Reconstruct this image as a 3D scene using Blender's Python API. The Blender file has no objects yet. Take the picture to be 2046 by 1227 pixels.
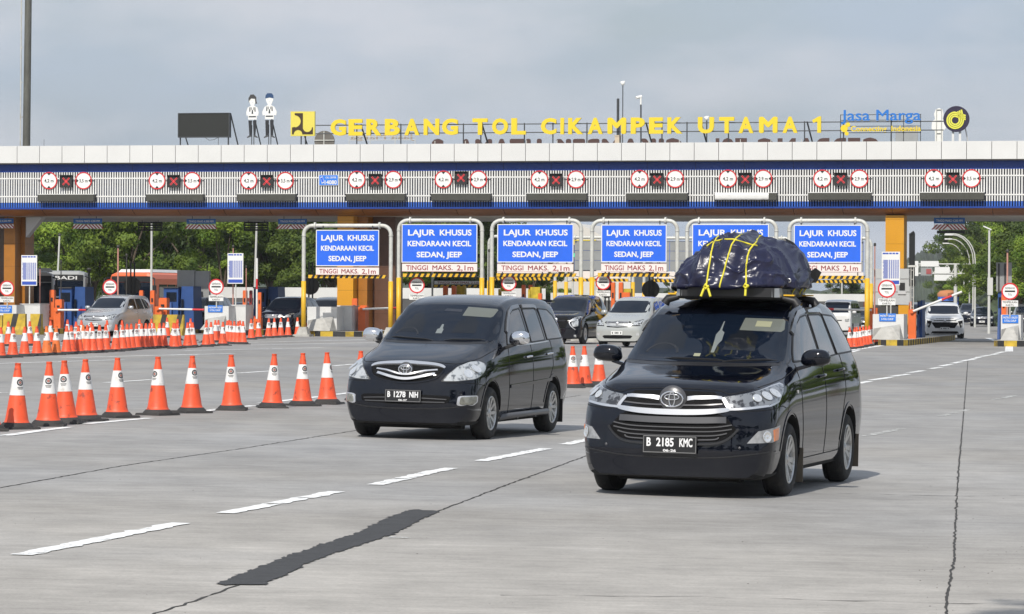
import bpy, bmesh, math, random
from mathutils import Vector, Matrix
from mathutils.bvhtree import BVHTree
from mathutils.geometry import delaunay_2d_cdt
rnd = random.Random(7)
R = math.radians
S = bpy.context.scene
COL = S.collection
# ---------------------------------------------------------------- camera
FPX, CX, CY, HC = 7000.0, 1023.0, 613.5, 1.7
cam_d = bpy.data.cameras.new('camera')
cam_d.sensor_width = 36; cam_d.lens = FPX / 2046 * 36
cam_d.clip_start = 0.5; cam_d.clip_end = 6000
cam = bpy.data.objects.new('camera', cam_d); COL.objects.link(cam)
CM = Matrix.Translation((0, 0, HC)) @ Matrix.Rotation(R(90) - math.atan(14 / FPX), 4, 'X') @ Matrix.Rotation(R(0.25), 4, 'Z')
cam.matrix_world = CM
S.camera = cam
# ---------------------------------------------------------------- light
SUN_EL, SUN_DIR = R(43), R(17)          # shadows fall away from the camera, a little to the right
w = bpy.data.worlds.new('World'); S.world = w; w.use_nodes = True
nt = w.node_tree; nt.nodes.clear()
out = nt.nodes.new('ShaderNodeOutputWorld'); bg = nt.nodes.new('ShaderNodeBackground')
sky = nt.nodes.new('ShaderNodeTexSky'); sky.sky_type = 'NISHITA'; sky.sun_disc = False
sky.sun_elevation = SUN_EL
sky.sun_rotation = R(180) + SUN_DIR
sky.air_density = 1.3; sky.dust_density = 2.5; sky.ozone_density = 1.5
tc = nt.nodes.new('ShaderNodeTexCoord'); mp = nt.nodes.new('ShaderNodeMapping'); mp.inputs['Scale'].default_value = (1.2, 1.2, 3.6)
nz = nt.nodes.new('ShaderNodeTexNoise'); nz.inputs['Scale'].default_value = 5.0; nz.inputs['Detail'].default_value = 5; nz.inputs['Roughness'].default_value = .5
rp = nt.nodes.new('ShaderNodeMapRange'); rp.inputs['From Min'].default_value = .34; rp.inputs['From Max'].default_value = .72
rp.inputs['To Min'].default_value = .55; rp.inputs['To Max'].default_value = .92
mx = nt.nodes.new('ShaderNodeMix'); mx.data_type = 'RGBA'
CLOUD = (4.9, 5.85, 7.35, 1)
mx.inputs[7].default_value = CLOUD
nt.links.new(tc.outputs['Generated'], mp.inputs['Vector']); nt.links.new(mp.outputs[0], nz.inputs['Vector'])
nt.links.new(nz.outputs[0], rp.inputs[0]); nt.links.new(rp.outputs[0], mx.inputs[0])
nt.links.new(sky.outputs[0], mx.inputs[6])
# pale pinkish cloud veils among the blue-grey ones
nz2 = nt.nodes.new('ShaderNodeTexNoise'); nz2.inputs['Scale'].default_value = 12.0; nz2.inputs['Detail'].default_value = 4
rp2 = nt.nodes.new('ShaderNodeMapRange'); rp2.inputs['From Min'].default_value = .40; rp2.inputs['From Max'].default_value = .68; rp2.inputs['To Max'].default_value = .7
mx2 = nt.nodes.new('ShaderNodeMix'); mx2.data_type = 'RGBA'; mx2.inputs[7].default_value = (7.1, 7.25, 7.8, 1)
nt.links.new(mp.outputs[0], nz2.inputs['Vector']); nt.links.new(nz2.outputs[0], rp2.inputs[0]); nt.links.new(rp2.outputs[0], mx2.inputs[0])
nt.links.new(mx.outputs[2], mx2.inputs[6])
nt.links.new(mx2.outputs[2], bg.inputs[0]); bg.inputs[1].default_value = 0.1
nt.links.new(bg.outputs[0], out.inputs[0])
sun_d = bpy.data.lights.new('sun', 'SUN'); sun_d.energy = 4.0; sun_d.angle = R(0.8); sun_d.color = (1, .95, .87)
sun = bpy.data.objects.new('sun', sun_d); COL.objects.link(sun)
_d = Vector((math.sin(SUN_DIR) * math.cos(SUN_EL), math.cos(SUN_DIR) * math.cos(SUN_EL), -math.sin(SUN_EL)))
sun.rotation_euler = _d.to_track_quat('-Z', 'Y').to_euler()
S.view_settings.view_transform = 'Standard'; S.view_settings.look = 'None'; S.view_settings.gamma = 1
S.view_settings.exposure = 0.0
S.cycles.max_bounces = 6; S.cycles.transparent_max_bounces = 8
# ---------------------------------------------------------------- geometry of the view
def ray(px, py):
    v = CM.to_3x3() @ Vector((px - CX, CY - py, -FPX)); return v.normalized()
O = Vector((0, 0, HC))
def gz(x, y=0): return -0.10 * math.tanh(x / 6.0)      # the plaza falls gently to the right
def G(px, py):
    r = ray(px, py); p = O + r * (HC / -r.z)
    for _ in range(12): p = O + r * ((HC - gz(p.x)) / -r.z)
    return p
TH = R(12.2)                                             # road direction against the line of sight
CAN = Matrix.Translation((0, 155, 0)) @ Matrix.Rotation(-TH, 4, 'Z')   # frame of the toll canopy front: x along it, y away
CANI = CAN.inverted()
def C(px, py, dy=0.0):
    o = CANI @ O; r = CANI.to_3x3() @ ray(px, py); t = (dy - o.y) / r.y
    p = o + r * t; return p.x, p.z
def CP(px, dy, z=0.0):                                   # world point on the ground of the canopy frame
    x, _ = C(px, 600, dy); return CAN @ Vector((x, dy, z))
# ---------------------------------------------------------------- materials
MATS = {}
def mat(name, col, rough=.5, metal=0., var=.0, vscale=3., bump=0., bscale=30., coat=0., emit=None, spec=.5, dirt=None, dscale=1.5, dmin=.5, dmax=.75, stretch=None, alpha=None, rand=False):
    if name in MATS: return MATS[name]
    m = bpy.data.materials.new(name); m.use_nodes = True; n = m.node_tree.nodes; l = m.node_tree.links
    b = n['Principled BSDF']; c4 = tuple(col) + (1,)
    b.inputs['Base Color'].default_value = c4; b.inputs['Roughness'].default_value = rough; b.inputs['Metallic'].default_value = metal
    b.inputs['Specular IOR Level'].default_value = spec
    if coat: b.inputs['Coat Weight'].default_value = coat; b.inputs['Coat Roughness'].default_value = .03
    if alpha is not None: b.inputs['Alpha'].default_value = alpha
    if emit: b.inputs['Emission Color'].default_value = tuple(emit[:3]) + (1,); b.inputs['Emission Strength'].default_value = emit[3]
    if var or bump or dirt:
        t = n.new('ShaderNodeTexCoord'); mpn = n.new('ShaderNodeMapping'); l.new(t.outputs['Object'], mpn.inputs[0])
        if rand:
            oi = n.new('ShaderNodeObjectInfo'); sc_ = n.new('ShaderNodeMath'); sc_.operation = 'MULTIPLY'; sc_.inputs[1].default_value = 40; l.new(oi.outputs['Random'], sc_.inputs[0]); l.new(sc_.outputs[0], mpn.inputs['Location'])
        if stretch: mpn.inputs['Scale'].default_value = stretch
    src = None
    if var:
        a = n.new('ShaderNodeTexNoise'); a.inputs['Scale'].default_value = vscale; a.inputs['Detail'].default_value = 5; l.new(mpn.outputs[0], a.inputs['Vector'])
        r = n.new('ShaderNodeMapRange'); r.inputs[1].default_value = .3; r.inputs[2].default_value = .7; r.inputs[3].default_value = 1 - var; r.inputs[4].default_value = 1 + var
        l.new(a.outputs[0], r.inputs[0])
        h = n.new('ShaderNodeHueSaturation'); h.inputs['Color'].default_value = c4; l.new(r.outputs[0], h.inputs['Value']); src = h.outputs[0]
    if dirt:
        a = n.new('ShaderNodeTexNoise'); a.inputs['Scale'].default_value = dscale; a.inputs['Detail'].default_value = 8; a.inputs['Roughness'].default_value = .65; l.new(mpn.outputs[0], a.inputs['Vector'])
        r = n.new('ShaderNodeMapRange'); r.inputs[1].default_value = dmin; r.inputs[2].default_value = dmax; l.new(a.outputs[0], r.inputs[0])
        x = n.new('ShaderNodeMix'); x.data_type = 'RGBA'; l.new(r.outputs[0], x.inputs[0]); x.inputs[7].default_value = tuple(dirt) + (1,)
        if src: l.new(src, x.inputs[6])
        else: x.inputs[6].default_value = c4
        src = x.outputs[2]
    if src: l.new(src, b.inputs['Base Color'])
    if bump:
        a = n.new('ShaderNodeTexNoise'); a.inputs['Scale'].default_value = bscale; a.inputs['Detail'].default_value = 4; l.new(mpn.outputs[0], a.inputs['Vector'])
        bp = n.new('ShaderNodeBump'); bp.inputs['Strength'].default_value = bump; bp.inputs['Distance'].default_value = .02; l.new(a.outputs[0], bp.inputs['Height']); l.new(bp.outputs[0], b.inputs['Normal'])
    MATS[name] = m; return m
WHITE = mat('white_paint', (.72, .72, .70), .45, var=.05, dirt=(.45, .43, .38), dmin=.55, dmax=.9)
CLADW = mat('white_cladding', (.66, .66, .645), .4, var=.03, vscale=.8)
SIGNW = mat('sign_white', (.75, .75, .73), .4)
BLUE = mat('sign_blue', (.014, .125, .72), .45, var=.04)
NAVY = mat('navy_cladding', (.007, .045, .27), .4, var=.08)
BLUE2 = mat('blue_slat', (.03, .12, .50), .45)
RED = mat('sign_red', (.60, .025, .03), .45)
DRED = mat('dark_red_text', (.30, .03, .04), .5)
BLACK = mat('black_paint', (.012, .012, .013), .5)
DGREY = mat('dark_grey', (.045, .043, .04), .6, var=.1)
GREY = mat('grey_panel', (.28, .29, .29), .5, var=.06)
GALV = mat('galvanised_steel', (.56, .56, .52), .5, metal=.1, var=.12, vscale=6, dirt=(.25, .21, .15), dmin=.55, dmax=.8)
STEEL = mat('dark_steel', (.08, .085, .09), .5, metal=.5)
YEL = mat('yellow_paint', (.72, .42, .02), .45, var=.08, dirt=(.25, .18, .06), dmin=.6, dmax=.85)
YELL = mat('letter_yellow', (.80, .60, .03), .4)
ORG = mat('machine_orange', (.72, .14, .03), .45, var=.08)
ORG2 = mat('column_orange', (.62, .29, .015), .35, var=.06, vscale=.7)
BROWN = mat('fascia_brown', (.17, .065, .02), .35, var=.15, vscale=.5)
SOFF = mat('soffit_grey', (.42, .40, .36), .6, var=.15, vscale=.4)
CBLUE = mat('cabinet_blue', (.012, .06, .22), .5, var=.1)
CONC = mat('concrete', (.42, .41, .38), .85, var=.12, vscale=2, bump=.3, bscale=40, dirt=(.2, .19, .17), dmin=.52, dmax=.8)
SUNCR = mat('kerb_yellow', (.50, .34, .03), .7, var=.2, vscale=4, dirt=(.15, .12, .06), dmin=.5, dmax=.75)
KBLK = mat('kerb_black', (.03, .03, .03), .7, var=.2)
LED = mat('led_panel', (.018, .02, .018), .7, var=.2, vscale=20)
# ---------------------------------------------------------------- objects
def link(o, parent=None):
    COL.objects.link(o)
    if parent: o.parent = parent
    return o
def tag(o, label=None, cat=None, group=None, kind=None):
    if label: o['label'] = label
    if cat: o['category'] = cat
    if group: o['group'] = group
    if kind: o['kind'] = kind
    return o
def empty(name, loc, rz=0., label=None, cat=None, group=None, ry=0.):
    o = bpy.data.objects.new(name, None); o.empty_display_size = .2; link(o)
    o.location = loc; o.rotation_euler = (0, ry, rz); return tag(o, label, cat, group)
def kids(o): return [c for c in bpy.data.objects if c.parent == o]
def tree_copy(o, parent=None, loc=None, rz=None, label=None, ch=None):
    if ch is None:
        ch = {}
        for c in bpy.data.objects:
            if c.parent: ch.setdefault(c.parent.name, []).append(c)
    c = o.copy(); link(c); c.parent = parent
    if loc is not None: c.location = loc
    if rz is not None: c.rotation_euler = (c.rotation_euler[0], c.rotation_euler[1], rz)
    if label: c['label'] = label
    for k in ch.get(o.name, []): tree_copy(k, c, ch=ch)
    return c
class MB:
    def __init__(s): s.v = []; s.f = []; s.m = []; s.sm = []
    def add(s, vs, fs, mi=0, sm=False):
        b = len(s.v); s.v += [tuple(v) for v in vs]
        for f in fs: s.f.append([b + i for i in f]); s.m.append(mi); s.sm.append(sm)
    def box(s, x0, x1, y0, y1, z0, z1, mi=0, top=None):
        t = top or (x0, x1, y0, y1)
        s.add([(x0, y0, z0), (x1, y0, z0), (x1, y1, z0), (x0, y1, z0), (t[0], t[2], z1), (t[1], t[2], z1), (t[1], t[3], z1), (t[0], t[3], z1)],
              [(0, 3, 2, 1), (4, 5, 6, 7), (0, 1, 5, 4), (1, 2, 6, 5), (2, 3, 7, 6), (3, 0, 4, 7)], mi)
    def bar(s, a, b, r, n=8, r2=None, mi=0, caps=True):
        s.tube([a, b], r, n, mi, [r, r if r2 is None else r2], caps)
    def tube(s, pts, r, n=8, mi=0, rs=None, caps=True):
        pts = [Vector(p) for p in pts]; vs = []; fs = []; up = None
        for i, p in enumerate(pts):
            d = (pts[min(i + 1, len(pts) - 1)] - pts[max(i - 1, 0)]).normalized()
            if up is None: up = Vector((0, 0, 1)) if abs(d.z) < .9 else Vector((1, 0, 0))
            u = d.cross(up).normalized(); v = u.cross(d).normalized(); up = v
            rr = rs[i] if rs else r
            for k in range(n):
                a = 2 * math.pi * k / n; vs.append(p + u * (math.cos(a) * rr) + v * (math.sin(a) * rr))
        for i in range(len(pts) - 1):
            for k in range(n):
                a, b = i * n + k, i * n + (k + 1) % n; fs.append((a, b, b + n, a + n))
        s.add(vs, fs, mi, True)
        if caps:
            s.add(vs[:n], [tuple(range(n))], mi); s.add(vs[-n:], [tuple(reversed(range(n)))], mi)
    def lathe(s, prof, n=24, mi=0, axis='Z', off=(0, 0, 0), sm=True, a0=0., a1=2 * math.pi):
        vs = []; fs = []; full = abs(a1 - a0 - 2 * math.pi) < 1e-6; m = n if full else n + 1
        for r, h in prof:
            for k in range(m):
                a = a0 + (a1 - a0) * k / n; c, q = math.cos(a) * r, math.sin(a) * r
                p = (c, q, h) if axis == 'Z' else ((c, h, q) if axis == 'Y' else (h, c, q))
                vs.append((p[0] + off[0], p[1] + off[1], p[2] + off[2]))
        for i in range(len(prof) - 1):
            for k in range(n):
                a, b = i * m + k, i * m + (k + 1) % m; fs.append((a, b, b + m, a + m))
        s.add(vs, fs, mi, sm)
    def prism(s, poly, y0, y1, mi=0, plane='XZ'):            # polygon in XZ (or YZ, XY) extruded
        n = len(poly); vs = []
        for q in (y0, y1):
            for a, b in poly: vs.append({'XZ': (a, q, b), 'YZ': (q, a, b), 'XY': (a, b, q)}[plane])
        s.add(vs, [tuple(range(n)), tuple(range(2 * n - 1, n - 1, -1))] + [(i, i + n, (i + 1) % n + n, (i + 1) % n) for i in range(n)], mi)
    def disc(s, cx, cz, r, y0, y1, n=32, mi=0, r_in=0.):
        if r_in:
            s.lathe([(r_in, y1), (r_in, y0), (r, y0), (r, y1)], n, mi, 'Y', (cx, 0, cz), False)
        else:
            s.prism([(cx + r * math.cos(2 * math.pi * k / n), cz + r * math.sin(2 * math.pi * k / n)) for k in range(n)], y0, y1, mi)
    def build(s, name, m, parent=None, loc=None, rz=0., fix=True, sharp=None):
        me = bpy.data.meshes.new(name); me.from_pydata(s.v, [], s.f)
        for x in (m if isinstance(m, (list, tuple)) else [m]): me.materials.append(x)
        me.polygons.foreach_set('material_index', s.m); me.polygons.foreach_set('use_smooth', s.sm)
        if fix:
            b = bmesh.new(); b.from_mesh(me); bmesh.ops.recalc_face_normals(b, faces=b.faces); b.to_mesh(me); b.free()
        if sharp: 
            me.polygons.foreach_set('use_smooth', [True] * len(me.polygons)); me.set_sharp_from_angle(angle=R(sharp))
        me.update()
        o = bpy.data.objects.new(name, me); link(o, parent)
        if loc is not None: o.location = loc
        if rz: o.rotation_euler = (0, 0, rz)
        return o
_tc = {}
CAPH = None
def text(s, w, h, cx, y, cz, m, parent, name='lettering', bold=.0, depth=.004, spacing=1.0, flip=False, rot=0., fit='cap'):
    """text facing -Y, centred on (cx, cz) and fitted to w x h metres (w None keeps the aspect)"""
    key = (s, bold, spacing)
    if key not in _tc:
        c = bpy.data.curves.new('t', 'FONT'); c.body = s; c.size = 1; c.offset = 0 if 'M' in s else bold; c.space_character = spacing; c.resolution_u = 3; c.extrude = .5
        c.align_x = 'CENTER'
        o = bpy.data.objects.new('t', c); COL.objects.link(o)
        me = bpy.data.meshes.new_from_object(o.evaluated_get(bpy.context.evaluated_depsgraph_get()))
        bpy.data.objects.remove(o); bpy.data.curves.remove(c)
        if 'M' in s and bold:                            # the offset tears the letter M open: thicken by shifted copies
            b = bmesh.new()
            for k in range(9):
                n0 = len(b.verts); b.from_mesh(me); b.verts.ensure_lookup_table(); a = k * math.pi / 4; f = 0 if k == 8 else bold
                for v in b.verts[n0:]: v.co += Vector((math.cos(a) * f, math.sin(a) * f, -.004 * k if v.co.z > 0 else 0))
            b.to_mesh(me); b.free()
        _tc[key] = me
    me = _tc[key].copy()
    xs = [v.co.x for v in me.vertices]; ys = [v.co.y for v in me.vertices]
    x0, x1, y0, y1 = min(xs), max(xs), min(ys), max(ys)
    if fit == 'cap' and any(c.isalnum() for c in s):     # fit the cap height; commas and the J may hang below
        y0, y1 = -bold, .729 + bold
        if not any(c in 'ABDEFGHIKLMNPRSTU0123456789' for c in s): y1 = max(ys)
    sy = h / (y1 - y0); sx = (w / (x1 - x0)) if w else sy
    if flip: sx = -sx
    cr, sr = math.cos(rot), math.sin(rot)
    for v in me.vertices:
        a = (v.co.x - (x0 + x1) / 2) * sx; b = (v.co.y - (y0 + y1) / 2) * sy
        a, b = a * cr - b * sr, a * sr + b * cr
        v.co = (cx + a, y - (v.co.z) * depth, cz + b)
    if flip: me.flip_normals()
    me.materials.clear(); me.materials.append(m)
    for p in me.polygons: p.material_index = 0
    me.name = name
    return link(bpy.data.objects.new(name, me), parent)
# ================================================================ ground
def road_mat():
    m = bpy.data.materials.new('worn_concrete'); m.use_nodes = True; n = m.node_tree.nodes; l = m.node_tree.links; b = n['Principled BSDF']
    t = n.new('ShaderNodeTexCoord')
    def noise(sc, det, ro, stretch=(1, 1, 1), rot=0):
        mp = n.new('ShaderNodeMapping'); mp.inputs['Scale'].default_value = stretch; mp.inputs['Rotation'].default_value = (0, 0, rot); l.new(t.outputs['Object'], mp.inputs[0])
        a = n.new('ShaderNodeTexNoise'); a.inputs['Scale'].default_value = sc; a.inputs['Detail'].default_value = det; a.inputs['Roughness'].default_value = ro
        l.new(mp.outputs[0], a.inputs['Vector']); return a.outputs[0]
    def rng(x, a, b_, c, d):
        r = n.new('ShaderNodeMapRange'); r.inputs[1].default_value = a; r.inputs[2].default_value = b_; r.inputs[3].default_value = c; r.inputs[4].default_value = d; l.new(x, r.inputs[0]); return r.outputs[0]
    def mul(x, y):
        k = n.new('ShaderNodeMath'); k.operation = 'MULTIPLY'; l.new(x, k.inputs[0]); l.new(y, k.inputs[1]); return k.outputs[0]
    big = rng(noise(.16, 5, .6), .3, .7, .86, 1.12)
    mid = rng(noise(1.3, 7, .65), .3, .7, .84, 1.14)
    brush = rng(noise(1.0, 5, .6, (1.1, 7, 1), R(12)), .3, .7, .91, 1.07)       # broomed across the lanes
    brush2 = rng(noise(1.0, 3, .6, (.12, 1.6, 1), R(10)), .32, .68, .965, 1.025)
    track = rng(noise(.55, 3, .5, (1, .06, 1), R(12)), .35, .65, .93, 1.05)          # long wheel tracks
    fine = rng(noise(45, 3, .7), .25, .75, .86, 1.14)
    spk = rng(noise(16, 2, .5), .70, .76, 1.0, .80)
    v = mul(mul(mul(big, mid), mul(brush, track)), mul(mul(fine, spk), brush2))
    sp = n.new('ShaderNodeSeparateXYZ'); l.new(t.outputs['Object'], sp.inputs[0])
    far = rng(sp.outputs[1], 35, 80, 1.0, .84)                                          # darker grey towards the far slabs
    scr = rng(noise(1.0, 4, .7, (.7, 15, 1), R(11)), .54, .70, 1.0, 1.15); scd = rng(noise(1.0, 4, .7, (.5, 13, 1.7), R(13)), .55, .72, 1.0, .82)
    grain = rng(noise(9, 6, .75), .3, .7, .93, 1.07)
    v = mul(mul(v, grain), mul(scr, scd))
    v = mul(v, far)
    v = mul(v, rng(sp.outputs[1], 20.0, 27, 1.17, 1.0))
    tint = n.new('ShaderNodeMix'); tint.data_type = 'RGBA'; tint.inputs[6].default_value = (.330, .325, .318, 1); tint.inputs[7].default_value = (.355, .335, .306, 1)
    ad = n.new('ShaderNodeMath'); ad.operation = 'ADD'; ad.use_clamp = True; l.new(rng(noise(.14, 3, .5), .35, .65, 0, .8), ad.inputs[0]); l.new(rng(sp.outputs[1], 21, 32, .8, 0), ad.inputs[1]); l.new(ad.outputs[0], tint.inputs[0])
    h = n.new('ShaderNodeHueSaturation'); l.new(tint.outputs[2], h.inputs['Color']); l.new(v, h.inputs['Value']); l.new(h.outputs[0], b.inputs['Base Color'])
    b.inputs['Roughness'].default_value = .82; b.inputs['Specular IOR Level'].default_value = .35
    bp = n.new('ShaderNodeBump'); bp.inputs['Strength'].default_value = .25; bp.inputs['Distance'].default_value = .01; l.new(noise(60, 3, .6, (1, 2, 1)), bp.inputs['Height']); l.new(bp.outputs[0], b.inputs['Normal'])
    return m
def sheet(name, xs, ys, dz, m):
    vs = [(x, y, gz(x) + dz) for y in ys for x in xs]; nx = len(xs)
    fs = [(j * nx + i, j * nx + i + 1, (j + 1) * nx + i + 1, (j + 1) * nx + i) for j in range(len(ys) - 1) for i in range(nx - 1)]
    me = bpy.data.meshes.new(name); me.from_pydata(vs, [], fs); me.materials.append(m)
    me.polygons.foreach_set('use_smooth', [True] * len(me.polygons))
    return tag(link(bpy.data.objects.new(name, me)), kind='structure')
_xs = [-22 + .5 * i for i in range(89)]
GRASSM = mat('rough_grass', (.09, .11, .04), .9, var=.35, vscale=.4, bump=.5, bscale=6, dirt=(.16, .13, .08), dmin=.5, dmax=.7, dscale=.3)
sheet('ground', [-3000, -400, -80] + _xs + [60, 150, 400, 3000], [-400, 0, 60, 400, 4000], -.012, GRASSM)
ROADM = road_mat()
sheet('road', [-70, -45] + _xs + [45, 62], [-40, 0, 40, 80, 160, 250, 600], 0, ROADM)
def paint(name, base, lo, hi, sc=3., bare=(.30, .29, .28)):
    m = bpy.data.materials.new(name); m.use_nodes = True; n = m.node_tree.nodes; l = m.node_tree.links; b = n['Principled BSDF']
    t = n.new('ShaderNodeTexCoord'); a = n.new('ShaderNodeTexNoise'); a.inputs['Scale'].default_value = sc; a.inputs['Detail'].default_value = 9; a.inputs['Roughness'].default_value = .72; l.new(t.outputs['Object'], a.inputs['Vector'])
    r = n.new('ShaderNodeMapRange'); r.inputs[1].default_value = lo; r.inputs[2].default_value = hi; l.new(a.outputs[0], r.inputs[0])
    b.inputs['Base Color'].default_value = base + (1,); b.inputs['Roughness'].default_value = .7
    tr = n.new('ShaderNodeBsdfTransparent'); ms = n.new('ShaderNodeMixShader'); l.new(r.outputs[0], ms.inputs[0]); l.new(b.outputs[0], ms.inputs[1]); l.new(tr.outputs[0], ms.inputs[2])
    l.new(ms.outputs[0], n['Material Output'].inputs[0]); return m
PAINT = paint('road_paint', (.84, .84, .82), .55, .63)
PAINTF = paint('road_paint_faded', (.60, .60, .57), .44, .56, 5)
ASPH = mat('asphalt_patch', (.050, .050, .051), .85, var=.18, vscale=9, bump=.6, bscale=50, dirt=(.13, .125, .12), dmin=.62, dmax=.8, dscale=30)
CRK = mat('crack_filler', (.045, .042, .038), .9, var=.3, vscale=8)
def strip(mb, pts, wd, jag=0., mi=0, skirt=0., step=.4):
    """a strip along ground points with ragged edges"""
    P = []
    for a, b in zip(pts[:-1], pts[1:]):
        n = max(1, int((b - a).length / step)); P += [a.lerp(b, i / n) for i in range(n)]
    P.append(pts[-1]); vs = []
    for i, p in enumerate(P):
        d = (P[min(i + 1, len(P) - 1)] - P[max(i - 1, 0)]); d.z = 0; d.normalize(); nrm = Vector((d.y, -d.x, 0))
        off = rnd.gauss(0, jag) if jag else 0
        for s_ in (-1, 1):
            q = p + nrm * (s_ * wd / 2 + off + (rnd.gauss(0, jag * .5) if jag else 0)); vs.append((q.x, q.y, gz(q.x) + mb.dz))
    n = len(P); mb.add(vs, [(2 * i, 2 * i + 1, 2 * i + 3, 2 * i + 2) for i in range(n - 1)])
def gpts(*c): return [G(c[i], c[i + 1]) for i in range(0, len(c), 2)]
z6 = lambda a, b, c, d: (1640 + a / 5.04, 640 + b / 5.04, 1640 + c / 5.04, 640 + d / 5.04)
mb = MB(); mb.dz = .006
for c in [(42, 1110, 362, 1046), (450, 1026.5, 672, 983), (747, 969.5, 900, 936), (960, 922, 1090, 897), (1128, 889, 1235, 866.5), (1262, 862, 1350, 846), (1372, 841, 1440, 828), (1462, 823, 1530, 810),
          (1548, 805, 1600, 795), (1615, 791, 1655, 783), (1665, 780.5, 1700, 773.5)]:
    strip(mb, gpts(*c), .155, .010, step=.10)
for c in [(375, 638, 490, 615), (505, 605, 705, 576), (710, 568, 890, 543), (890, 530, 1030, 508), (1100, 490, 1210, 475), (1205, 463, 1310, 445), (1325, 435, 1415, 418), (1425, 411, 1495, 399),
          (1505, 400, 1555, 386), (1565, 381, 1600, 371), (1610, 366, 1700, 352), (1718, 349, 1780, 336), (1780, 330, 1845, 318)]:
    strip(mb, gpts(*z6(*c)), .20, .004)
strip(mb, gpts(*z6(1898, 257, 1895, 316)), .30)
for c in [(1890, 256, 1845, 236), (1845, 236, 1680, 180), (1905, 256, 2060, 232), (2060, 232, 2300, 200)]: strip(mb, gpts(*z6(*c)), .28)
for c in [(290, 305, 640, 252), (640, 252, 930, 216), (930, 216, 1020, 165)]: strip(mb, gpts(*z6(*c)), .25)
for c in [(0, 872, 137, 854), (172, 847.5, 300, 836), (395, 823, 508, 811), (522, 806, 640, 793), (668, 789, 735, 781.5)]: strip(mb, gpts(*c), .16, .006)
for c in [(-60, 728.5, 244, 719), (128, 715.5, 400, 708), (340, 710, 467, 706.5), (367, 701, 645, 695), (496, 690, 800, 684), (389, 687.5, 800, 677.5), (0, 694, 150, 690), (-60, 705, 120, 699)]: strip(mb, gpts(*c), .20, .008, step=1.)
for c in [(209, 765, 304, 759), (475, 746, 551, 741), (665, 731.5, 706, 728), (-20, 787, 10, 785), (1700, 704, 1716, 700)]: strip(mb, gpts(*c), .16, .004)
tag(mb.build('lane_marking', PAINT, fix=False), kind='structure')
mb = MB(); mb.dz = .005
for c in [(1728, 872, 1760, 865.5), (1762, 865, 1800, 857), (1880, 832, 1912, 824), (1912, 824, 1935, 819), (1985, 799, 2026, 791), (778, 1074, 822, 1075.5), (1640, 716, 1700, 703)]: strip(mb, gpts(*c), .13, .006)
tag(mb.build('faded_marking', PAINTF, fix=False), kind='structure')
mb = MB(); mb.dz = .003
def crack(w_, j, *c): strip(mb, gpts(*c), w_, j, step=.12)
crack(.019, .006, 290, 1234, 430, 1187, 880, 1020, 1000, 974, 1180, 908, 1560, 790)
crack(.020, .006, -60, 985, 0, 975, 250, 930, 480, 897, 720, 859, 1160, 790)
crack(.015, .0045, 1888, 1240, 1893, 1190, 1906, 1120, 1910, 1020, 1917, 920, 1925, 830, 1930, 770, 1934, 720)
crack(.010, .02, 1000, 1190, 1400, 1193, 1888, 1206, 2060, 1208)
crack(.010, .02, 1590, 985, 1750, 988, 1912, 992, 2060, 990)
crack(.012, .02, -20, 1235, 60, 1233, 300, 1229)
crack(.012, .03, 1700, 711, 1934, 713, 2060, 716)
tag(mb.build('pavement_crack', CRK, fix=False), kind='structure')
# asphalt repair with a ragged outline
zz = [(795, 572), (835, 560), (1000, 495), (1180, 430), (1340, 378), (1420, 335), (1520, 297), (1560, 296), (1635, 302), (1600, 318), (1540, 345), (1470, 385), (1400, 405), (1330, 430), (1180, 480), (1080, 530), (970, 577), (870, 578)]
pp = [G(a / 1.86, 860 + b / 1.86) for a, b in zz]; ring = []
for a, b in zip(pp, pp[1:] + pp[:1]):
    n = max(2, int((b - a).length / .06))
    for i in range(n):
        q = a.lerp(b, i / n); ring.append(Vector((q.x + rnd.gauss(0, .012), q.y + rnd.gauss(0, .03), 0)))
ov, oe, of, *_r = delaunay_2d_cdt([Vector((v.x, v.y)) for v in ring], [], [list(range(len(ring)))], 1, 1e-5)
me = bpy.data.meshes.new('asphalt_patch'); me.from_pydata([(v.x, v.y, gz(v.x) + .006) for v in ov], [], [list(f) for f in of]); me.materials.append(ASPH)
tag(link(bpy.data.objects.new('asphalt_patch', me)), kind='structure')
# grit and dead leaves lying on the concrete
mb = MB()
for k in range(150):
    y = rnd.uniform(18.5, 34); x = rnd.uniform(-.16, .16) * y
    if rnd.random() < .4: y = rnd.uniform(19, 26); x = rnd.uniform(.115, .16) * y
    z = gz(x); r = rnd.choice((.003, .0035, .004, .006)); a = rnd.uniform(0, 3.1)
    mb.add([(x + math.cos(a) * r * 1.5, y + math.sin(a) * r * 1.5, z), (x - math.sin(a) * r, y + math.cos(a) * r, z), (x - math.cos(a) * r, y - math.sin(a) * r, z), (x, y, z + r * .6)], [(0, 1, 3), (1, 2, 3), (2, 0, 3)])
tag(mb.build('grit', mat('grit', (.04, .035, .03), .9), fix=False), 'dark grit and leaf crumbs scattered over the concrete', 'grit', kind='stuff')
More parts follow.
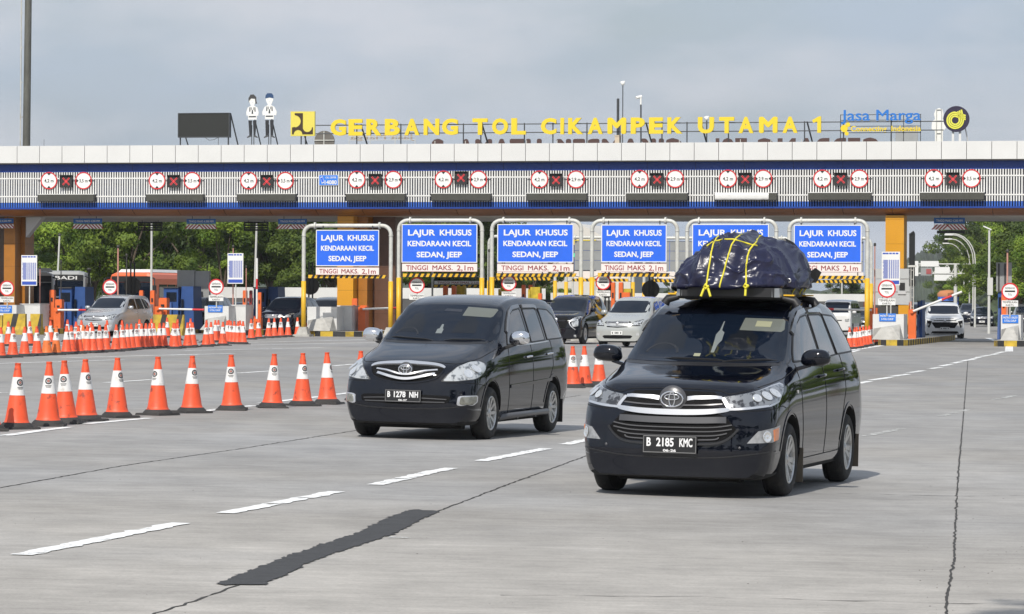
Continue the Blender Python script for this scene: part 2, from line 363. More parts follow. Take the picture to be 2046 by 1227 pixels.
# ================================================================ toll canopy
def cz(py): return C(1023, py)[1]
XL, XR = C(-700, 300)[0], C(2900, 300)[0]
Z_TOP, Z_P, Z_B, Z_S, Z_LB, Z_F = cz(287.5), cz(322.5), cz(341), cz(403.5), cz(415), cz(430.5)
canopy = empty('toll_canopy', CAN.translation, -TH, 'long white topped toll plaza canopy with blue band and white vertical slats over all lanes', 'toll canopy')
mb = MB(); pitch = 1.075
x = XL
while x < XR:                                            # parapet panels with open joints
    mb.box(x + .012, x + pitch - .012, -.42, -.30, Z_P, Z_TOP); x += pitch
mb.box(XL, XR, -.30, 0, Z_P + .02, Z_TOP - .03, 1); mb.box(XL, XR, -.40, -.02, Z_P - .05, Z_P - .003, 1)
mb.build('parapet', [CLADW, DGREY], canopy)
mb = MB(); mb.box(XL, XR, -.05, .3, Z_B, Z_P - .053); x = XL
while x < XR: mb.box(x, x + .02, -.056, -.048, Z_B, Z_P - .06, 1); x += 2.15
mb.build('blue_band', [NAVY, mat('navy_joint', (.006, .02, .1), .5)], canopy)
mb = MB(); mb.box(XL, XR, .22, .3, Z_LB, Z_B - .003); mb.build('backing_wall', mat('backing_wall', (.016, .028, .075), .6, var=.3, vscale=.6), canopy)
mb = MB(); x = XL; sp = .1152
while x < XR:
    mb.box(x, x + .058, -.06, 0, Z_S, Z_B - .003, 0); mb.box(x, x + .058, -.06, 0, Z_LB + .03, Z_S - .002, 1); x += sp
for z in (cz(354), cz(391)): mb.box(XL, XR, -.075, -.061, z - .03, z + .03, 0)
mb.build('slat_screen', [WHITE, BLUE2], canopy)
mb = MB(); mb.box(XL, XR, -.10, .2, Z_LB - .045, Z_LB + .028); mb.build('lower_band', NAVY, canopy)
DEEP = 12.0
mb = MB(); x = XL
while x < XR:                                            # curved brown fascia, panel by panel
    pr = [(-.06, Z_LB - .05), (.10, Z_LB - .16), (.40, Z_LB - .28), (.9, Z_F + .0)]
    mb.add([(xx, y, z) for xx in (x + .01, x + 2.14) for y, z in pr], [(i, i + 1, i + 5, i + 4) for i in range(3)], 0, True); x += 2.15
mb.build('fascia', mat('fascia_panel', (.23, .085, .025), .38, var=.25, vscale=.35, spec=.6), canopy)
mb = MB(); x = XL
while x < XR:
    for j in range(6):
        mb.box(x + .012, x + 2.13, .9 + j * 1.85 + .012, .9 + (j + 1) * 1.85, Z_F, Z_F + .05)
    x += 2.15
mb.box(XL, XR, .9, DEEP, Z_F + .055, Z_F + .4, 1)
mb.build('soffit', [SOFF, DGREY], canopy)
mb = MB(); mb.box(XL, XR, .31, DEEP, Z_F + .42, Z_TOP - .75, 0); mb.box(XL, XR, DEEP - .25, DEEP + .2, Z_F, Z_TOP - .15, 0); mb.build('roof', mat('roof_deck', (.35, .35, .34), .7), canopy)
# columns (parts of the canopy)
def column(px0, px1, dy, depth, m, split=None):
    x0 = C(px0, 500, dy)[0]; x1 = C(px1, 500, dy)[0]; mb = MB(); z = 0.
    while z < Z_F - .01:
        z1 = min(z + 1.05, Z_F - .003); mb.box(x0, x1, dy, dy + depth, z + .008, z1); z = z1
    mb.box(x0 + .02, x1 - .02, dy + .02, dy + depth - .02, 0, Z_F - .01, 1)
    return mb.build('column', [m, BLACK], canopy)
column(1769, 1806, .35, 1.3, ORG2)
column(674, 706, .9, 1.2, ORG2); column(708, 734, 1.6, 1.2, mat('column_orange_shaded', (.36, .14, .015), .4, var=.1)); column(742, 790, 2.6, 1.4, mat('column_brown_shaded', (.11, .05, .028), .4, var=.1))  # the two deeper columns have the canopy's shade put into their colour
column(8, 30, 1.6, 1.4, mat('column_orange_shaded', (0, 0, 0))); column(32, 50, 2.4, 1.2, mat('column_orange_shaded', (0, 0, 0))); column(-60, -10, 1.6, 1.4, mat('column_orange_shaded', (0, 0, 0)))  # left columns take the same colour with the canopy shade in it
column(2420, 2460, .35, 1.3, ORG2)
mb = MB(); xa, xb, xc = C(52, 450, 1.8)[0], C(85, 450, 1.8)[0], C(52, 450, 1.8)[0]
mb.prism([(xa, Z_F - .02), (xb, Z_F - .02), (xa, Z_F - .95)], 1.8, 2.3); mb.build('bracket', mat('bracket_grey', (.5, .5, .5), .6), canopy)
# ---------------------------------------------------------------- signs hung on the slat screen
def on(px, py, dy=-.1):
    x, z = C(px, py, dy); return CAN @ Vector((x, dy, z))
def round_sign(kind, txt):
    nm = 'height_limit_sign' if kind == 'h' else 'width_limit_sign'
    o = empty(nm, (0, 0, 0), -TH)
    r = .395
    m = MB(); m.disc(0, 0, r * .88, -.012, .02, 36); m.build('sign_face', mat('sign_face', (.80, .80, .78), .35), o)
    m = MB(); m.disc(0, 0, r, -.022, .0, 40, 0, r * .87); m.build('red_rim', RED, o)
    for s_ in (1, -1):
        a, b = r * .86, r * .60
        pts = [(-.09, s_ * a), (.09, s_ * a), (0, s_ * b)] if kind == 'h' else [(s_ * a, -.09), (s_ * a, .09), (s_ * b, 0)]
        m = MB(); m.prism(pts, -.026, -.0125); m.build('arrowhead', BLACK, o)
    text(txt, .40 if kind == 'w' else .45, .165, 0, -.014, 0, BLACK, o, bold=.016)
    m = MB(); m.box(-r - .15, r + .15, .021, .05, -.02, .02); m.build('bracket', STEEL, o)
    return o
def signal_box():
    o = empty('lane_signal', (0, 0, 0), -TH); m = MB()
    m.box(-.27, .27, .0, .16, -.27, .27, 0); m.box(-.29, .29, -.10, .0, .27, .29, 0); m.box(-.29, -.27, -.05, .0, -.27, .27, 0); m.box(.27, .29, -.05, 0, -.27, .27, 0)
    m.build('housing', mat('signal_black', (.02, .02, .02), .6), o)
    m = MB()
    for s_ in (1, -1):
        for k in range(-4, 5):                           # rows of red diodes forming a cross
            for q in (-1, 1):
                cx_, cz_ = k * .036, s_ * k * .036; ox, oz = .016 * q, -s_ * .016 * q
                m.box(cx_ + ox - .013, cx_ + ox + .013, -.008, -.001, cz_ + oz - .013, cz_ + oz + .013)
    m.build('red_cross', mat('red_diodes', (.9, .05, .06), .5, emit=(1, .06, .07, .45)), o)
    return o
def message_board(wd):
    o = empty('message_board', (0, 0, 0), -TH); m = MB()
    m.box(-wd / 2, wd / 2, -.30, .04, -.145, .145, 0); m.build('display', mat('display_dark', (.055, .055, .045), .55, var=.1, vscale=4), o)
    m = MB(); m.box(-wd / 2 - .02, wd / 2 + .02, -.315, .04, .147, .175, 0)
    m.build('top_rail', WHITE, o); m = MB(); m.box(-wd / 2 - .02, wd / 2 + .02, -.31, .04, -.165, -.147, 0)
    for s_ in (-1, 1): m.box(s_ * (wd / 2 + .011) - .009, s_ * (wd / 2 + .011) + .009, -.31, .04, -.147, .147)
    m.build('frame', BLACK, o); return o
LANES = [((98, 132, 167), 361, (77, 188), '3.5 m'), ((314, 347, 384), 361, (293, 406), '3.5 m'), ((497, 533, 570), 361, (475, 590), '3.5 m'),
         ((713, 749.5, 786), 359, (692, 809), '2.9 m'), ((886, 921, 956), 358.5, (862, 980), '2.9 m'), ((1078, 1111, 1151), 358.5, (1053, 1172), '2.9 m'),
         ((1278, 1313, 1349), 357.5, (1252, 1373), '2.9 m'), ((1454.5, 1489, 1525), 357, (1428, 1552), '2.9 m'), ((1643, 1680, 1717), 357, (1616, 1740), '2.9 m'), ((1866, 1904, 1941), 356.5, (1839, 1966), '3.5 m')]
ORD = ['first', 'second', 'third', 'fourth', 'fifth', 'sixth', 'seventh', 'eighth', 'ninth', 'tenth']
ph = round_sign('h', '4,2 m'); pw = {k: round_sign('w', k.replace('.', ',')) for k in ('3.5 m', '2.9 m')}; psig = signal_box()
used = set()
def put(proto, loc, label, cat, group, rz=None):
    if proto.name not in used: o = proto; used.add(proto.name); o.location = loc
    else: o = tree_copy(proto, loc=loc)
    if rz is not None: o.rotation_euler = (0, 0, rz)
    return tag(o, label, cat, group)
for i, (xs, y, bd, wt) in enumerate(LANES):
    q = ORD[i] + ' from the left on canopy'
    put(ph, on(xs[0], y), 'round red rimmed 4,2 m height sign, ' + q, 'road sign', 'height limit signs on the canopy')
    put(pw[wt], on(xs[2], y), 'round red rimmed %s width sign, %s' % (wt.replace(' ', ''), q), 'road sign', 'width limit signs on the canopy')
    put(psig, on(xs[1], y + (1.5 if i not in (4,) else -3), -.22), 'black square lane signal showing a red cross, ' + q, 'lane signal', 'red cross lane signals on the canopy')
    xa = C(bd[0], 393, -.3)[0]; xb = C(bd[1], 393, -.3)[0]
    o = message_board(xb - xa); zc = cz(394 + (361 - y) * -.0) ; o.location = CAN @ Vector(((xa + xb) / 2, -.07, zc))
    tag(o, ('white plastic wrapped message board, ' if i == 7 else 'long dark blank message board, ') + q, 'message board', 'message boards on the canopy')
    if i == 7:
        m = MB(); wd = xb - xa; n = 24; vs = []; 
        for k in range(n + 1):
            xx = -wd / 2 + .02 + (wd - .36) * k / n
            for yy, z in ((-.05, .15), (-.325, .15), (-.34, .06), (-.335, -.06), (-.325, -.15), (-.05, -.15)): vs.append((xx, yy + rnd.uniform(-.012, .012), z + rnd.uniform(-.012, .008)))
        m.add(vs, [(k * 6 + j, k * 6 + j + 1, k * 6 + j + 7, k * 6 + j + 6) for k in range(n) for j in range(5)], 0, True)
        m.build('plastic_wrap', mat('plastic_wrap', (.72, .72, .70), .25, bump=.5, bscale=6), o)
pl = empty('call_centre_sign', on(656.5, 360), -TH, 'small blue call centre sign with a phone symbol reading 14080', 'sign')
m = MB(); m.box(-.43, .43, -.01, .02, -.22, .22); m.build('panel', mat('panel_blue', (.03, .20, .72), .4), pl)
m = MB(); m.box(-.44, .44, -.013, -.0, .22, .235); m.box(-.44, .44, -.013, 0, -.235, -.22); m.box(-.445, -.43, -.013, 0, -.22, .22); m.box(.43, .445, -.013, 0, -.22, .22); m.build('border', WHITE, pl)
text('14080', .56, .19, .10, -.011, -.09, WHITE, pl, bold=.03); text('CALL CENTER', .50, .085, .11, -.011, .12, WHITE, pl, bold=.02)
m = MB(); ph_ = [(-.38, .13), (-.27, .17), (-.20, -.11), (-.31, -.16)]; m.prism(ph_, -.016, -.0105, 0); m.prism([(-.365, .10), (-.275, .135), (-.22, -.07), (-.305, -.11)], -.019, -.0165, 1); m.build('phone_symbol', [WHITE, BLUE], pl)
# ---------------------------------------------------------------- things standing on the roof
RZ = Z_TOP - .8
def roof(px, dy): return CAN @ Vector((C(px, 280, dy)[0], dy, 0))
def rlen(px, dy, n=1.): return n * (C(px + .5, 280, dy)[0] - C(px - .5, 280, dy)[0])
def rz_(px, py, dy): return C(px, py, dy)[1]
# dark billboard
D = 2.0
b = empty('led_billboard', roof(406, D) + Vector((0, 0, RZ)), -TH, 'dark blank LED billboard on an angled steel stand on the canopy roof', 'billboard')
k_ = lambda px: C(px, 280, D)[0] - C(406, 280, D)[0]
zt, zb = rz_(406, 227, D) - RZ, rz_(406, 273, D) - RZ
m = MB(); m.box(k_(357), k_(457), 0, .25, zb, zt); m.build('screen', LED, b)
m = MB()
for a, c_, e_, f_ in ((355.5, 357, zb - .04, zt + .03), (457, 458.5, zb - .04, zt + .03)): m.box(k_(a), k_(c_), -.03, .27, e_, f_)
m.box(k_(357), k_(457), -.03, .27, zt, zt + .03); m.box(k_(357), k_(457), -.03, .27, zb - .04, zb); m.build('frame', STEEL, b)
m = MB()
for q in (359, 455): m.bar((k_(q), .1, 0), (k_(q), .1, zb), .035); 
m.bar((k_(458), .2, zt), (k_(470.5), 1.2, 0), .035); m.bar((k_(368), .2, zb), (k_(373), 1.2, 0), .03)
m.tube([(k_(410), .0, zb - .05), (k_(418), 0, zb - .17), (k_(428), 0, zb - .14), (k_(436), 0, zb - .04)], .012, 6); m.bar((k_(434), .05, 0), (k_(436), .05, zb), .012)
m.build('stand', STEEL, b)
# two flat painted staff figures
FIGW = mat('figure_white', (.80, .80, .77), .5); FIGG = mat('figure_grey', (.30, .32, .34), .5); FIGS = mat('figure_shirt', (.035, .04, .05), .5); FIGN = mat('figure_navy', (.02, .06, .15), .5)
def figure(px, ptop, pbot, woman, label):
    D = 1.2; o = empty('staff_cutout', roof(px, D) + Vector((0, 0, RZ)), -TH, label, 'cutout figure', 'staff cutouts on the roof')
    z0 = rz_(px, pbot, D) - RZ; H = rz_(px, ptop, D) - RZ - z0
    P = lambda l: [(x * H, z0 + z * H) for x, z in l]
    m = MB()
    wsh = .135 if woman else .155
    body = [(-.055, .42), (.055, .42), (.11 if not woman else .09, .42), (.10, .52), (wsh, .50), (wsh + .01, .60), (.10, .70), (.035, .735), (.035, .77), (.09, .80), (.10, .87)]
    head = [(.085 * math.cos(a), .865 + .095 * math.sin(a)) for a in [R(x) for x in range(-30, 211, 20)]]
    poly = [(.10, .42), (.105, .52), (wsh, .50), (wsh + .012, .58), (.115, .69), (.035, .735)] + head + [(-.035, .735), (-.115, .69), (-wsh - .012, .58), (-wsh, .50), (-.105, .52), (-.10, .42)]
    m.prism(P(poly), -.03, 0); m.build('figure_body', FIGW, o)
    m = MB()
    for s_ in (-1, 1): m.prism(P([(s_ * .012, .40), (s_ * .095, .40), (s_ * (.07 if woman else .085), .06), (s_ * .03, .06)]), -.031, -.002)
    m.build('trousers', mat('figure_trousers', (.018, .02, .025), .5), o)
    m = MB()
    for s_ in (-1, 1): m.prism(P([(s_ * .025, .06), (s_ * .08, .06), (s_ * .13, .02), (s_ * .12, .0), (s_ * .03, .03)]), -.034, -.003)
    m.build('shoe', mat('figure_shoe', (.08, .085, .09), .5), o)
    m = MB()
    if woman: m.prism(P([(-.085, .80), (-.095, .90), (-.05, .985), (.03, .99), (.09, .93), (.095, .83), (.115, .78), (.07, .78), (.06, .89), (-.03, .90), (-.07, .86)]), -.04, -.031)
    else: m.prism(P([(-.095, .88), (-.09, .95), (-.05, .995), (.05, .995), (.09, .95), (.095, .88), (0, .90)]), -.04, -.031)
    m.build('hair' if woman else 'cap', mat('figure_hair', (.05, .05, .05), .5) if woman else FIGN, o)
    m = MB()
    for s_ in (-1, 1):
        m.prism(P([(s_ * .05, .60), (s_ * .075, .60), (s_ * .07, .70), (s_ * .045, .70)]), -.034, -.031)
        m.prism(P([(s_ * .018, .64), (s_ * .034, .64), (s_ * .03, .70), (s_ * .018, .70)]), -.034, -.031)
    m.prism(P([(-.02, .55), (.02, .55), (.012, .64), (-.012, .64)]), -.036, -.031); m.prism(P([(-.085, .47), (.085, .47), (.085, .50), (-.085, .50)]), -.034, -.031)
    m.build('uniform_marks', FIGS, o)
    m = MB()
    for s_ in (-1, 1): m.disc(s_ * .035 * H, z0 + .86 * H, .008 * H, -.034, -.031, 8)
    m.prism(P([(-.02, .805), (.02, .805), (.012, .797), (-.012, .797)]), -.034, -.031); m.build('face_marks', FIGG, o)
    m = MB()
    for s_ in (-1, 1): m.bar((s_ * .05, .05, 0), (s_ * .05, .05, z0 + .3 * H), .02)
    m.bar((.05, .06, z0 + .5 * H), (.35, .9, 0), .03); m.build('stand', STEEL, o)
figure(504.5, 188, 276, True, 'painted woman toll officer cutout with dark hair and folded hands on the roof')
figure(538.5, 186, 276, False, 'painted man toll officer cutout wearing a blue cap on the roof')
# yellow square sign with a dark emblem
D = 1.0; o = empty('emblem_sign', roof(606, D) + Vector((0, 0, RZ)), -TH, 'square yellow sign with a dark brown abstract emblem beside the roof lettering', 'sign')
z0, z1 = rz_(606, 272, D) - RZ, rz_(606, 223, D) - RZ; hw = (C(630, 280, D)[0] - C(582, 280, D)[0]) / 2; hh = (z1 - z0) / 2; zc = (z0 + z1) / 2
m = MB(); m.box(-hw, hw, -.12, .02, z0, z1); m.build('panel', mat('emblem_yellow', (.72, .62, .10), .45), o)
def U(l): return [(x * hw, zc + z * hh) for x, z in l]
def arcp(cx, cz_, r, a0, a1, n=14): return [(cx + r * math.cos(R(a0 + (a1 - a0) * k / n)), cz_ + r * math.sin(R(a0 + (a1 - a0) * k / n))) for k in range(n + 1)]
EMB = mat('emblem_brown', (.045, .025, .012), .5)
m = MB()
poly = [(-.66, .86), (.02, .86), (.02, -.30)] + arcp(.40, -.30, .38, 180, 360, 12) + [(.86, -.30), (.86, -.86), (.12, -.86)] + arcp(-.38, -.86, .36, 0, 180, 12)[0:] + [(-.88, -.86), (-.88, -.30), (-.62, -.26)] + arcp(-.66, .20, .50, -85, 85, 12) + [(-.66, .75)]
vv, ee, ff, *_x = delaunay_2d_cdt([Vector(p) for p in U(poly)], [], [list(range(len(poly)))], 1, 1e-6)
for y_ in (-.135,): m.add([(v.x, y_, v.y) for v in vv], [list(f) for f in ff])
m.add([(v.x, -.121, v.y) for v in vv], [list(f) for f in ff])
m.build('emblem', EMB, o, fix=False)
m = MB()
for x_ in (-.1, .1): m.bar((x_, 0, 0), (x_, 0, z0), .03)
m.bar((.05, .05, z0), (.3, .6, 0), .03); m.build('stand', STEEL, o)
# big yellow lettering on a rail frame
D = .8
let = empty('roof_lettering', roof(1150, D) + Vector((0, 0, RZ)), -TH, 'big yellow roof lettering reading GERBANG TOL CIKAMPEK UTAMA 1 on steel rails', 'lettering')
X0 = C(1150, 280, D)[0]
LET = [('G', 677, 30), ('E', 711.5, 27), ('R', 748, 29), ('B', 785, 29), ('A', 824, 29), ('N', 863, 30), ('G', 900, 31), ('T', 960, 29), ('O', 1000, 31), ('L', 1037, 28), ('C', 1097, 30), ('I', 1124, 6), ('K', 1151, 29), ('A', 1190, 29),
       ('M', 1233, 36), ('P', 1275, 27), ('E', 1311.5, 27), ('K', 1349, 29), ('U', 1411, 31), ('T', 1452.5, 29), ('A', 1491, 29), ('M', 1535.5, 36), ('A', 1579, 29), ('1', 1632.5, 12)]
for ch, px, wpx in LET:
    yt = 238.5 - (px - 677) * .0058; yb = 271.5 - (px - 677) * .0062
    wid = rlen(px, D, wpx + 1); zt, zb = rz_(px, yt, D) - RZ, rz_(px, yb, D) - RZ
    if ch == '1':
        x1_ = C(px, 280, D)[0] - X0; m = MB(); w1 = .11; m.prism([(x1_ + .02, zb), (x1_ + .02 + w1 * 1.5, zb), (x1_ + .02 + w1 * 1.5, zt), (x1_ + .02 + w1 * .6, zt), (x1_ - .20, zt - .16), (x1_ - .16, zt - .28), (x1_ + .02, zt - .22)], -.13, .01); m.build('letter', YELL, let); continue
    text(ch, wid, (zt - zb), C(px, 280, D)[0] - X0, -.06, (zt + zb) / 2, YELL, let, name='letter', bold=.045 if ch != 'I' else .03, depth=.14, fit='box')
m = MB(); FR = STEEL
for py in (247, 264): 
    a, b_ = C(630, py, D)[0], C(1885, py, D)[0]; zz_ = rz_(1150, py, D) - RZ + (3 if 0 else 0) * .02
    m.bar((a - X0, .08, zz_), (b_ - X0, .08, zz_), .025, 6)
for px in (712, 800, 925, 960, 1047, 1104, 1172, 1238, 1322, 1372, 1455, 1607, 1685, 1780): 
    xx = C(px, 280, D)[0] - X0; m.bar((xx, .08, 0), (xx, .08, rz_(1150, 245, D) - RZ), .028, 6)
for px in (720, 962, 1290, 1612, 1400): xx = C(px, 280, D)[0] - X0; m.bar((xx, .08, rz_(1150, 246, D) - RZ), (xx + .35, 1.0, 0), .04, 6)
m.build('frame', FR, let)
# blue company lettering
def group_at(name, px, D, label, cat):
    return empty(name, roof(px, D) + Vector((0, 0, RZ)), -TH, label, cat), C(px, 280, D)[0]
def put_text(parent, X0, D, s, px0, px1, py0, py1, m_, bold=.0, depth=.08, flip=False, name='lettering', spacing=1.):
    wid = C(px1, 280, D)[0] - C(px0, 280, D)[0]; zt, zb = rz_((px0 + px1) / 2, py0, D) - RZ, rz_((px0 + px1) / 2, py1, D) - RZ
    text(s, wid, zt - zb, (C(px0, 280, D)[0] + C(px1, 280, D)[0]) / 2 - X0, -.03, (zt + zb) / 2, m_, parent, name=name, bold=bold, depth=depth, flip=flip, spacing=spacing, fit='box')
jm, X1 = group_at('company_lettering', 1760, .8, 'blue Jasa Marga roof lettering above small yellow Connecting Indonesia', 'lettering')
JB = mat('letter_blue', (.02, .17, .55), .4)
put_text(jm, X1, .8, 'Jasa Marga', 1680.5, 1840, 219.5, 248, JB, .012, .1)
put_text(jm, X1, .8, 'Connecting  Indonesia', 1700, 1840, 251.5, 266, YELL, .02, .06)
m = MB()
for px, py, r in ((1687, 257, .16), (1694.5, 249.5, .10), (1692, 267, .09)): m.disc(C(px, 280, .8)[0] - X1, rz_(px, py, .8) - RZ, r, -.08, -.02, 20)
m.build('yellow_dots', YELL, jm)
m = MB()
for px in (1679, 1781, 1805, 1839): xx = C(px, 280, .8)[0] - X1; m.bar((xx, .05, 0), (xx, .05, rz_(px, 229, .8) - RZ), .018, 6)
for py in (229, 240, 252, 265): m.bar((C(1679, 280, .8)[0] - X1, .05, rz_(1760, py, .8) - RZ), (C(1840, 280, .8)[0] - X1, .05, rz_(1760, py, .8) - RZ), .018, 6)
m.build('frame', FR, jm)
# round emblem
D = 1.0; em, X1 = group_at('round_emblem_sign', 1911, D, 'round dark purple emblem sign with a looping yellow road ribbon', 'sign')
zc = rz_(1911, 238, D) - RZ; r = (C(1937, 280, D)[0] - C(1885, 280, D)[0]) / 2
m = MB(); m.disc(0, zc, r, -.10, .02, 48); m.build('panel', mat('emblem_purple', (.022, .016, .045), .45), em)
m = MB()
def ribbon(pts, wd, y0, y1):
    P = [Vector((p[0], 0, p[1])) for p in pts]; L_ = []
    for i, p in enumerate(P):
        d = (P[min(i + 1, len(P) - 1)] - P[max(i - 1, 0)]).normalized(); n_ = Vector((-d.z, 0, d.x)); L_.append((p + n_ * wd / 2, p - n_ * wd / 2))
    vs = []; 
    for a, b_ in L_: vs += [(a.x, y0, a.z), (b_.x, y0, b_.z), (b_.x, y1, b_.z), (a.x, y1, a.z)]
    n = len(P); m.add(vs, [(4 * i + j, 4 * i + (j + 1) % 4, 4 * i + 4 + (j + 1) % 4, 4 * i + 4 + j) for i in range(n - 1) for j in range(4)])
for rr, wd in ((.62, .115), (.47, .115), (.32, .115)):
    pts = [(.32 * r + rr * r * .52, zc + .96 * r * (1 - .0)), ] if 0 else []
    lo = arcp(-.08 * r, zc - .10 * r, rr * r, 95, 385, 40)
    lo = lo + [(lo[-1][0] - .03 * r, lo[-1][1] + .25 * r), (lo[-1][0] - .10 * r, min(zc + .92 * r, lo[-1][1] + .55 * r))]
    start = [(.72 * r, zc + (.10 + (rr - .47) * 1.0) * r), (.35 * r, zc + (.22 + (rr - .47) * 1.) * r)] if 1 else []
    ribbon(start[::1] + lo, wd * r, -.125, -.101)
m.build('emblem', mat('emblem_lemon', (.72, .70, .08), .45), em)
m = MB()
for x_ in (-.15, .15): m.box(x_ - .05, x_ + .05, 0, .06, 0, zc - r + .05)
m.bar((.35, .1, zc - .5 * r), (.6, .8, 0), .03); m.build('stand', WHITE, em)
# back of a standing figure cutout
D = 2.2; o, X1 = group_at('figure_cutout_back', 1876, D, 'white back of a standing figure cutout with steel bracing', 'cutout figure')
kk = lambda px: C(px, 280, D)[0] - X1
hz = lambda py: rz_(1876, py, D) - RZ
m = MB(); m.prism([(kk(1868), 0), (kk(1868), hz(262)), (kk(1861), hz(257)), (kk(1862), hz(243)), (kk(1868), hz(238)), (kk(1866), hz(228)), (kk(1869), hz(219)), (kk(1876), hz(216)), (kk(1883), hz(219)), (kk(1885), hz(229)), (kk(1883), hz(238)), (kk(1889), hz(243)), (kk(1890), hz(256)), (kk(1884), hz(262)), (kk(1884), 0)], 0, .04)
m.build('panel', FIGW, o)
m = MB()
for q in (1871, 1881): m.bar((kk(q), -.04, 0), (kk(q), -.04, hz(218)), .022, 6)
for q in (219, 241, 266): m.bar((kk(1871), -.04, hz(q)), (kk(1881), -.04, hz(q)), .018, 6)
m.build('bracing', GALV, o)
# mirrored lettering facing the other way, on the rear edge of the roof
D = DEEP - .4; lb, X1 = group_at('rear_lettering', 1310, D, 'dark back of the roof lettering facing the far side, half hidden by parapet', 'lettering')
DBR = mat('letter_back', (.07, .035, .03), .6)
for s_, a, b_ in (('2', 860, 886), ('UTAMA', 914, 1082), ('CIKAMPEK', 1108, 1366), ('TOL', 1420, 1492), ('GERBANG', 1514, 1760)):
    if s_ == 'CIKAMPEK': a, b_ = 1108, 1366
    wid = C(b_, 280, D)[0] - C(a, 280, D)[0]
    zt = rz_((a + b_) / 2, 275.5 - (a - 860) * .003, D) - RZ
    text(s_, wid, 1.02, (C(a, 280, D)[0] + C(b_, 280, D)[0]) / 2 - X1, 0, zt - .51, DBR, lb, name='letter', bold=.05, depth=.14, flip=True, spacing=1.15)
m = MB()
for z in (zt - .30,): m.bar((C(855, 280, D)[0] - X1, -.1, z), (C(1790, 280, D)[0] - X1, -.1, z), .03, 6)
for px in range(870, 1790, 61): m.bar((C(px, 280, D)[0] - X1, -.1, 0), (C(px, 280, D)[0] - X1, -.1, zt - .1), .02, 6)
m.build('frame', GALV, lb)
o, X1 = group_at('round_panel_back', 648, DEEP - .6, 'dark round back of an emblem panel behind the yellow emblem sign', 'sign')
m = MB(); zc2 = rz_(648, 282, DEEP - .6) - RZ; m.disc(0, zc2, .50, 0, .08, 30); m.build('panel', mat('panel_back', (.13, .12, .105), .7, var=.2), o)
m = MB(); m.box(-.5, .5, -.05, -.01, zc2 + .02, zc2 + .06); m.box(-.02, .02, -.08, -.051, 0, zc2 + .46); m.box(-.02, .02, -.04, -.005, 0, zc2 + .46); m.build('bracing', GALV, o)
o, X1 = group_at('small_lettering_back', 764, DEEP - .5, 'small mirrored company lettering seen from behind on a wire frame', 'lettering')
put_text(o, X1, DEEP - .5, 'Jasa Marga', 700, 828, 268, 282, mat('letter_tan', (.30, .25, .20), .6), .01, .05, True)
m = MB()
for px in (698, 740, 790, 830): m.bar((C(px, 280, DEEP - .5)[0] - X1, -.05, 0), (C(px, 280, DEEP - .5)[0] - X1, -.05, rz_(px, 264, DEEP - .5) - RZ), .016, 6)
for py in (264, 273, 280): m.bar((C(698, 280, DEEP - .5)[0] - X1, -.05, rz_(764, py, DEEP - .5) - RZ), (C(830, 280, DEEP - .5)[0] - X1, -.05, rz_(764, py, DEEP - .5) - RZ), .014, 6)
m.build('frame', GALV, o)
o, X1 = group_at('box_panel_back', 1811, DEEP - .5, 'grey back of a rectangular roof panel below the blue lettering', 'sign')
m = MB(); m.box(C(1789, 280, DEEP - .5)[0] - X1, C(1834, 280, DEEP - .5)[0] - X1, 0, .1, 0, rz_(1811, 253, DEEP - .5) - RZ); m.build('panel', GREY, o)
# roof masts
def mast(px, ytop, r, label, head, D=4., lean=0.):
    o, X1 = group_at('roof_mast', px, D, label, 'mast'); zt = rz_(px, ytop, D) - RZ
    m = MB(); m.bar((0, 0, 0), (lean, 0, zt), r, 8); m.build('pole', STEEL, o); m = MB()
    if head == 'ball': m.lathe([(0, .11), (.07, .08), (.10, 0), (.07, -.08), (0, -.11)], 12, off=(lean, 0, zt + .08)); m.bar((lean - .12, 0, zt + .12), (lean + .1, 0, zt + .16), .03, 6); m.build('light_dome', FIGW, o)
    if head == 'cam': m.bar((lean - .20, -.1, zt + .05), (lean + .02, .05, zt + .12), .07, 8); m.bar((lean, 0, zt - .25), (lean, 0, zt + .08), .04, 8); m.build('camera_housing', FIGW, o)
    if head == 'legs':
        for s_ in (-1, 1): m.bar((0, 0, 1.2), (s_ * .55, 0, 0), .025, 6)
        m.build('brace', STEEL, o)
mast(1234.5, 197, .06, 'thick black mast behind the letter M on the roof', 'legs')
mast(1244, 170, .022, 'thin tall roof mast topped by a small white dome', 'ball')
mast(1281, 198, .035, 'roof mast carrying a white surveillance camera', 'cam', lean=-.02)
mast(1412, 240, .03, 'short roof mast with a white lamp inside the letter U', 'ball')
mast(88, 279, .01, 'very short thin rod above the parapet at the left', '')
o, X1 = group_at('roof_cabinet', 1234, 3., 'small cream electrical cabinet at the foot of the black mast', 'cabinet')
m = MB(); m.box(-.13, .13, 0, .2, .3, rz_(1234, 272, 3.) - RZ); m.box(-.15, .15, -.02, .22, rz_(1234, 272, 3.) - RZ, rz_(1234, 271, 3.) - RZ + .02); m.build('housing', mat('cabinet_cream', (.6, .5, .38), .5), o)
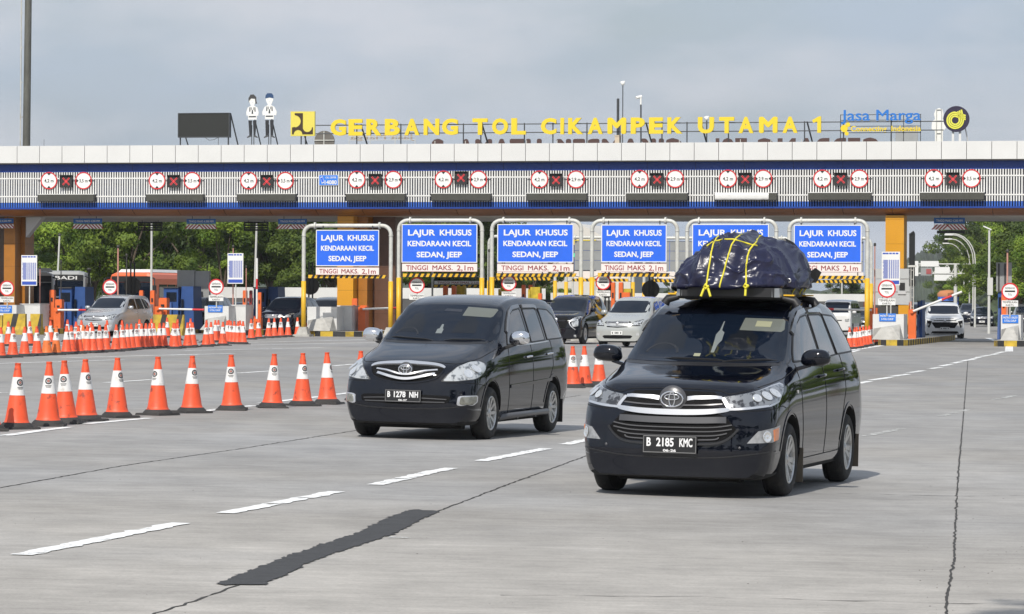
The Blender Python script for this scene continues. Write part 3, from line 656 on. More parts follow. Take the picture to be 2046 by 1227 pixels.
# tall pole at the far left, behind the canopy
def far_pole():
    D_ = 40.; p = CAN @ Vector((C(49.5, 300, D_)[0], D_, 0)); o = empty('light_mast', (p.x, p.y, gz(p.x)), -TH, 'very tall grey light mast rising behind the canopy at the left edge', 'mast')
    m = MB(); s_ = p.y / FPX; m.bar((0, 0, 0), (0.25, 0, 26), s_ * 8.5, 16, s_ * 6.2); m.build('pole', mat('mast_grey', (.10, .10, .085), .6, var=.25, vscale=3, dirt=(.22, .22, .2), dmin=.6, dmax=.75, dscale=3, stretch=(1, 1, .3)), o)
    m = MB(); m.bar((-s_ * 9.5, -.1, 0), (-s_ * 6, -.1, 26), .035, 6); 
    for z in range(2, 26, 2): m.box(-s_ * 9.5, -s_ * 4, -.12, -.02, z, z + .05)
    m.build('conduit', GALV, o)
far_pole()
# ================================================================ cars
CARBLK = mat('car_black_paint', (.0025, .0036, .0080), .045, spec=.5, coat=.22)
PLASTIC = mat('black_plastic', (.014, .014, .015), .5)
SATIN = mat('satin_black', (.02, .02, .022), .35)
CHROME = mat('chrome', (.82, .82, .83), .08, metal=1.)
ALLOY = mat('alloy_rim', (.55, .55, .54), .3, metal=.75, dirt=(.2, .18, .15), dmin=.5, dmax=.8, dscale=12)
TYRE = mat('tyre_rubber', (.018, .018, .018), .85, var=.2, vscale=6, dirt=(.07, .062, .052), dmin=.5, dmax=.8, dscale=5, bump=.4, bscale=60)
GLASSD = mat('tinted_glass', (.005, .009, .018), .02, spec=.28)
GLASSG = mat('side_glass', (.022, .024, .026), .03, coat=.5, spec=.8)
LAMP = mat('headlamp_lens', (.66, .67, .66), .15, metal=.5, coat=1., dirt=(.18, .19, .20), dmin=.52, dmax=.60, dscale=14)
LAMPD = mat('lamp_bowl', (.88, .88, .87), .18, metal=.75)
AMBER = mat('amber_lens', (.75, .22, .06), .2, coat=1.)
PLATEB = mat('plate_black', (.010, .010, .011), .4)
PLATEW = mat('plate_white', (.70, .70, .68), .4)
UNDER = mat('underbody', (.008, .008, .008), .9)
def pchip(xs, ys, x):
    n = len(xs)
    if x <= xs[0]: return ys[0]
    if x >= xs[-1]: return ys[-1]
    h = [xs[i + 1] - xs[i] for i in range(n - 1)]; d = [(ys[i + 1] - ys[i]) / h[i] for i in range(n - 1)]
    m = [d[0]] + [0 if d[i - 1] * d[i] <= 0 else 2 * d[i - 1] * d[i] / (d[i - 1] + d[i]) for i in range(1, n - 1)] + [d[-1]]
    i = max(k for k in range(n - 1) if xs[k] <= x); t = (x - xs[i]) / h[i]
    return ys[i] * (2 * t**3 - 3 * t**2 + 1) + h[i] * m[i] * (t**3 - 2 * t**2 + t) + ys[i + 1] * (-2 * t**3 + 3 * t**2) + h[i] * m[i + 1] * (t**3 - t**2)
def cat(p, n):
    out = []; P = [p[0]] + list(p) + [p[-1]]
    for i in range(1, len(P) - 2):
        a, b, c, d = P[i - 1], P[i], P[i + 1], P[i + 2]
        for k in range(n):
            t = k / n
            out.append(tuple(.5 * (2 * b[j] + (c[j] - a[j]) * t + (2 * a[j] - 5 * b[j] + 4 * c[j] - d[j]) * t * t + (3 * b[j] - a[j] - 3 * c[j] + d[j]) * t**3) for j in (0, 1)))
    out.append(tuple(P[-2])); return out
def scale_rows(rows, L, L2, fw=1., fh=1.): return [(r[0] * L2 / L, r[1] * fh, r[2] * fh, r[3] * fw, r[4] * fh, r[5] * fw, r[6] * fw, r[7] * fh, r[8] * fw, r[9]) for r in rows]
class Car:
    """body shell lofted from a table of cross sections; everything else is laid on its surface"""
    def __init__(s, L, W, rows, axles, wr, paint, dens=1., arch=.05, plan=.24, lean=None, name='body'):
        s.L, s.W, s.axles, s.wr = L, W, axles, wr
        # the shell: t ztop zedge wedge zbelt wbelt wmax zmax wsill zbot  (y = t - L/2, front at -L/2)
        ts = [r[0] for r in rows]; cols = list(zip(*rows))
        f = lambda k, t: pchip(ts, cols[k], t)
        n = int(46 * dens); sub = 4 if dens >= 1 else 2
        st = sorted(set([round(L * (.5 - .5 * math.cos(math.pi * i / n)) if dens >= 1 else L * i / n, 4) for i in range(n + 1)] + [0.03, .08] + [t for t in ts if 0 < t < L]))
        st = [a for i, a in enumerate(st) if i == 0 or a - st[i - 1] > .012 or a == L]
        rings = []
        for t in st:
            zt, ze, we, zbl, wb, wm, zm, ws, zb = [f(k, t) for k in range(1, 10)]
            side = [(ws - .07, zb), (ws, zb + .05), (ws + (wm - ws) * .8, zb + .05 + (zm - zb - .05) * .5), (wm, zm), (wm + (wb - wm) * .30, zm + (zbl - zm) * .62), (wb, zbl)]
            top = [(wb, zbl), ((wb + we) / 2 + .012, (zbl + ze) / 2), (we, ze), (we * .82, ze + (zt - ze) * .60), (we * .45, ze + (zt - ze) * .92), (0, zt)]
            sd = cat(side, sub); tp = cat(top, sub)
            right = sd + tp[1:]
            def dfm(x, z, t=t):
                k = max(0, 1 - t / 1.1)**2; y = t + k * plan * min(1.3, abs(x) / (W / 2))**2.6
                k2 = max(0, 1 - (L - t) / .8)**2; y -= k2 * .14 * (abs(x) / (W / 2))**2.5
                if lean: y += k * lean(z)
                return (x, y - L / 2, z)
            rings.append([dfm(x, z) for x, z in right])
        nS, nT = len(sd), len(tp); s.nS = nS
        vs = []; fs = []; N = nS + nT - 1; full = 2 * N - 1
        for r in rings:
            vs += r + [(-x, y, z) for x, y, z in reversed(r[:-1])]
        K = len(rings)
        for i in range(K - 1):
            for j in range(full - 1):
                a = i * full + j; fs.append((a, a + 1, a + full + 1, a + full))
        # floor and caps share the column layout of the top
        tx = [p[0] for p in tp]; frac = [x / tx[0] for x in tx]; frac = frac + [-q for q in reversed(frac[:-1])]; nc = len(frac)
        grid = {}
        for i, r in enumerate(rings):
            z, y = r[0][2], r[0][1]; row = [i * full] 
            for q in frac[1:-1]:
                yy = r[0][1] - (plan * max(0, 1 - st[i] / 1.1)**2 * (min(1.3, abs(r[0][0]) / (W / 2))**2.6 - min(1.3, abs(r[0][0] * q) / (W / 2))**2.6)); vs.append((r[0][0] * q, yy, z)); row.append(len(vs) - 1)
            row.append(i * full + full - 1); grid[i] = row
        for i in range(K - 1):
            for c in range(nc - 1): fs.append((grid[i][c], grid[i][c + 1], grid[i + 1][c + 1], grid[i + 1][c]))
        for i in (0, K - 1):
            r = rings[i]; prev = grid[i]
            for j in range(1, nS):
                if j == nS - 1: row = [i * full + nS - 1 + c for c in range(nc)]
                else:
                    row = [i * full + j]; t = st[i]
                    for q in frac[1:-1]:
                        x = r[j][0] * q; z = r[j][2]
                        if i == 0: y = plan * min(1.3, abs(x) / (W / 2))**2.6 + (lean(z) if lean else 0) - L / 2
                        else: y = L - .14 * (abs(x) / (W / 2))**2.5 - L / 2
                        vs.append((x, y, z)); row.append(len(vs) - 1)
                    row.append(i * full + full - 1 - j)
                for c in range(nc - 1): fs.append((prev[c], prev[c + 1], row[c + 1], row[c]))
                prev = row
        me = bpy.data.meshes.new(name); me.from_pydata(vs, [], fs)
        b = bmesh.new(); b.from_mesh(me); bmesh.ops.remove_doubles(b, verts=b.verts, dist=1e-5); bmesh.ops.recalc_face_normals(b, faces=b.faces); b.to_mesh(me)
        s.bvh = BVHTree.FromBMesh(b); b.free(); s.paint = paint
        me.materials.append(paint); me.materials.append(UNDER)
        # wheel housings
        mc = MB(); R_ = wr + arch
        for ay in axles:
            for sx in (-1, 1):
                xs = sorted((sx * (W / 2 + .2), sx * (W / 2 - .34)))
                mc.lathe([(0, xs[0]), (R_, xs[0]), (R_, xs[1]), (0, xs[1])], 40, axis='X', off=(0, ay - L / 2, wr + .015), sm=False)
        co = mc.build('cutter', UNDER); co.data.update()
        bb = bmesh.new(); bb.from_mesh(co.data); bmesh.ops.remove_doubles(bb, verts=bb.verts, dist=1e-5); bmesh.ops.recalc_face_normals(bb, faces=bb.faces); bb.to_mesh(co.data); bb.free()
        o = bpy.data.objects.new(name, me); link(o); md = o.modifiers.new('b', 'BOOLEAN'); md.object = co; md.operation = 'DIFFERENCE'; md.solver = 'EXACT'
        me2 = bpy.data.meshes.new_from_object(o.evaluated_get(bpy.context.evaluated_depsgraph_get())); o.modifiers.clear(); o.data = me2; me2.name = name
        bpy.data.objects.remove(co)
        me2.materials.clear(); me2.materials.append(paint); me2.materials.append(UNDER)
        for p in me2.polygons:
            c = p.center; p.material_index = 0
            for ay in axles:
                d = math.hypot(c.y - (ay - L / 2), c.z - wr - .015)
                if d < R_ - .002 and abs(c.x) < W / 2 - .03 and abs(c.x) > W / 2 - .36: p.material_index = 1
                if abs(d - R_) < .012 and abs(p.normal.x) < .5 and c.z < wr + R_ : p.material_index = 1
            if c.z < .24 and p.normal.z < -.5: p.material_index = 1
        me2.polygons.foreach_set('use_smooth', [True] * len(me2.polygons)); me2.set_sharp_from_angle(angle=R(32))
        s.body = o; s.root = None
    def hit(s, o, d):
        return s.bvh.ray_cast(Vector(o), Vector(d).normalized())
    def front(s, x, z): 
        q = s.hit((x, -s.L, z), (0, 1, 0)); return q[0], q[1]
    def side(s, y, z, sg=1):
        q = s.hit((sg * 3, y, z), (-sg, 0, 0)); return q[0], q[1]
    def view(s, kind, a, b, sg=1):
        if kind == 'front': return s.front(a * sg, b)
        if kind == 'side': return s.side(a, b, sg)
        if kind == 'top':
            q = s.hit((a * sg, b, 5), (0, 0, -1)); return q[0], q[1]
        if kind == 'diag':            # looking at the front corner from 35 degrees; a is measured across that view
            c, q_ = math.cos(R(35)), math.sin(R(35)); o = Vector((c * a, q_ * a, b)); d = Vector((-q_, c, 0))
            o2 = o - d * 6
            if sg < 0: o2.x *= -1; d = Vector((-d.x, d.y, d.z))
            q = s.hit(o2, d); return q[0], q[1]
    def patch(s, name, kind, poly, m, parent=None, off=.004, step=.05, sg=(1,), skirt=.02, both=False, round_=0):
        """a panel that follows the body surface inside an outline"""
        outs = []
        if round_: poly = cat([poly[-1]] + list(poly) + [poly[0]], round_)[round_:-round_] if 0 else _round(poly, round_)
        ring = []
        for a, b in zip(poly, poly[1:] + poly[:1]):
            n = max(1, int(math.hypot(b[0] - a[0], b[1] - a[1]) / step)); ring += [(a[0] + (b[0] - a[0]) * i / n, a[1] + (b[1] - a[1]) * i / n) for i in range(n)]
        n0 = len(ring); xs = [p[0] for p in ring]; ys = [p[1] for p in ring]; pts = list(ring)
        x = min(xs) + step / 2
        while x < max(xs):
            y = min(ys) + step / 2
            while y < max(ys):
                if _inside(x, y, ring) and min((x - p[0])**2 + (y - p[1])**2 for p in ring) > (step * .45)**2: pts.append((x, y))
                y += step
            x += step
        vv, ee, ff, ov, *_ = delaunay_2d_cdt([Vector(p) for p in pts], [], [list(range(n0))], 1, 1e-6)
        for g in ((1, -1) if both else sg):
            P = [s.view(kind, v.x, v.y, g) for v in vv]; good = [p[0] is not None for p in P]
            co = [((p[0] + p[1] * (off if p[1].dot(p[1]) else 0)) if k else Vector((0, 0, 0))) for p, k in zip(P, good)]
            lo = [((p[0] - p[1] * skirt) if k else Vector((0, 0, 0))) for p, k in zip(P, good)]
            fs = [list(f) for f in ff if all(good[i] for i in f)]
            ec = {}
            for f in fs:
                for i in range(len(f)):
                    e = (f[i], f[(i + 1) % len(f)]); ec[e] = ec.get(e, 0) + 1
            n = len(co); sk = [(a, a + n, b + n, b) for (a, b) in ec if (b, a) not in ec]
            me = bpy.data.meshes.new(name); me.from_pydata(co + lo, [], fs + sk)
            bm = bmesh.new(); bm.from_mesh(me); bmesh.ops.delete(bm, geom=[v for v in bm.verts if not v.link_faces], context='VERTS'); bmesh.ops.recalc_face_normals(bm, faces=bm.faces)
            ctr = sum((f.normal * f.calc_area() for f in bm.faces), Vector())
            bm.to_mesh(me); bm.free()
            # outward check against the body normal
            mid = P[len(P) // 2][1] if good[len(P) // 2] else None
            me.materials.append(m); me.polygons.foreach_set('use_smooth', [True] * len(me.polygons)); me.set_sharp_from_angle(angle=R(40))
            o = link(bpy.data.objects.new(name, me), parent or s.root); outs.append(o)
        return outs
    def line(s, name, kind, pts, wd, m, parent=None, off=.003, depth=.01, sg=(1,), both=False, step=.05, smooth=0, lift=None):
        """a narrow moulding or gap that follows the body surface"""
        outs = []
        if smooth: pts = cat(pts, smooth)
        P2 = []
        for a, b in zip(pts[:-1], pts[1:]):
            n = max(1, int(math.hypot(b[0] - a[0], b[1] - a[1]) / step)); P2 += [(a[0] + (b[0] - a[0]) * i / n, a[1] + (b[1] - a[1]) * i / n) for i in range(n)]
        P2.append(pts[-1])
        for g in ((1, -1) if both else sg):
            H = [s.view(kind, a, b, g) for a, b in P2]; H = [h for h in H if h[0] is not None]
            if len(H) < 2: continue
            if kind == 'front' and off > .01:            # average the normals so that trim runs clean over seams in the body
                for _ in range(4): H = [H[0]] + [((H[i - 1][0] + H[i][0] * 2 + H[i + 1][0]) / 4, (H[i - 1][1] + H[i][1] + H[i + 1][1]).normalized()) for i in range(1, len(H) - 1)] + [(H[-1][0], H[-2][1])]
                H[-1] = (H[-1][0], H[-2][1]); H[0] = (H[0][0], H[1][1])
            vs = []; fs = []
            for i, (p, nn) in enumerate(H):
                d = (H[min(i + 1, len(H) - 1)][0] - H[max(i - 1, 0)][0]).normalized(); u = d.cross(nn).normalized(); w_ = wd(i / (len(H) - 1)) if callable(wd) else wd
                of_ = off if not (kind == 'front' and off > .015) else .005 + (off - .005) * min(1., 6. * min(i, len(H) - 1 - i) / (len(H) - 1))
                c = p + nn * of_; vs += [c - u * w_ / 2 - nn * (of_ + depth), c - u * w_ / 2, c + u * w_ / 2, c + u * w_ / 2 - nn * (of_ + depth)]
            for i in range(len(H) - 1):
                for j in range(3): fs.append((4 * i + j, 4 * i + j + 1, 4 * i + j + 5, 4 * i + j + 4))
            fs += [(0, 1, 2, 3), (len(vs) - 4, len(vs) - 3, len(vs) - 2, len(vs) - 1)]
            b = MB(); b.add(vs, fs, 0, True); outs.append(b.build(name, m, parent or s.root, sharp=35))
        return outs
def _inside(x, y, ring):
    c = False; n = len(ring); j = n - 1
    for i in range(n):
        if (ring[i][1] > y) != (ring[j][1] > y) and x < (ring[j][0] - ring[i][0]) * (y - ring[i][1]) / (ring[j][1] - ring[i][1]) + ring[i][0]: c = not c
        j = i
    return c
def _round(poly, n=3, f=.22):
    out = []
    for i, p in enumerate(poly):
        a, b = Vector(poly[i - 1]), Vector(poly[(i + 1) % len(poly)]); p = Vector(p)
        q0 = p + (a - p) * min(f, .06 / max(1e-6, (a - p).length)); q1 = p + (b - p) * min(f, .06 / max(1e-6, (b - p).length))
        for k in range(n + 1):
            t = k / n; out.append(tuple((q0 * (1 - t)**2 + p * 2 * t * (1 - t) + q1 * t * t)))
    return out
def wheel(parent, x, y, r, wd=.21, style=0, sg=1, rim_r=None, steer=0.):
    """wheel > tyre, rim (> spokes are part of the rim), brake disc"""
    w_ = empty('wheel', (x, y, r), 0 if sg > 0 else math.pi); w_.parent = parent; w_.rotation_euler = (0, 0, (0 if sg > 0 else math.pi) + steer)
    rr = rim_r or r * .62
    m = MB(); h = wd / 2
    m.lathe([(rr - .01, h - .03), (rr + .005, h - .012), (rr + .02, h - .002), (r - .06, h + .004), (r - .025, h - .012), (r - .004, h - .045), (r, h - .07), (r, 0), (r, -h + .07), (r - .02, -h + .01), (rr, -h)], 40, axis='X')
    for k in range(4):
        if k in (1, 2): m.lathe([(r + .0006, h - .075 - k * .042), (r - .008, h - .078 - k * .042), (r - .008, h - .084 - k * .042), (r + .0006, h - .087 - k * .042)], 40, axis='X')
    m.build('tyre', TYRE, w_, fix=True)
    m = MB(); m.lathe([(rr + .004, h - .010), (rr - .006, h - .006), (rr - .016, h - .016), (rr - .022, h - .05), (rr - .03, -h * .6)], 40, axis='X')
    m.lathe([(.0, h - .02), (.028, h - .02), (.034, h - .03), (.06, h - .04), (.066, h - .07)], 20, axis='X')
    nsp, sw = ((10, .021), (10, .024), (5, .05), (8, .02))[style]
    for k in range(nsp):
        a = 2 * math.pi * k / nsp + (.10 if (style == 1 and k % 2) else -.10 if style == 1 else 0)
        c, q = math.cos(a), math.sin(a)
        def P(rad, tang, xx): return (xx, c * rad - q * tang, q * rad + c * tang)
        r0, r1 = .05, rr - .012; w0, w1 = sw * .8, sw * 1.05
        vs = [P(r0, -w0, h - .038), P(r0, w0, h - .038), P(r1, w1, h - .016), P(r1, -w1, h - .016), P(r0, -w0 * 1.2, h - .085), P(r0, w0 * 1.2, h - .085), P(r1, w1 * 1.2, h - .06), P(r1, -w1 * 1.2, h - .06)]
        m.add(vs, [(0, 1, 2, 3), (0, 4, 5, 1), (1, 5, 6, 2), (2, 6, 7, 3), (3, 7, 4, 0), (4, 7, 6, 5)])
    m.build('rim', ALLOY, w_, sharp=30)
    m = MB(); m.lathe([(0, h - .13), (rr * .72, h - .13), (rr * .72, h - .15)], 28, axis='X'); m.build('brake_disc', mat('brake_disc', (.12, .11, .10), .5, metal=.6), w_)
    m = MB(); m.lathe([(rr - .032, -h * .55), (.0, -h * .5)], 28, axis='X'); m.build('wheel_back', UNDER, w_)
    return w_
def mirror(parent, x, y, z, sx, sy, sz, m, sg=1, low=None, tilt=0.):
    o = empty('side_mirror', (sg * x, y, z)); o.parent = parent
    b = MB(); n, k = 20, 12; vs = []; fs = []
    for i in range(k + 1):
        v = math.pi * i / k
        for j in range(n):
            u = 2 * math.pi * j / n; se = lambda q, e: math.copysign(abs(q)**e, q)
            X = sx * se(math.cos(u), .7) * se(math.sin(v), .7); Z = sz * se(math.cos(v), .75); Y = sy * se(math.sin(u), .8) * se(math.sin(v), .7)
            if Y > 0: Y *= .45
            X *= (1 - .12 * (Z / sz)); Z -= .12 * sz * (X / sx) * 0
            vs.append((sg * X, Y, Z + .10 * sz * (X / sx)))
    for i in range(k):
        for j in range(n): a, c = i * n + j, i * n + (j + 1) % n; fs.append((a, c, c + n, a + n))
    b.add(vs, fs, 0, True); b.build('mirror_cover', m, o)
    b = MB(); b.box(-sx * .85, sx * .85, sy * .36, sy * .5, -sz * .75, sz * .75); b.build('mirror_glass', CHROME, o)
    b = MB(); b.add([(-sg * sx * .6, -sy * .4, -sz * .8), (-sg * sx * .6, sy * .3, -sz * .8), (-sg * sx * 1.5, sy * .5, -sz * 1.25), (-sg * sx * 1.5, -sy * .5, -sz * 1.25), (-sg * sx * .3, -sy * .4, -sz * 1.05), (-sg * sx * .3, sy * .3, -sz * 1.05), (-sg * sx * 1.5, sy * .5, -sz * 1.7), (-sg * sx * 1.5, -sy * .5, -sz * 1.7)],
        [(0, 1, 2, 3), (4, 7, 6, 5), (0, 4, 5, 1), (1, 5, 6, 2), (2, 6, 7, 3), (3, 7, 4, 0)]); b.build('mirror_arm', PLASTIC if low is None else low, o)
    return o
def handle(car, y, z, m, parent, both=True, w_=.17):
    for sg in ((1, -1) if both else (1,)):
        p, n = car.side(y, z, sg); 
        b = MB(); pts = [p + n * .004 + Vector((0, -w_ / 2, 0)), p + n * .035 + Vector((0, -w_ * .3, .004)), p + n * .038 + Vector((0, w_ * .3, .006)), p + n * .004 + Vector((0, w_ / 2, .006))]
        b.tube(pts, .013, 8); b.lathe([(0, -.004), (.035, -.004), (.04, .002)], 14, axis='X', off=(p.x, p.y, p.z - .012)) if 0 else None
        b.build('door_handle', m, parent)
        b = MB(); q = p + n * .001; b.add([q + Vector((0, math.cos(a) * .05, math.sin(a) * .028 - .008)) + n * .002 for a in [2 * math.pi * k / 14 for k in range(14)]], [tuple(range(14))]); b.build('handle_cup', PLASTIC, parent)
def emblem(parent, p, rx, rz, m, y=0.):
    """three interlocking ovals on a badge"""
    b = MB()
    def oval(cx, cz_, a, c, th):
        n = 30; pts = [(cx + a * math.cos(2 * math.pi * k / n), y, cz_ + c * math.sin(2 * math.pi * k / n)) for k in range(n + 1)]; b.tube([(p[0] + q[0], p[1] + q[1], p[2] + q[2]) for q in pts], th, 6, caps=False)
    oval(0, 0, rx, rz, .008); oval(0, rz * .28, rx * .66, rz * .36, .0065); oval(0, 0, rx * .26, rz * .94, .0065)
    b.build('badge', m, parent)
def plate(parent, x, y, z, s_, w_=.43, h=.145, m=None, tm=None, sub=None, tilt=0., pw=None):
    o = empty('licence_plate', (x, y, z)); o.parent = parent; o.rotation_euler = (tilt, 0, 0)
    b = MB(); b.box(-w_ / 2, w_ / 2, -.006, .006, -h / 2, h / 2, 0); b.build('plate', m or PLATEB, o)
    tm = tm or mat('plate_text', (.75, .75, .75), .5)
    b = MB(); e = .006
    for q in ((-w_ / 2 + .006, w_ / 2 - .006, h / 2 - .012, h / 2 - .007), (-w_ / 2 + .006, w_ / 2 - .006, -h / 2 + .007, -h / 2 + .012)): b.box(q[0], q[1], -.008, -.0065, q[2], q[3])
    for q in (-1, 1): b.box(q * (w_ / 2 - .0085) - .002, q * (w_ / 2 - .0085) + .002, -.008, -.0065, -h / 2 + .013, h / 2 - .013)
    b.build('border', mat('plate_border', (.22, .22, .22), .5), o)
    if s_:
        parts = s_.split(' '); total = sum(len(q) for q in parts) + len(parts) - 1; x0 = -(pw or w_ * .86) / 2; cw = (pw or w_ * .86) / total
        cz_ = h * .13 if sub else 0; hh = h * (.50 if sub else .6)
        for q in parts:
            text(q, cw * len(q) * .94, hh, x0 + cw * len(q) / 2, -.0075, cz_, tm, o, bold=.03); x0 += cw * (len(q) + 1)
        if sub: text(sub, w_ * .24, h * .15, 0, -.0075, -h * .33, tm, o, bold=.03)
    return o
# ---------------------------------------------------------------- the two black people carriers in front
def place(car, px, py, yaw, wheel_xy, dx=0.):
    """puts the car so that the outer foot of its front wheel (seen right) stands at the given ground point"""
    g = G(px, py); off = Matrix.Rotation(-yaw, 3, 'Z') @ Vector((wheel_xy[0], wheel_xy[1], 0)); c = g - off + Vector((dx, 0, 0))
    return Vector((c.x, c.y, gz(c.x)))
def root_at(car, name, loc, yaw, label, catg, group=None):
    r = empty(name, loc, -yaw, label, catg, group)
    dzdx = (gz(loc[0] + .8) - gz(loc[0] - .8)) / 1.6
    r.rotation_euler = (0, -math.atan(dzdx), -yaw)
    car.root = r; car.body.parent = r; return r
# ---- left car
LA = 4.58
rowsA = [  # t    ztop  zedge wedge zbelt wbelt wmax  zmax  wsill zbot
    (0.00, .800, .780, .56, .70, .74, .780, .48, .72, .22),
    (0.06, .885, .865, .58, .74, .79, .825, .50, .76, .20),
    (0.13, .935, .905, .60, .79, .82, .850, .52, .79, .19),
    (0.25, .975, .945, .62, .84, .835, .865, .56, .81, .19),
    (0.60, 1.06, 1.03, .64, .93, .845, .880, .62, .83, .19),
    (1.00, 1.145, 1.115, .68, .99, .850, .885, .66, .84, .20),
    (1.12, 1.18, 1.145, .70, 1.005, .850, .885, .68, .84, .20),
    (1.50, 1.40, 1.335, .695, 1.02, .852, .885, .70, .84, .20),
    (1.86, 1.595, 1.53, .665, 1.03, .853, .885, .70, .84, .20),
    (2.02, 1.66, 1.595, .655, 1.035, .853, .885, .70, .84, .20),
    (2.40, 1.725, 1.665, .645, 1.045, .853, .885, .70, .84, .20),
    (2.90, 1.755, 1.690, .655, 1.06, .853, .885, .70, .84, .20),
    (3.60, 1.745, 1.680, .66, 1.085, .850, .885, .70, .84, .21),
    (4.10, 1.71, 1.640, .655, 1.11, .840, .880, .70, .83, .24),
    (4.36, 1.64, 1.56, .635, 1.10, .825, .865, .68, .81, .28),
    (4.50, 1.38, 1.32, .57, 1.05, .79, .845, .66, .79, .30),
    (4.58, 1.12, 1.08, .56, .98, .76, .82, .62, .77, .34)]
carA = Car(LA, 1.77 * .96, scale_rows(rowsA, 1, 1, .96), (.86, 3.61), .325, CARBLK, plan=.21, lean=lambda z: .05 * max(0, z - .62) / .3 - .02 * math.exp(-((z - .45) / .12)**2))
yawA = R(16.4)
locA = place(carA, 985, 878, yawA, (.852, .86 - LA / 2), -.015)
rA = root_at(carA, 'people_carrier', locA, yawA, 'black people carrier with chrome mirrors and bare roof, plate B 1278 NIH', 'car')
# ---- right car
LB = 4.735
rowsB = [
    (0.00, .830, .810, .60, .72, .78, .800, .46, .76, .20),
    (0.06, .945, .925, .62, .78, .82, .850, .50, .80, .19),
    (0.12, 1.00, .975, .64, .83, .845, .880, .54, .83, .18),
    (0.24, 1.04, 1.010, .66, .88, .860, .900, .60, .85, .18),
    (0.60, 1.10, 1.065, .68, .96, .870, .910, .66, .865, .19),
    (1.00, 1.165, 1.130, .71, 1.02, .875, .915, .70, .875, .20),
    (1.12, 1.20, 1.165, .72, 1.035, .875, .915, .70, .875, .20),
    (1.50, 1.41, 1.345, .71, 1.05, .875, .915, .72, .875, .20),
    (1.86, 1.61, 1.545, .685, 1.06, .875, .915, .72, .875, .20),
    (2.02, 1.675, 1.61, .675, 1.065, .875, .915, .72, .875, .20),
    (2.40, 1.745, 1.685, .665, 1.08, .875, .915, .72, .875, .20),
    (2.95, 1.775, 1.712, .655, 1.10, .872, .915, .72, .875, .20),
    (3.70, 1.75, 1.688, .64, 1.13, .865, .915, .72, .875, .22),
    (4.25, 1.69, 1.62, .62, 1.15, .850, .910, .72, .865, .25),
    (4.52, 1.58, 1.50, .60, 1.13, .825, .890, .70, .85, .29),
    (4.66, 1.36, 1.30, .58, 1.08, .80, .865, .68, .83, .32),
    (4.735, 1.12, 1.08, .57, 1.0, .77, .84, .64, .80, .36)]
carB = Car(LB, 1.83 * .965, scale_rows(rowsB, 1, 1, .965), (.93, 3.68), .335, CARBLK, plan=.20, lean=lambda z: .05 * max(0, z - .66) / .3 - .015 * math.exp(-((z - .42) / .12)**2))
yawB = R(16.2)
locB = place(carB, 1580, 991, yawB, (.885, .93 - LB / 2), .0)
rB = root_at(carB, 'people_carrier', locB, yawB, 'black people carrier carrying a tarpaulin bundle on its roof, plate B 2185 KMC', 'car')
def local(r, car, px, py):
    bpy.context.view_layer.update()
    M = r.matrix_world.inverted(); q = car.bvh.ray_cast(M @ O, (M.to_3x3() @ ray(px, py)).normalized()); return q[0]

def D3(x, y, z): return (x * math.cos(R(35)) + y * math.sin(R(35)), z)
def sym(h): return [p for p in h] + [(-a, b) for a, b in reversed(h) if abs(a) > 1e-6]
VISOR = mat('visor_card', (.13, .14, .125), .06, spec=.28)
ORNA = mat('ornament_pale', (.17, .19, .19), .06, spec=.28)
GAP = mat('panel_gap', (.001, .001, .001), .8)
GRBLK = mat('grille_black', (.003, .003, .0035), .75, spec=.2)
SATG = mat('satin_grey', (.10, .10, .105), .35, metal=.4)
CHRB = mat('bright_trim', (.78, .78, .79), .30, metal=.85)
def wipers(c, zs):
    for (a, b_) in zs: c.line('wiper', 'front', [a, b_], .018, PLASTIC, off=.022, depth=.01)
# ================= left car
c = carA
ws = [(0, 1.180), (.40, 1.180), (.69, 1.190), (.727, 1.215), (.712, 1.30), (.677, 1.44), (.638, 1.56), (.605, 1.60), (.30, 1.622), (0, 1.626)]
c.patch('cowl', 'front', sym([(0, 1.150), (.40, 1.150), (.76, 1.17), (.785, 1.20), (.757, 1.23), (.3, 1.2), (0, 1.2)]), SATIN, off=.002)
c.patch('windshield', 'front', sym(ws), GLASSD, off=.006)
wipers(c, [((-.60, 1.215), (.0, 1.185)), ((.12, 1.19), (.66, 1.20))])
c.patch('sun_visor', 'front', [(.20, 1.49), (.56, 1.475), (.585, 1.49), (.60, 1.565), (.58, 1.58), (.21, 1.60)], VISOR, off=.0075, skirt=.001)
c.patch('inside_mirror', 'front', [(-.07, 1.545), (.16, 1.535), (.16, 1.565), (-.05, 1.575)], mat('mirror_dim', (.03, .034, .045), .06, spec=.28), off=.0075, skirt=.001)
c.patch('ornament', 'front', [(-.03, 1.27), (.05, 1.27), (.05, 1.32), (.035, 1.33), (.025, 1.38), (.0, 1.38), (-.005, 1.33), (-.03, 1.32)], ORNA, off=.0075, skirt=.001)
hl = [(.430, -2.235, .712), (.500, -2.19, .802), (.575, -2.06, .895), (.665, -1.82, .955), (.750, -1.67, .963), (.808, -1.60, .925), (.826, -1.64, .865), (.825, -1.80, .790), (.785, -1.99, .742), (.61, -2.18, .716)]
c.patch('headlight', 'diag', [D3(*p) for p in hl], mat('lamp_rim_dark', (.05, .05, .05), .3), off=.002, both=True, step=.03, round_=3)
cen = Vector((sum(D3(*p)[0] for p in hl) / 10, sum(p[2] for p in hl) / 10))
hp = c.patch('lamp_lens', 'diag', [tuple(cen + (Vector(D3(*p)) - cen) * .93) for p in hl], LAMP, off=.008, both=True, step=.025, round_=3)
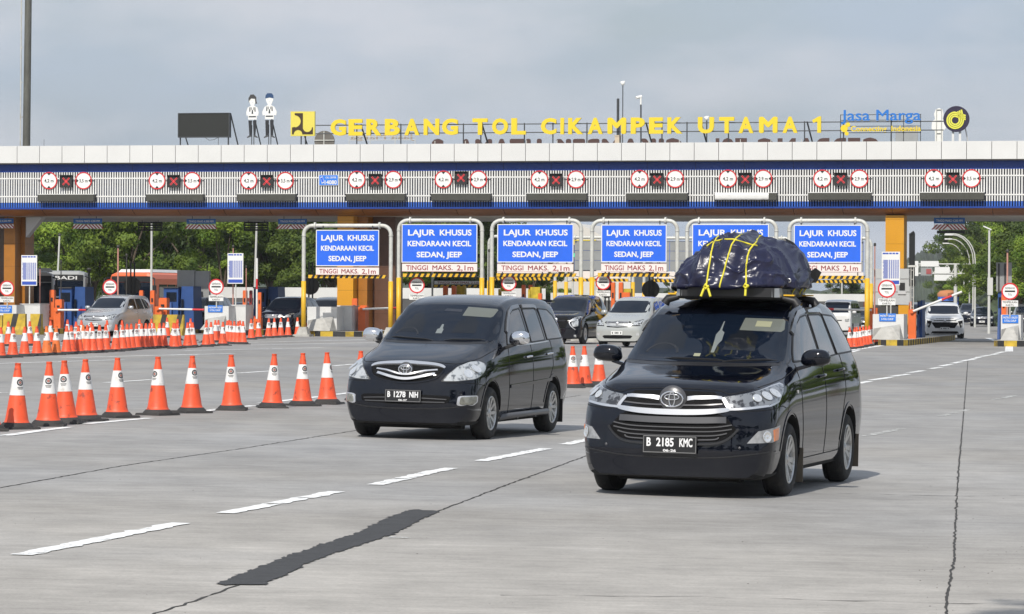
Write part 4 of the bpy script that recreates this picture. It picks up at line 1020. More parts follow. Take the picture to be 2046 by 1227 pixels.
for g in (1, -1):
    for (dx, dz, r_) in ((.095, .028, .068), (-.035, -.028, .060)):
        q = c.view('diag', cen.x + dx, cen.y + dz, g)
        b = MB(); p, n_ = q; ux = n_.cross(Vector((0, 0, 1))).normalized(); uz = ux.cross(n_).normalized()
        vs = []; ra = ((1, .013), (.86, .016), (.80, .0125), (.45, .0118), (.25, .015), (.02, .0155))
        for rr_, hh_ in ra: vs += [p + n_ * hh_ + (ux * math.cos(2 * math.pi * k / 20) + uz * math.sin(2 * math.pi * k / 20)) * r_ * rr_ for k in range(20)]
        b.add(vs, [(i * 20 + k, i * 20 + (k + 1) % 20, i * 20 + 20 + (k + 1) % 20, i * 20 + 20 + k) for i in range(len(ra) - 1) for k in range(20)], 0, True); b.build('lamp_bowl', LAMPD, rA)
gr = [(0, .915), (.28, .915), (.44, .900), (.455, .87), (.42, .79), (.35, .735), (.15, .695), (0, .690)]
c.patch('grille', 'front', sym(gr), GRBLK, off=.004)
def vbar(c, name, pts, w_, m, off=.02, both=False): return c.line(name, 'front', [(-a, b) for a, b in reversed(pts) if a > 0] + pts, w_, m, off=off, depth=.02, smooth=4)
vbar(c, 'grille_bar', [(0, .925), (.12, .918), (.28, .912), (.42, .895), (.465, .880)], lambda t: .024 + .040 * math.sin(math.pi * t)**.6, CHRB, .022)
vbar(c, 'grille_bar', [(0, .790), (.10, .797), (.24, .824), (.385, .855)], .020, CHRB, .034)
vbar(c, 'grille_bar', [(0, .738), (.10, .746), (.25, .780), (.365, .808)], .030, CHRB, .034)
vbar(c, 'grille_surround', [(0, .690), (.15, .697), (.35, .735), (.44, .80), (.47, .88)], .018, CARBLK, .018)
p, n_ = c.front(0, .850); emblem(rA, (p.x, p.y - .045, .852), .082, .055, CHROME)
b = MB(); b.lathe([(0, 0), (.085, 0), (.09, .03)], 24, axis='Y', off=(0, p.y - .038, .852)); b.build('badge_base', SATG, rA)
pe, _ = c.front(0, .535); plate(rA, 0, pe.y - .028, .535, 'B 1278 NIH', .455, .150, sub='06-27', tilt=R(-3))
c.patch('lower_grille', 'front', sym([(0, .560), (.52, .548), (.565, .53), (.545, .468), (.48, .452), (0, .440)]), GRBLK, off=.004)
vbar(c, 'grille_bar', [(0, .515), (.30, .512), (.52, .502)], .010, SATG, .012); vbar(c, 'grille_bar', [(0, .470), (.30, .468), (.50, .468)], .012, SATG, .012)
fg = [(.650, -2.20, .548), (.823, -1.96, .556), (.831, -1.98, .475), (.80, -2.056, .436), (.632, -2.21, .430)]
c.patch('fog_light', 'diag', [D3(*p) for p in fg], CHRB, off=.006, both=True, step=.03, round_=3)
cen = Vector((sum(D3(*p)[0] for p in fg) / 5, sum(p[2] for p in fg) / 5))
c.patch('fog_lens', 'diag', [tuple(cen + (Vector(D3(*p)) - cen) * .80) for p in fg], mat('fog_glass', (.22, .22, .19), .15, metal=.3, coat=1., var=.4, vscale=25), off=.010, both=True, step=.03, round_=3)
c.line('bumper_seam', 'diag', [D3(-.0 + x_, y_, z_) for x_, y_, z_ in ((.50, -2.23, .70), (.70, -2.13, .705), (.85, -1.95, .69), (.88, -1.72, .66))], .007, GAP, both=True)
c.line('hood_seam', 'front', [(-a, b_) for a, b_ in ((.77, 1.13), (.735, 1.0), (.66, .955), (.57, .925), (.3, .945), (.0, .95))] + [(a, b_) for a, b_ in ((.3, .945), (.57, .925), (.66, .955), (.735, 1.0), (.77, 1.13))], .007, GAP, smooth=2)
vbar(c, 'bumper_lip', [(0, .385), (.4, .392), (.66, .42), (.80, .45)], .012, SATIN, .008)
# side
WF = [(-.60, 1.150), (-.52, 1.25), (-.38, 1.39), (-.20, 1.51), (-.04, 1.565), (.27, 1.59), (.335, 1.165)]
WR_ = [(.385, 1.585), (.90, 1.59), (.965, 1.57), (1.06, 1.19), (.435, 1.17)]
WQ = [(1.09, 1.59), (1.50, 1.575), (1.72, 1.50), (1.88, 1.36), (1.955, 1.23), (1.92, 1.21), (1.17, 1.195)]
for nm, w_ in (('door_window', WF), ('door_window', WR_), ('quarter_window', WQ)):
    c.patch(nm, 'side', w_, GLASSG, off=.005, both=True, step=.07, round_=2); c.line('window_seal', 'side', w_ + [w_[0]], .016, PLASTIC, off=.008, both=True)
c.line('rain_visor', 'side', [(-.50, 1.30), (-.36, 1.43), (-.19, 1.545), (-.03, 1.60), (.27, 1.625)], .045, mat('smoke_visor', (.05, .052, .055), .08, coat=1.), off=.018, both=True)
c.line('rain_visor', 'side', [(.39, 1.62), (.90, 1.622), (.99, 1.60)], .045, MATS['smoke_visor'], off=.018, both=True)
c.line('chrome_sill', 'side', [(-.60, 1.130), (.40, 1.148), (1.2, 1.175)], .014, CHRB, off=.008, both=True)
c.line('door_gap', 'side', [(-.60, 1.12), (-.69, .95), (-.70, .64), (-.68, .30), (1.02, .30), (1.04, .55), (1.18, .75), (1.30, .86), (1.30, 1.16), (1.02, 1.60)], .008, GAP, both=True)
c.line('door_gap', 'side', [(.37, 1.15), (.37, .69), (.35, .30)], .008, GAP, both=True)
c.line('side_moulding', 'side', [(-.66, .635), (.34, .66), (1.02, .682), (1.20, .69)], .04, CARBLK, off=.014, both=True)
c.line('side_crease', 'side', [(-.66, .845), (.4, .88), (1.3, .93), (2.0, .97)], .006, SATG, off=.001, depth=.004, both=True) if 0 else None
for y_, z_ in ((.17, .985), (1.12, 1.010)): handle(c, y_, z_, CHROME, rA)
for g in (1, -1):
    b = MB(); b.tube([(g * .77, -.92, .25), (g * .87, -.80, .275), (g * .88, .9, .285), (g * .77, 1.02, .26)], .038, 10)
    for q in (-.5, .3): b.box(g * .66, g * .90, q, q + .05, .235, .26) if g > 0 else b.box(g * .90, g * .66, q, q + .05, .235, .26)
    b.build('side_step', mat('step_grey', (.12, .12, .125), .4, metal=.4), rA)
    b = MB(); b.box(min(g * .66, g * .87), max(g * .66, g * .87), 1.68, 1.70, .12, .42); b.build('mud_flap', PLASTIC, rA)
mirror(rA, .955, -.66, 1.235, .128, .09, .088, CHROME, 1); mirror(rA, .955, -.66, 1.235, .128, .09, .088, CHROME, -1)
for g in (1, -1):
    c.line('wheel_arch', 'side', [(-LA / 2 + .86 + .405 * math.cos(R(a)), .34 + .405 * math.sin(R(a))) for a in range(2, 172, 8)], .028, CARBLK, off=.007, depth=.03, sg=(g,))
    c.line('wheel_arch', 'side', [(-LA / 2 + 3.61 + .405 * math.cos(R(a)), .34 + .405 * math.sin(R(a))) for a in range(4, 180, 8)], .028, CARBLK, off=.007, depth=.03, sg=(g,))
    wheel(rA, g * .745, -LA / 2 + .86, .325, .21, 0, g, .205); wheel(rA, g * .745, -LA / 2 + 3.61, .325, .21, 0, g, .205)
b = MB(); b.box(-.55, .55, -LA / 2 + .15, LA / 2 - .3, .17, .24); b.box(-.62, .62, -LA / 2 + .35, -LA / 2 + .5, .14, .20); b.box(-.5, .2, -1.1, -.6, .13, .2); b.build('chassis', UNDER, rA)
b = MB(); b.add([(x_, y_, z_) for y_, z_, s_ in ((2.02, 1.705, .60), (2.24, 1.69, .58), (2.24, 1.665, .58), (2.02, 1.67, .6)) for x_ in (-s_, s_)], [(0, 1, 3, 2), (2, 3, 5, 4), (4, 5, 7, 6), (6, 7, 1, 0), (0, 2, 4, 6), (1, 7, 5, 3)]); b.build('roof_spoiler', CARBLK, rA)
INT1 = mat('cabin_shade', (.010, .012, .016), .08, spec=.28); INT2 = mat('cabin_trim', (.022, .023, .026), .08, spec=.28)
c.line('steering_wheel', 'front', [(-.40 + .15 * math.cos(R(t)), 1.235 + .10 * math.sin(R(t))) for t in range(10, 171, 20)], .022, INT2, off=.008, depth=.001)
for x_ in (-.36, .32): c.patch('seat', 'front', [(x_ - .15, 1.28), (x_ + .15, 1.28), (x_ + .13, 1.42), (x_ + .07, 1.44), (x_ + .07, 1.50), (x_ - .07, 1.50), (x_ - .07, 1.44), (x_ - .13, 1.42)], INT1, off=.0072, skirt=.001)
# ================= right car
c = carB
wsb = [(0, 1.180), (.45, 1.178), (.695, 1.186), (.724, 1.21), (.712, 1.28), (.676, 1.43), (.642, 1.55), (.608, 1.588), (.30, 1.602), (0, 1.605)]
c.patch('cowl', 'front', sym([(0, 1.150), (.40, 1.150), (.76, 1.165), (.80, 1.20), (.757, 1.23), (.3, 1.2), (0, 1.2)]), SATIN, off=.002)
c.patch('windshield', 'front', sym(wsb), GLASSD, off=.006)
wipers(c, [((-.36, 1.20), (.25, 1.188)), ((.20, 1.182), (.68, 1.205))])
c.patch('sun_visor', 'front', [(.24, 1.465), (.62, 1.455), (.64, 1.475), (.62, 1.555), (.60, 1.57), (.25, 1.575)], VISOR, off=.0075, skirt=.001)
c.line('steering_wheel', 'front', [(-.40 + .15 * math.cos(R(t)), 1.235 + .10 * math.sin(R(t))) for t in range(10, 171, 20)], .022, INT2, off=.008, depth=.001)
for x_ in (-.36, .30): c.patch('seat', 'front', [(x_ - .15, 1.28), (x_ + .15, 1.28), (x_ + .13, 1.42), (x_ + .07, 1.44), (x_ + .07, 1.50), (x_ - .07, 1.50), (x_ - .07, 1.44), (x_ - .13, 1.42)], INT1, off=.0072, skirt=.001)
c.patch('toll_sticker', 'front', [(.37, 1.500), (.51, 1.496), (.51, 1.545), (.37, 1.55)], mat('sticker_cream', (.30, .30, .20), .06, spec=.28), off=.009, skirt=.001)
c.patch('ornament', 'front', [(.055, 1.26), (.085, 1.26), (.09, 1.33), (.115, 1.37), (.11, 1.44), (.08, 1.46), (.075, 1.54), (.065, 1.54), (.06, 1.46), (.04, 1.42), (.05, 1.34)], ORNA, off=.0075, skirt=.001)
c.patch('dash_sticker', 'front', [(-.09, 1.225), (-.03, 1.224), (-.03, 1.25), (-.09, 1.25)], mat('sticker_cream', (0, 0, 0)), off=.0075, skirt=.001)
hb = [(.420, -2.275, .890), (.55, -2.19, .920), (.68, -1.99, .962), (.765, -1.78, 1.000), (.812, -1.62, 1.020), (.846, -1.60, 1.005), (.864, -1.72, .935), (.862, -1.88, .855), (.82, -2.06, .822), (.66, -2.23, .795), (.485, -2.30, .782)]
c.patch('headlight', 'diag', [D3(*p) for p in hb], CHRB, off=.003, both=True, step=.03)
cen = Vector((sum(D3(*p)[0] for p in hb) / 11, sum(p[2] for p in hb) / 11))
hi = [D3(*p) for p in hb]; hin = [(cen.x + (a - cen.x) * .93, cen.y + (b_ - cen.y) * .84 + .004) for a, b_ in hi]
c.patch('lamp_housing', 'diag', hin, mat('lamp_housing_grey', (.30, .31, .32), .22, metal=.6, coat=1., dirt=(.06, .06, .065), dmin=.5, dmax=.56, dscale=16), off=.007, both=True, step=.025)
for g in (1, -1):
    for k_, (dx, dz, r_) in enumerate(((.135, .022, .058), (.015, .0, .052), (-.095, -.018, .040))):
        p, n_ = c.view('diag', cen.x + dx, cen.y + dz, g)
        b = MB(); ux = n_.cross(Vector((0, 0, 1))).normalized(); uz = ux.cross(n_).normalized(); vs = []; ra = ((1, .011), (.88, .016), (.78, .012), (.42, .0105), (.28, .016), (.02, .017))
        for rr_, hh_ in ra: vs += [p + n_ * hh_ + (ux * math.cos(2 * math.pi * k / 20) * 1.15 + uz * math.sin(2 * math.pi * k / 20)) * r_ * rr_ for k in range(20)]
        b.add(vs, [(i * 20 + k, i * 20 + (k + 1) % 20, i * 20 + 20 + (k + 1) % 20, i * 20 + 20 + k) for i in range(len(ra) - 1) for k in range(20)], 0, True); b.build('lamp_bowl', LAMPD, rB)
c.patch('upper_grille', 'front', sym([(0, .945), (.35, .940), (.415, .900), (.47, .80), (.44, .775), (0, .765)]), GRBLK, off=.003)
c.line('grille_bar', 'front', [(.125, .878), (.27, .881), (.43, .890)], lambda t: .042 - .012 * t, CHRB, off=.020, both=True, depth=.02)
vbar(c, 'grille_bar', [(0, .820), (.26, .822), (.44, .835)], .012, SATG, .012)
vbar(c, 'grille_bar', [(0, .756), (.25, .762), (.39, .774), (.50, .792)], lambda t: .026 + .024 * math.sin(math.pi * t)**.5, CHRB, .024)
p, n_ = c.front(0, .870); emblem(rB, (p.x, p.y - .05, .872), .098, .066, CHROME)
b = MB(); b.lathe([(0, 0), (.10, 0), (.125, .03)], 24, axis='Y', off=(0, p.y - .042, .868)); b.build('badge_base', SATG, rB)
c.patch('lower_grille', 'front', sym([(0, .742), (.41, .752), (.47, .73), (.565, .625), (.565, .600), (.47, .530), (.40, .508), (0, .490)]), GRBLK, off=.003)
vbar(c, 'grille_bar', [(0, .688), (.25, .690), (.40, .697), (.48, .700)], .055, SATG, .020)
for z_, xe in ((.628, .53), (.592, .53), (.555, .49), (.52, .42)): vbar(c, 'grille_bar', [(0, z_), (.25, z_ + .002), (.40, z_ + .008), (xe, z_ + .03)], .010, mat('slat_grey', (.09, .09, .095), .35), .012)
vbar(c, 'grille_surround', [(0, .478), (.30, .484), (.44, .500), (.53, .56), (.585, .625)], .018, SATIN, .018)
pe, _ = c.front(0, .478); plate(rB, 0, pe.y - .030, .478, 'B 2185 KMC', .485, .160, sub='06-26', tilt=R(-2))
fb = [(.650, -2.27, .500), (.735, -2.22, .607), (.872, -1.91, .655), (.878, -1.95, .545), (.838, -2.10, .508)]
c.patch('fog_light', 'diag', [D3(*p) for p in fb], mat('fog_housing', (.35, .35, .35), .25, metal=.4, coat=1., var=.3, vscale=20), off=.005, both=True, step=.03)
cen = Vector((sum(D3(*p)[0] for p in fb) / 5, sum(p[2] for p in fb) / 5))
c.patch('turn_signal', 'diag', [(cen.x + a, cen.y + b_) for a, b_ in ((.045, .055), (.135, .072), (.135, .02), (.12, -.035), (.055, -.045))], AMBER, off=.009, both=True, step=.03)
for g in (1, -1):
    p, n_ = c.view('diag', cen.x - .035, cen.y - .005, g); b = MB(); ux = n_.cross(Vector((0, 0, 1))).normalized(); uz = ux.cross(n_).normalized(); vs = []
    ra = ((1, .011), (.86, .016), (.78, .012), (.3, .0105), (.02, .014))
    for rr_, hh_ in ra: vs += [p + n_ * hh_ + (ux * math.cos(2 * math.pi * k / 20) + uz * math.sin(2 * math.pi * k / 20)) * .05 * rr_ for k in range(20)]
    b.add(vs, [(i * 20 + k, i * 20 + (k + 1) % 20, i * 20 + 20 + (k + 1) % 20, i * 20 + 20 + k) for i in range(len(ra) - 1) for k in range(20)], 0, True); b.build('lamp_bowl', LAMPD, rB)
c.line('hood_seam', 'front', [(-a, b_) for a, b_ in ((.80, 1.14), (.79, 1.05), (.70, .985), (.60, .945), (.48, .925), (.40, .952), (.2, .962), (0, .964))] + [(a, b_) for a, b_ in ((.2, .962), (.40, .952), (.48, .925), (.60, .945), (.70, .985), (.79, 1.05), (.80, 1.14))], .007, GAP, smooth=2)
c.line('bumper_seam', 'diag', [D3(*p) for p in ((.56, -2.28, .775), (.74, -2.19, .785), (.86, -2.04, .800), (.905, -1.84, .82), (.915, -1.72, .80))], .007, GAP, both=True)
vbar(c, 'bumper_lip', [(0, .365), (.4, .372), (.66, .40), (.86, .43)], .010, SATIN, .006)
for q in ((-.60, .46), (.60, .46)): 
    p, _ = c.front(*q); b = MB(); b.lathe([(0, -.004), (.011, -.004), (.013, 0)], 10, axis='Y', off=(p.x, p.y, p.z)); b.build('sensor', SATG, rB)
WF = [(-.90, 1.195), (-.82, 1.27), (-.64, 1.41), (-.42, 1.525), (-.20, 1.59), (.08, 1.615), (.145, 1.205)]
WR_ = [(.19, 1.615), (.72, 1.615), (.82, 1.60), (.95, 1.235), (.215, 1.210)]
WQ = [(.90, 1.615), (1.45, 1.60), (1.72, 1.53), (1.92, 1.38), (2.00, 1.28), (1.95, 1.255), (1.05, 1.24)]
for nm, w_ in (('door_window', WF), ('door_window', WR_), ('quarter_window', WQ)):
    c.patch(nm, 'side', w_, GLASSG, off=.005, both=True, step=.07, round_=2); c.line('window_seal', 'side', w_ + [w_[0]], .016, PLASTIC, off=.008, both=True)
c.line('rain_visor', 'side', [(.19, 1.655), (.72, 1.655), (.84, 1.64)], .05, MATS['smoke_visor'], off=.020, both=True)
c.line('rain_visor', 'side', [(-.62, 1.45), (-.40, 1.56), (-.19, 1.63), (.08, 1.655)], .045, MATS['smoke_visor'], off=.018, both=True)
c.line('door_gap', 'side', [(-.90, 1.17), (-.96, 1.0), (-.95, .75), (-.85, .32), (.88, .33), (.92, .58), (1.05, .78), (1.16, .90), (1.16, 1.20), (.93, 1.63)], .008, GAP, both=True)
c.line('door_gap', 'side', [(.17, 1.20), (.17, .75), (.15, .32)], .008, GAP, both=True)
for y_, z_ in ((.0, 1.045), (.94, 1.085)): handle(c, y_, z_, CARBLK, rB)
b = MB(); q, n_ = c.side(-1.12, .93, 1); b.box(q.x - .01, q.x + .006, q.y - .02, q.y + .02, q.z - .015, q.z + .015); b.build('side_marker', LAMP, rB)
mirror(rB, .975, -.86, 1.235, .135, .09, .078, CARBLK, 1, low=CARBLK); mirror(rB, .975, -.86, 1.235, .135, .09, .078, CARBLK, -1, low=CARBLK)
for g in (1, -1):
    for ay in (.93, 3.68):
        c.line('wheel_arch', 'side', [(-LB / 2 + ay + .415 * math.cos(R(a)), .35 + .415 * math.sin(R(a))) for a in range(2, 178, 8)], .028, CARBLK, off=.007, depth=.03, sg=(g,))
        wheel(rB, g * .772, -LB / 2 + ay, .335, .215, 1, g, .215)
    b = MB(); b.box(min(g * .70, g * .90), max(g * .70, g * .90), -LB / 2 + 1.37, -LB / 2 + 1.39, .11, .42); b.build('mud_flap', mat('muddy_plastic', (.10, .085, .065), .9, var=.3), rB)
    b = MB(); b.box(min(g * .70, g * .90), max(g * .70, g * .90), -LB / 2 + 4.09, -LB / 2 + 4.11, .13, .45); b.build('mud_flap', MATS['muddy_plastic'], rB)
b = MB(); b.box(-.60, .60, -LB / 2 + .15, LB / 2 - .3, .18, .25); b.box(-.55, .55, -LB / 2 + .32, -LB / 2 + .5, .145, .21); b.box(.45, .68, -LB / 2 + .3, -LB / 2 + .44, .17, .23); b.box(-.68, -.45, -LB / 2 + .3, -LB / 2 + .44, .17, .23); b.box(-.5, .1, -1.1, -.6, .13, .2); b.build('chassis', UNDER, rB)
# ---------------------------------------------------------------- roof rack (part of the car) and the tarpaulin bundle roped on it
from mathutils import noise as mn
b = MB()
RX, RY0, RY1, RW, RZB = .065, -.52, .72, .445, 1.775
b.box(-RW, RW, RY0 - .03, RY0 + .03, RZB, RZB + .085, 0); b.box(-RW, RW, RY1 - .03, RY1 + .03, RZB, RZB + .07, 0)
for k in range(5): y_ = RY0 + .2 + k * .22; b.box(-RW, RW, y_ - .02, y_ + .02, RZB - .0, RZB + .02, 0)
rack = b.build('roof_rack', SATIN, rB, loc=(RX, 0, 0))
for g in (-1, 1):
    b = MB(); b.box(g * RW - .035, g * RW + .035, RY0 + .05, RY1 - .03, RZB + .005, RZB + .08, 0)
    for k in range(7): b.box(g * (RW + .0355) - .001, g * (RW + .0355) + .001, RY0 + .12 + k * .15, RY0 + .22 + k * .15, RZB + .03, RZB + .055, 0)
    b.build('side_rail', SATIN, rack)
    for y_ in (RY0, RY1):
        b = MB(); q = 1 if y_ > 0 else -1
        b.add([(g * (RW - .02), y_ + q * .035, RZB), (g * (RW + .045), y_ - q * .02, RZB), (g * (RW + .045), y_ - q * .15, RZB + .005), (g * (RW - .04), y_ - q * .15, RZB + .005), (g * (RW - .02), y_ + q * .03, RZB + .08), (g * (RW + .035), y_ - q * .02, RZB + .085), (g * (RW + .037), y_ - q * .15, RZB + .088), (g * (RW - .04), y_ - q * .15, RZB + .088)],
              [(0, 1, 2, 3), (4, 7, 6, 5), (0, 4, 5, 1), (1, 5, 6, 2), (2, 6, 7, 3), (3, 7, 4, 0)]); b.build('rail_end', mat('rail_silver', (.40, .41, .41), .35, metal=.6), rack)
for y_ in (-.36, .50):
    for g in (-1, 1):
        b = MB(); b.tube([(g * .63, y_, 1.70), (g * .60, y_, 1.745), (g * .50, y_, 1.765)], .035, 8, rs=[.045, .04, .028]); b.build('rack_foot', PLASTIC, rack)
    b = MB(); b.bar((-.56, y_, 1.766), (.56, y_, 1.766), .018); b.build('cross_bar', SATIN, rack)
    b = MB(); b.box(-.60, -.52, y_ - .02, y_ + .02, 1.785, 1.80); b.box(.50, .60, y_ - .03, y_ + .03, 1.79, 1.803); b.build('yellow_clamp', YEL, rack)
# the bundle
BW, BL, BH = .55, .80, .485
TARP = mat('tarpaulin_navy', (.011, .012, .040), .30, spec=.6, bump=.12, bscale=40, var=.2, vscale=3, dirt=(.05, .05, .07), dmin=.6, dmax=.85, dscale=5)
def bundle():
    n, k = 230, 120; vs = []; fs = []; cz0 = 1.852
    for i in range(k + 1):
        v = i / k
        for j in range(n):
            u = 2 * math.pi * j / n; cu, su = math.cos(u), math.sin(u)
            se = lambda q, e: math.copysign(abs(q)**e, q)
            ph = v * math.pi * .5                       # 0 bottom rim .. top centre
            rad = max(0, math.cos(ph))**.40; hgt = math.sin(ph)**.92
            sx, sy = se(cu, .72), se(su, .62)
            x, y, z = BW * rad * sx, BL * rad * sy, BH * hgt
            # luggage pushing out under the sheet: bulk shifted to the right, shoulder sloping on the left
            z *= 1 - .34 * max(0, -x / BW + .05)**1.5 - .05 * max(0, x / BW)
            x += .055 * (1 - v) * (1 if cu > 0 else .5) * cu * 1.2
            z += .028 * math.sin(x * 9 + 1.3) * (v > .3) * min(1, (v - .3) * 3) + .02 * math.sin(y * 7)
            p = Vector((x, y, z)); nrm = Vector((x / BW**2, y / BL**2, z / BH**2 + 1e-4)).normalized()
            wq = Vector((mn.noise(p * 2.1 + Vector((7, 3, 2))), mn.noise(p * 2.1 + Vector((1, 8, 5))), mn.noise(p * 2.3 + Vector((4, 4, 9))))) * .32
            lump = mn.noise(p * 2.4 + Vector((3, 1, 7)))                       # cases and bags under the sheet
            f1 = 1 - abs(mn.noise((p + wq) * 4.2 + Vector((1, 9, 4)))) * 2.6; f1 = max(0, f1)**2.2            # long creases
            f2 = 1 - abs(mn.noise(Vector(((p.x + wq.x) * 13, (p.y + wq.y) * 9, (p.z + wq.z * 1.5) * 5)) + Vector((5, 2, 1)))) * 2.6; f2 = max(0, f2)**2.4
            f3 = 1 - abs(mn.noise((p + wq * .6) * 19 + Vector((2, 7, 3)))) * 2.4; f3 = max(0, f3)**2
            dsp = .085 * lump + .030 * (f1 - .3) + .009 * (f2 - .3) + .0015 * (f3 - .3)
            # ropes pull the sheet in
            for rx in (-.33, -.10, .17): dsp -= .028 * math.exp(-((x - rx - .06 * (z - .3)) / .045)**2) * (z > .03)
            skirt = max(0, 1 - v * 7); dsp += skirt * .028 * math.sin(u * 15 + 2 * math.sin(u * 3))
            p += nrm * dsp * (1 if v < .97 else .4)
            z0 = .012 * math.sin(u * 9) - .035 * max(0, -sy) * (.5 - cu * .5) if i == 0 else 0
            vs.append((p.x + .045, p.y + .12, p.z + cz0 + z0 + .03 * max(0, cu) * (v < .2)))
    for i in range(k):
        for j in range(n): a, c_ = i * n + j, i * n + (j + 1) % n; fs.append((a, c_, c_ + n, a + n))
    fs.append(tuple(range(k * n, k * n + n)))
    vs2 = [(x * .96 + .001, y * .96 + .004, 1.862) for x, y, z in vs[:n]]; b0 = len(vs); vs += vs2
    for j in range(n): a, c_ = j, (j + 1) % n; fs.append((c_, a, b0 + a, b0 + c_))
    fs.append(tuple(range(b0, b0 + n)))
    return vs, fs
bpy.context.view_layer.update()
MBr = rB.matrix_world.copy()
o_b = empty('luggage_bundle', MBr @ Vector((0, 0, 1.85)), -yawB, 'bulky luggage bundle wrapped in creased navy tarpaulin on the car roof', 'luggage')
o_b.rotation_euler = rB.rotation_euler
bpy.context.view_layer.update(); MBi = o_b.matrix_world.inverted() @ MBr
vs, fs = bundle(); vs = [MBi @ Vector(v) for v in vs]
b = MB(); b.add(vs, fs, 0, True); tp = b.build('tarpaulin', TARP, o_b)
bm_ = bmesh.new(); bm_.from_mesh(tp.data); BB = BVHTree.FromBMesh(bm_); bm_.free()
def bhit(px, py):
    M = o_b.matrix_world.inverted(); q = BB.ray_cast(M @ O, (M.to_3x3() @ ray(px, py)).normalized()); return q[0], q[1]
ROPE = mat('yellow_rope', (.70, .62, .04), .6)
def rope(px, r=.0085, ext=None):
    P = []
    for (a, b_), (c_, d) in zip(px[:-1], px[1:]):
        n = 10
        for i in range(n):
            t = i / n; q, nn = bhit(a + (c_ - a) * t, b_ + (d - b_) * t)
            if q is not None: P.append(q + nn * r * 1.0)
    # ease out the folds: a taut rope bridges hollows
    for _ in range(3): P = [P[0]] + [(P[i - 1] + P[i] * 2 + P[i + 1]) / 4 + Vector((0, -.0028, .002)) for i in range(1, len(P) - 1)] + [P[-1]]
    if ext: P += [Vector(e) for e in ext]
    m = MB(); m.tube(P, r, 6); m.build('rope', ROPE, o_b); return P
L3 = lambda l: [(1330 + a / 6.817, 440 + b_ / 6.817) for a, b_ in l]
r1 = rope(L3([(735, 195), (690, 245), (655, 330), (620, 480), (595, 640), (570, 800), (550, 900)]))
r2 = rope(L3([(1040, 185), (970, 240), (900, 330), (850, 500), (800, 680), (760, 830), (735, 930)]))
r3 = rope(L3([(1400, 190), (1290, 215), (1240, 300), (1150, 400), (1110, 520), (1100, 700), (1095, 900)]))
rope(L3([(560, 350), (660, 290), (780, 262), (930, 260), (1080, 305), (1210, 345), (1260, 352)]), .008)
for e, dx in ((r1[-1], -.05), (r1[-1], .05), (r3[-1], -.004)):
    q = e + Vector((dx * .9, -.03, -.10)); m = MB(); m.tube([e, e + Vector((dx * .4, -.02, -.03)), q], .012, 6); m.build('rope', ROPE, o_b)
for e in (r1[-1], r3[-1]): m = MB(); m.tube([e + Vector((.02, -.02, -.015)), e + Vector((-.005, -.035, .012)), e + Vector((-.02, -.02, -.012)), e + Vector((.0, -.03, -.03)), e + Vector((.025, -.02, .0))], .012, 6); m.build('knot', ROPE, o_b)
for yy in (.1, .45, .62): m = MB(); m.tube([MBi @ Vector(p) for p in ((.60, yy, 1.95), (.585, yy - .01, 1.88), (.55, yy, 1.83), (.53, yy + .03, 1.78))], .008, 6); m.build('rope', ROPE, o_b)
# loose dark flaps at the far right corner and top
def flap(pts, m_): 
    m = MB(); n = len(pts); a = [MBi @ Vector(p) for p in pts]; m.add(a + [p + Vector((0, .02, 0)) for p in a], [tuple(range(n)), tuple(range(2 * n - 1, n - 1, -1))] + [(i, (i + 1) % n, (i + 1) % n + n, i + n) for i in range(n)]); m.build('tarpaulin_flap', m_, o_b)
TB = mat('tarpaulin_black', (.008, .008, .010), .35, spec=.6)
flap([(.58, .62, 1.90), (.66, .70, 1.93), (.70, .70, 2.02), (.66, .62, 2.06), (.60, .60, 2.02)], TB)
flap([(.33, .52, 2.28), (.37, .56, 2.34), (.45, .58, 2.30), (.54, .60, 2.20), (.55, .56, 2.16), (.44, .50, 2.22)], TB)
# small grommet
q, nn = bhit(*L3([(1680, 822)])[0])
if q is not None: m = MB(); m.lathe([(.012, -.004), (.020, -.006), (.022, 0)], 12, axis='Y', off=tuple(q)); m.build('grommet', ALLOY, o_b)
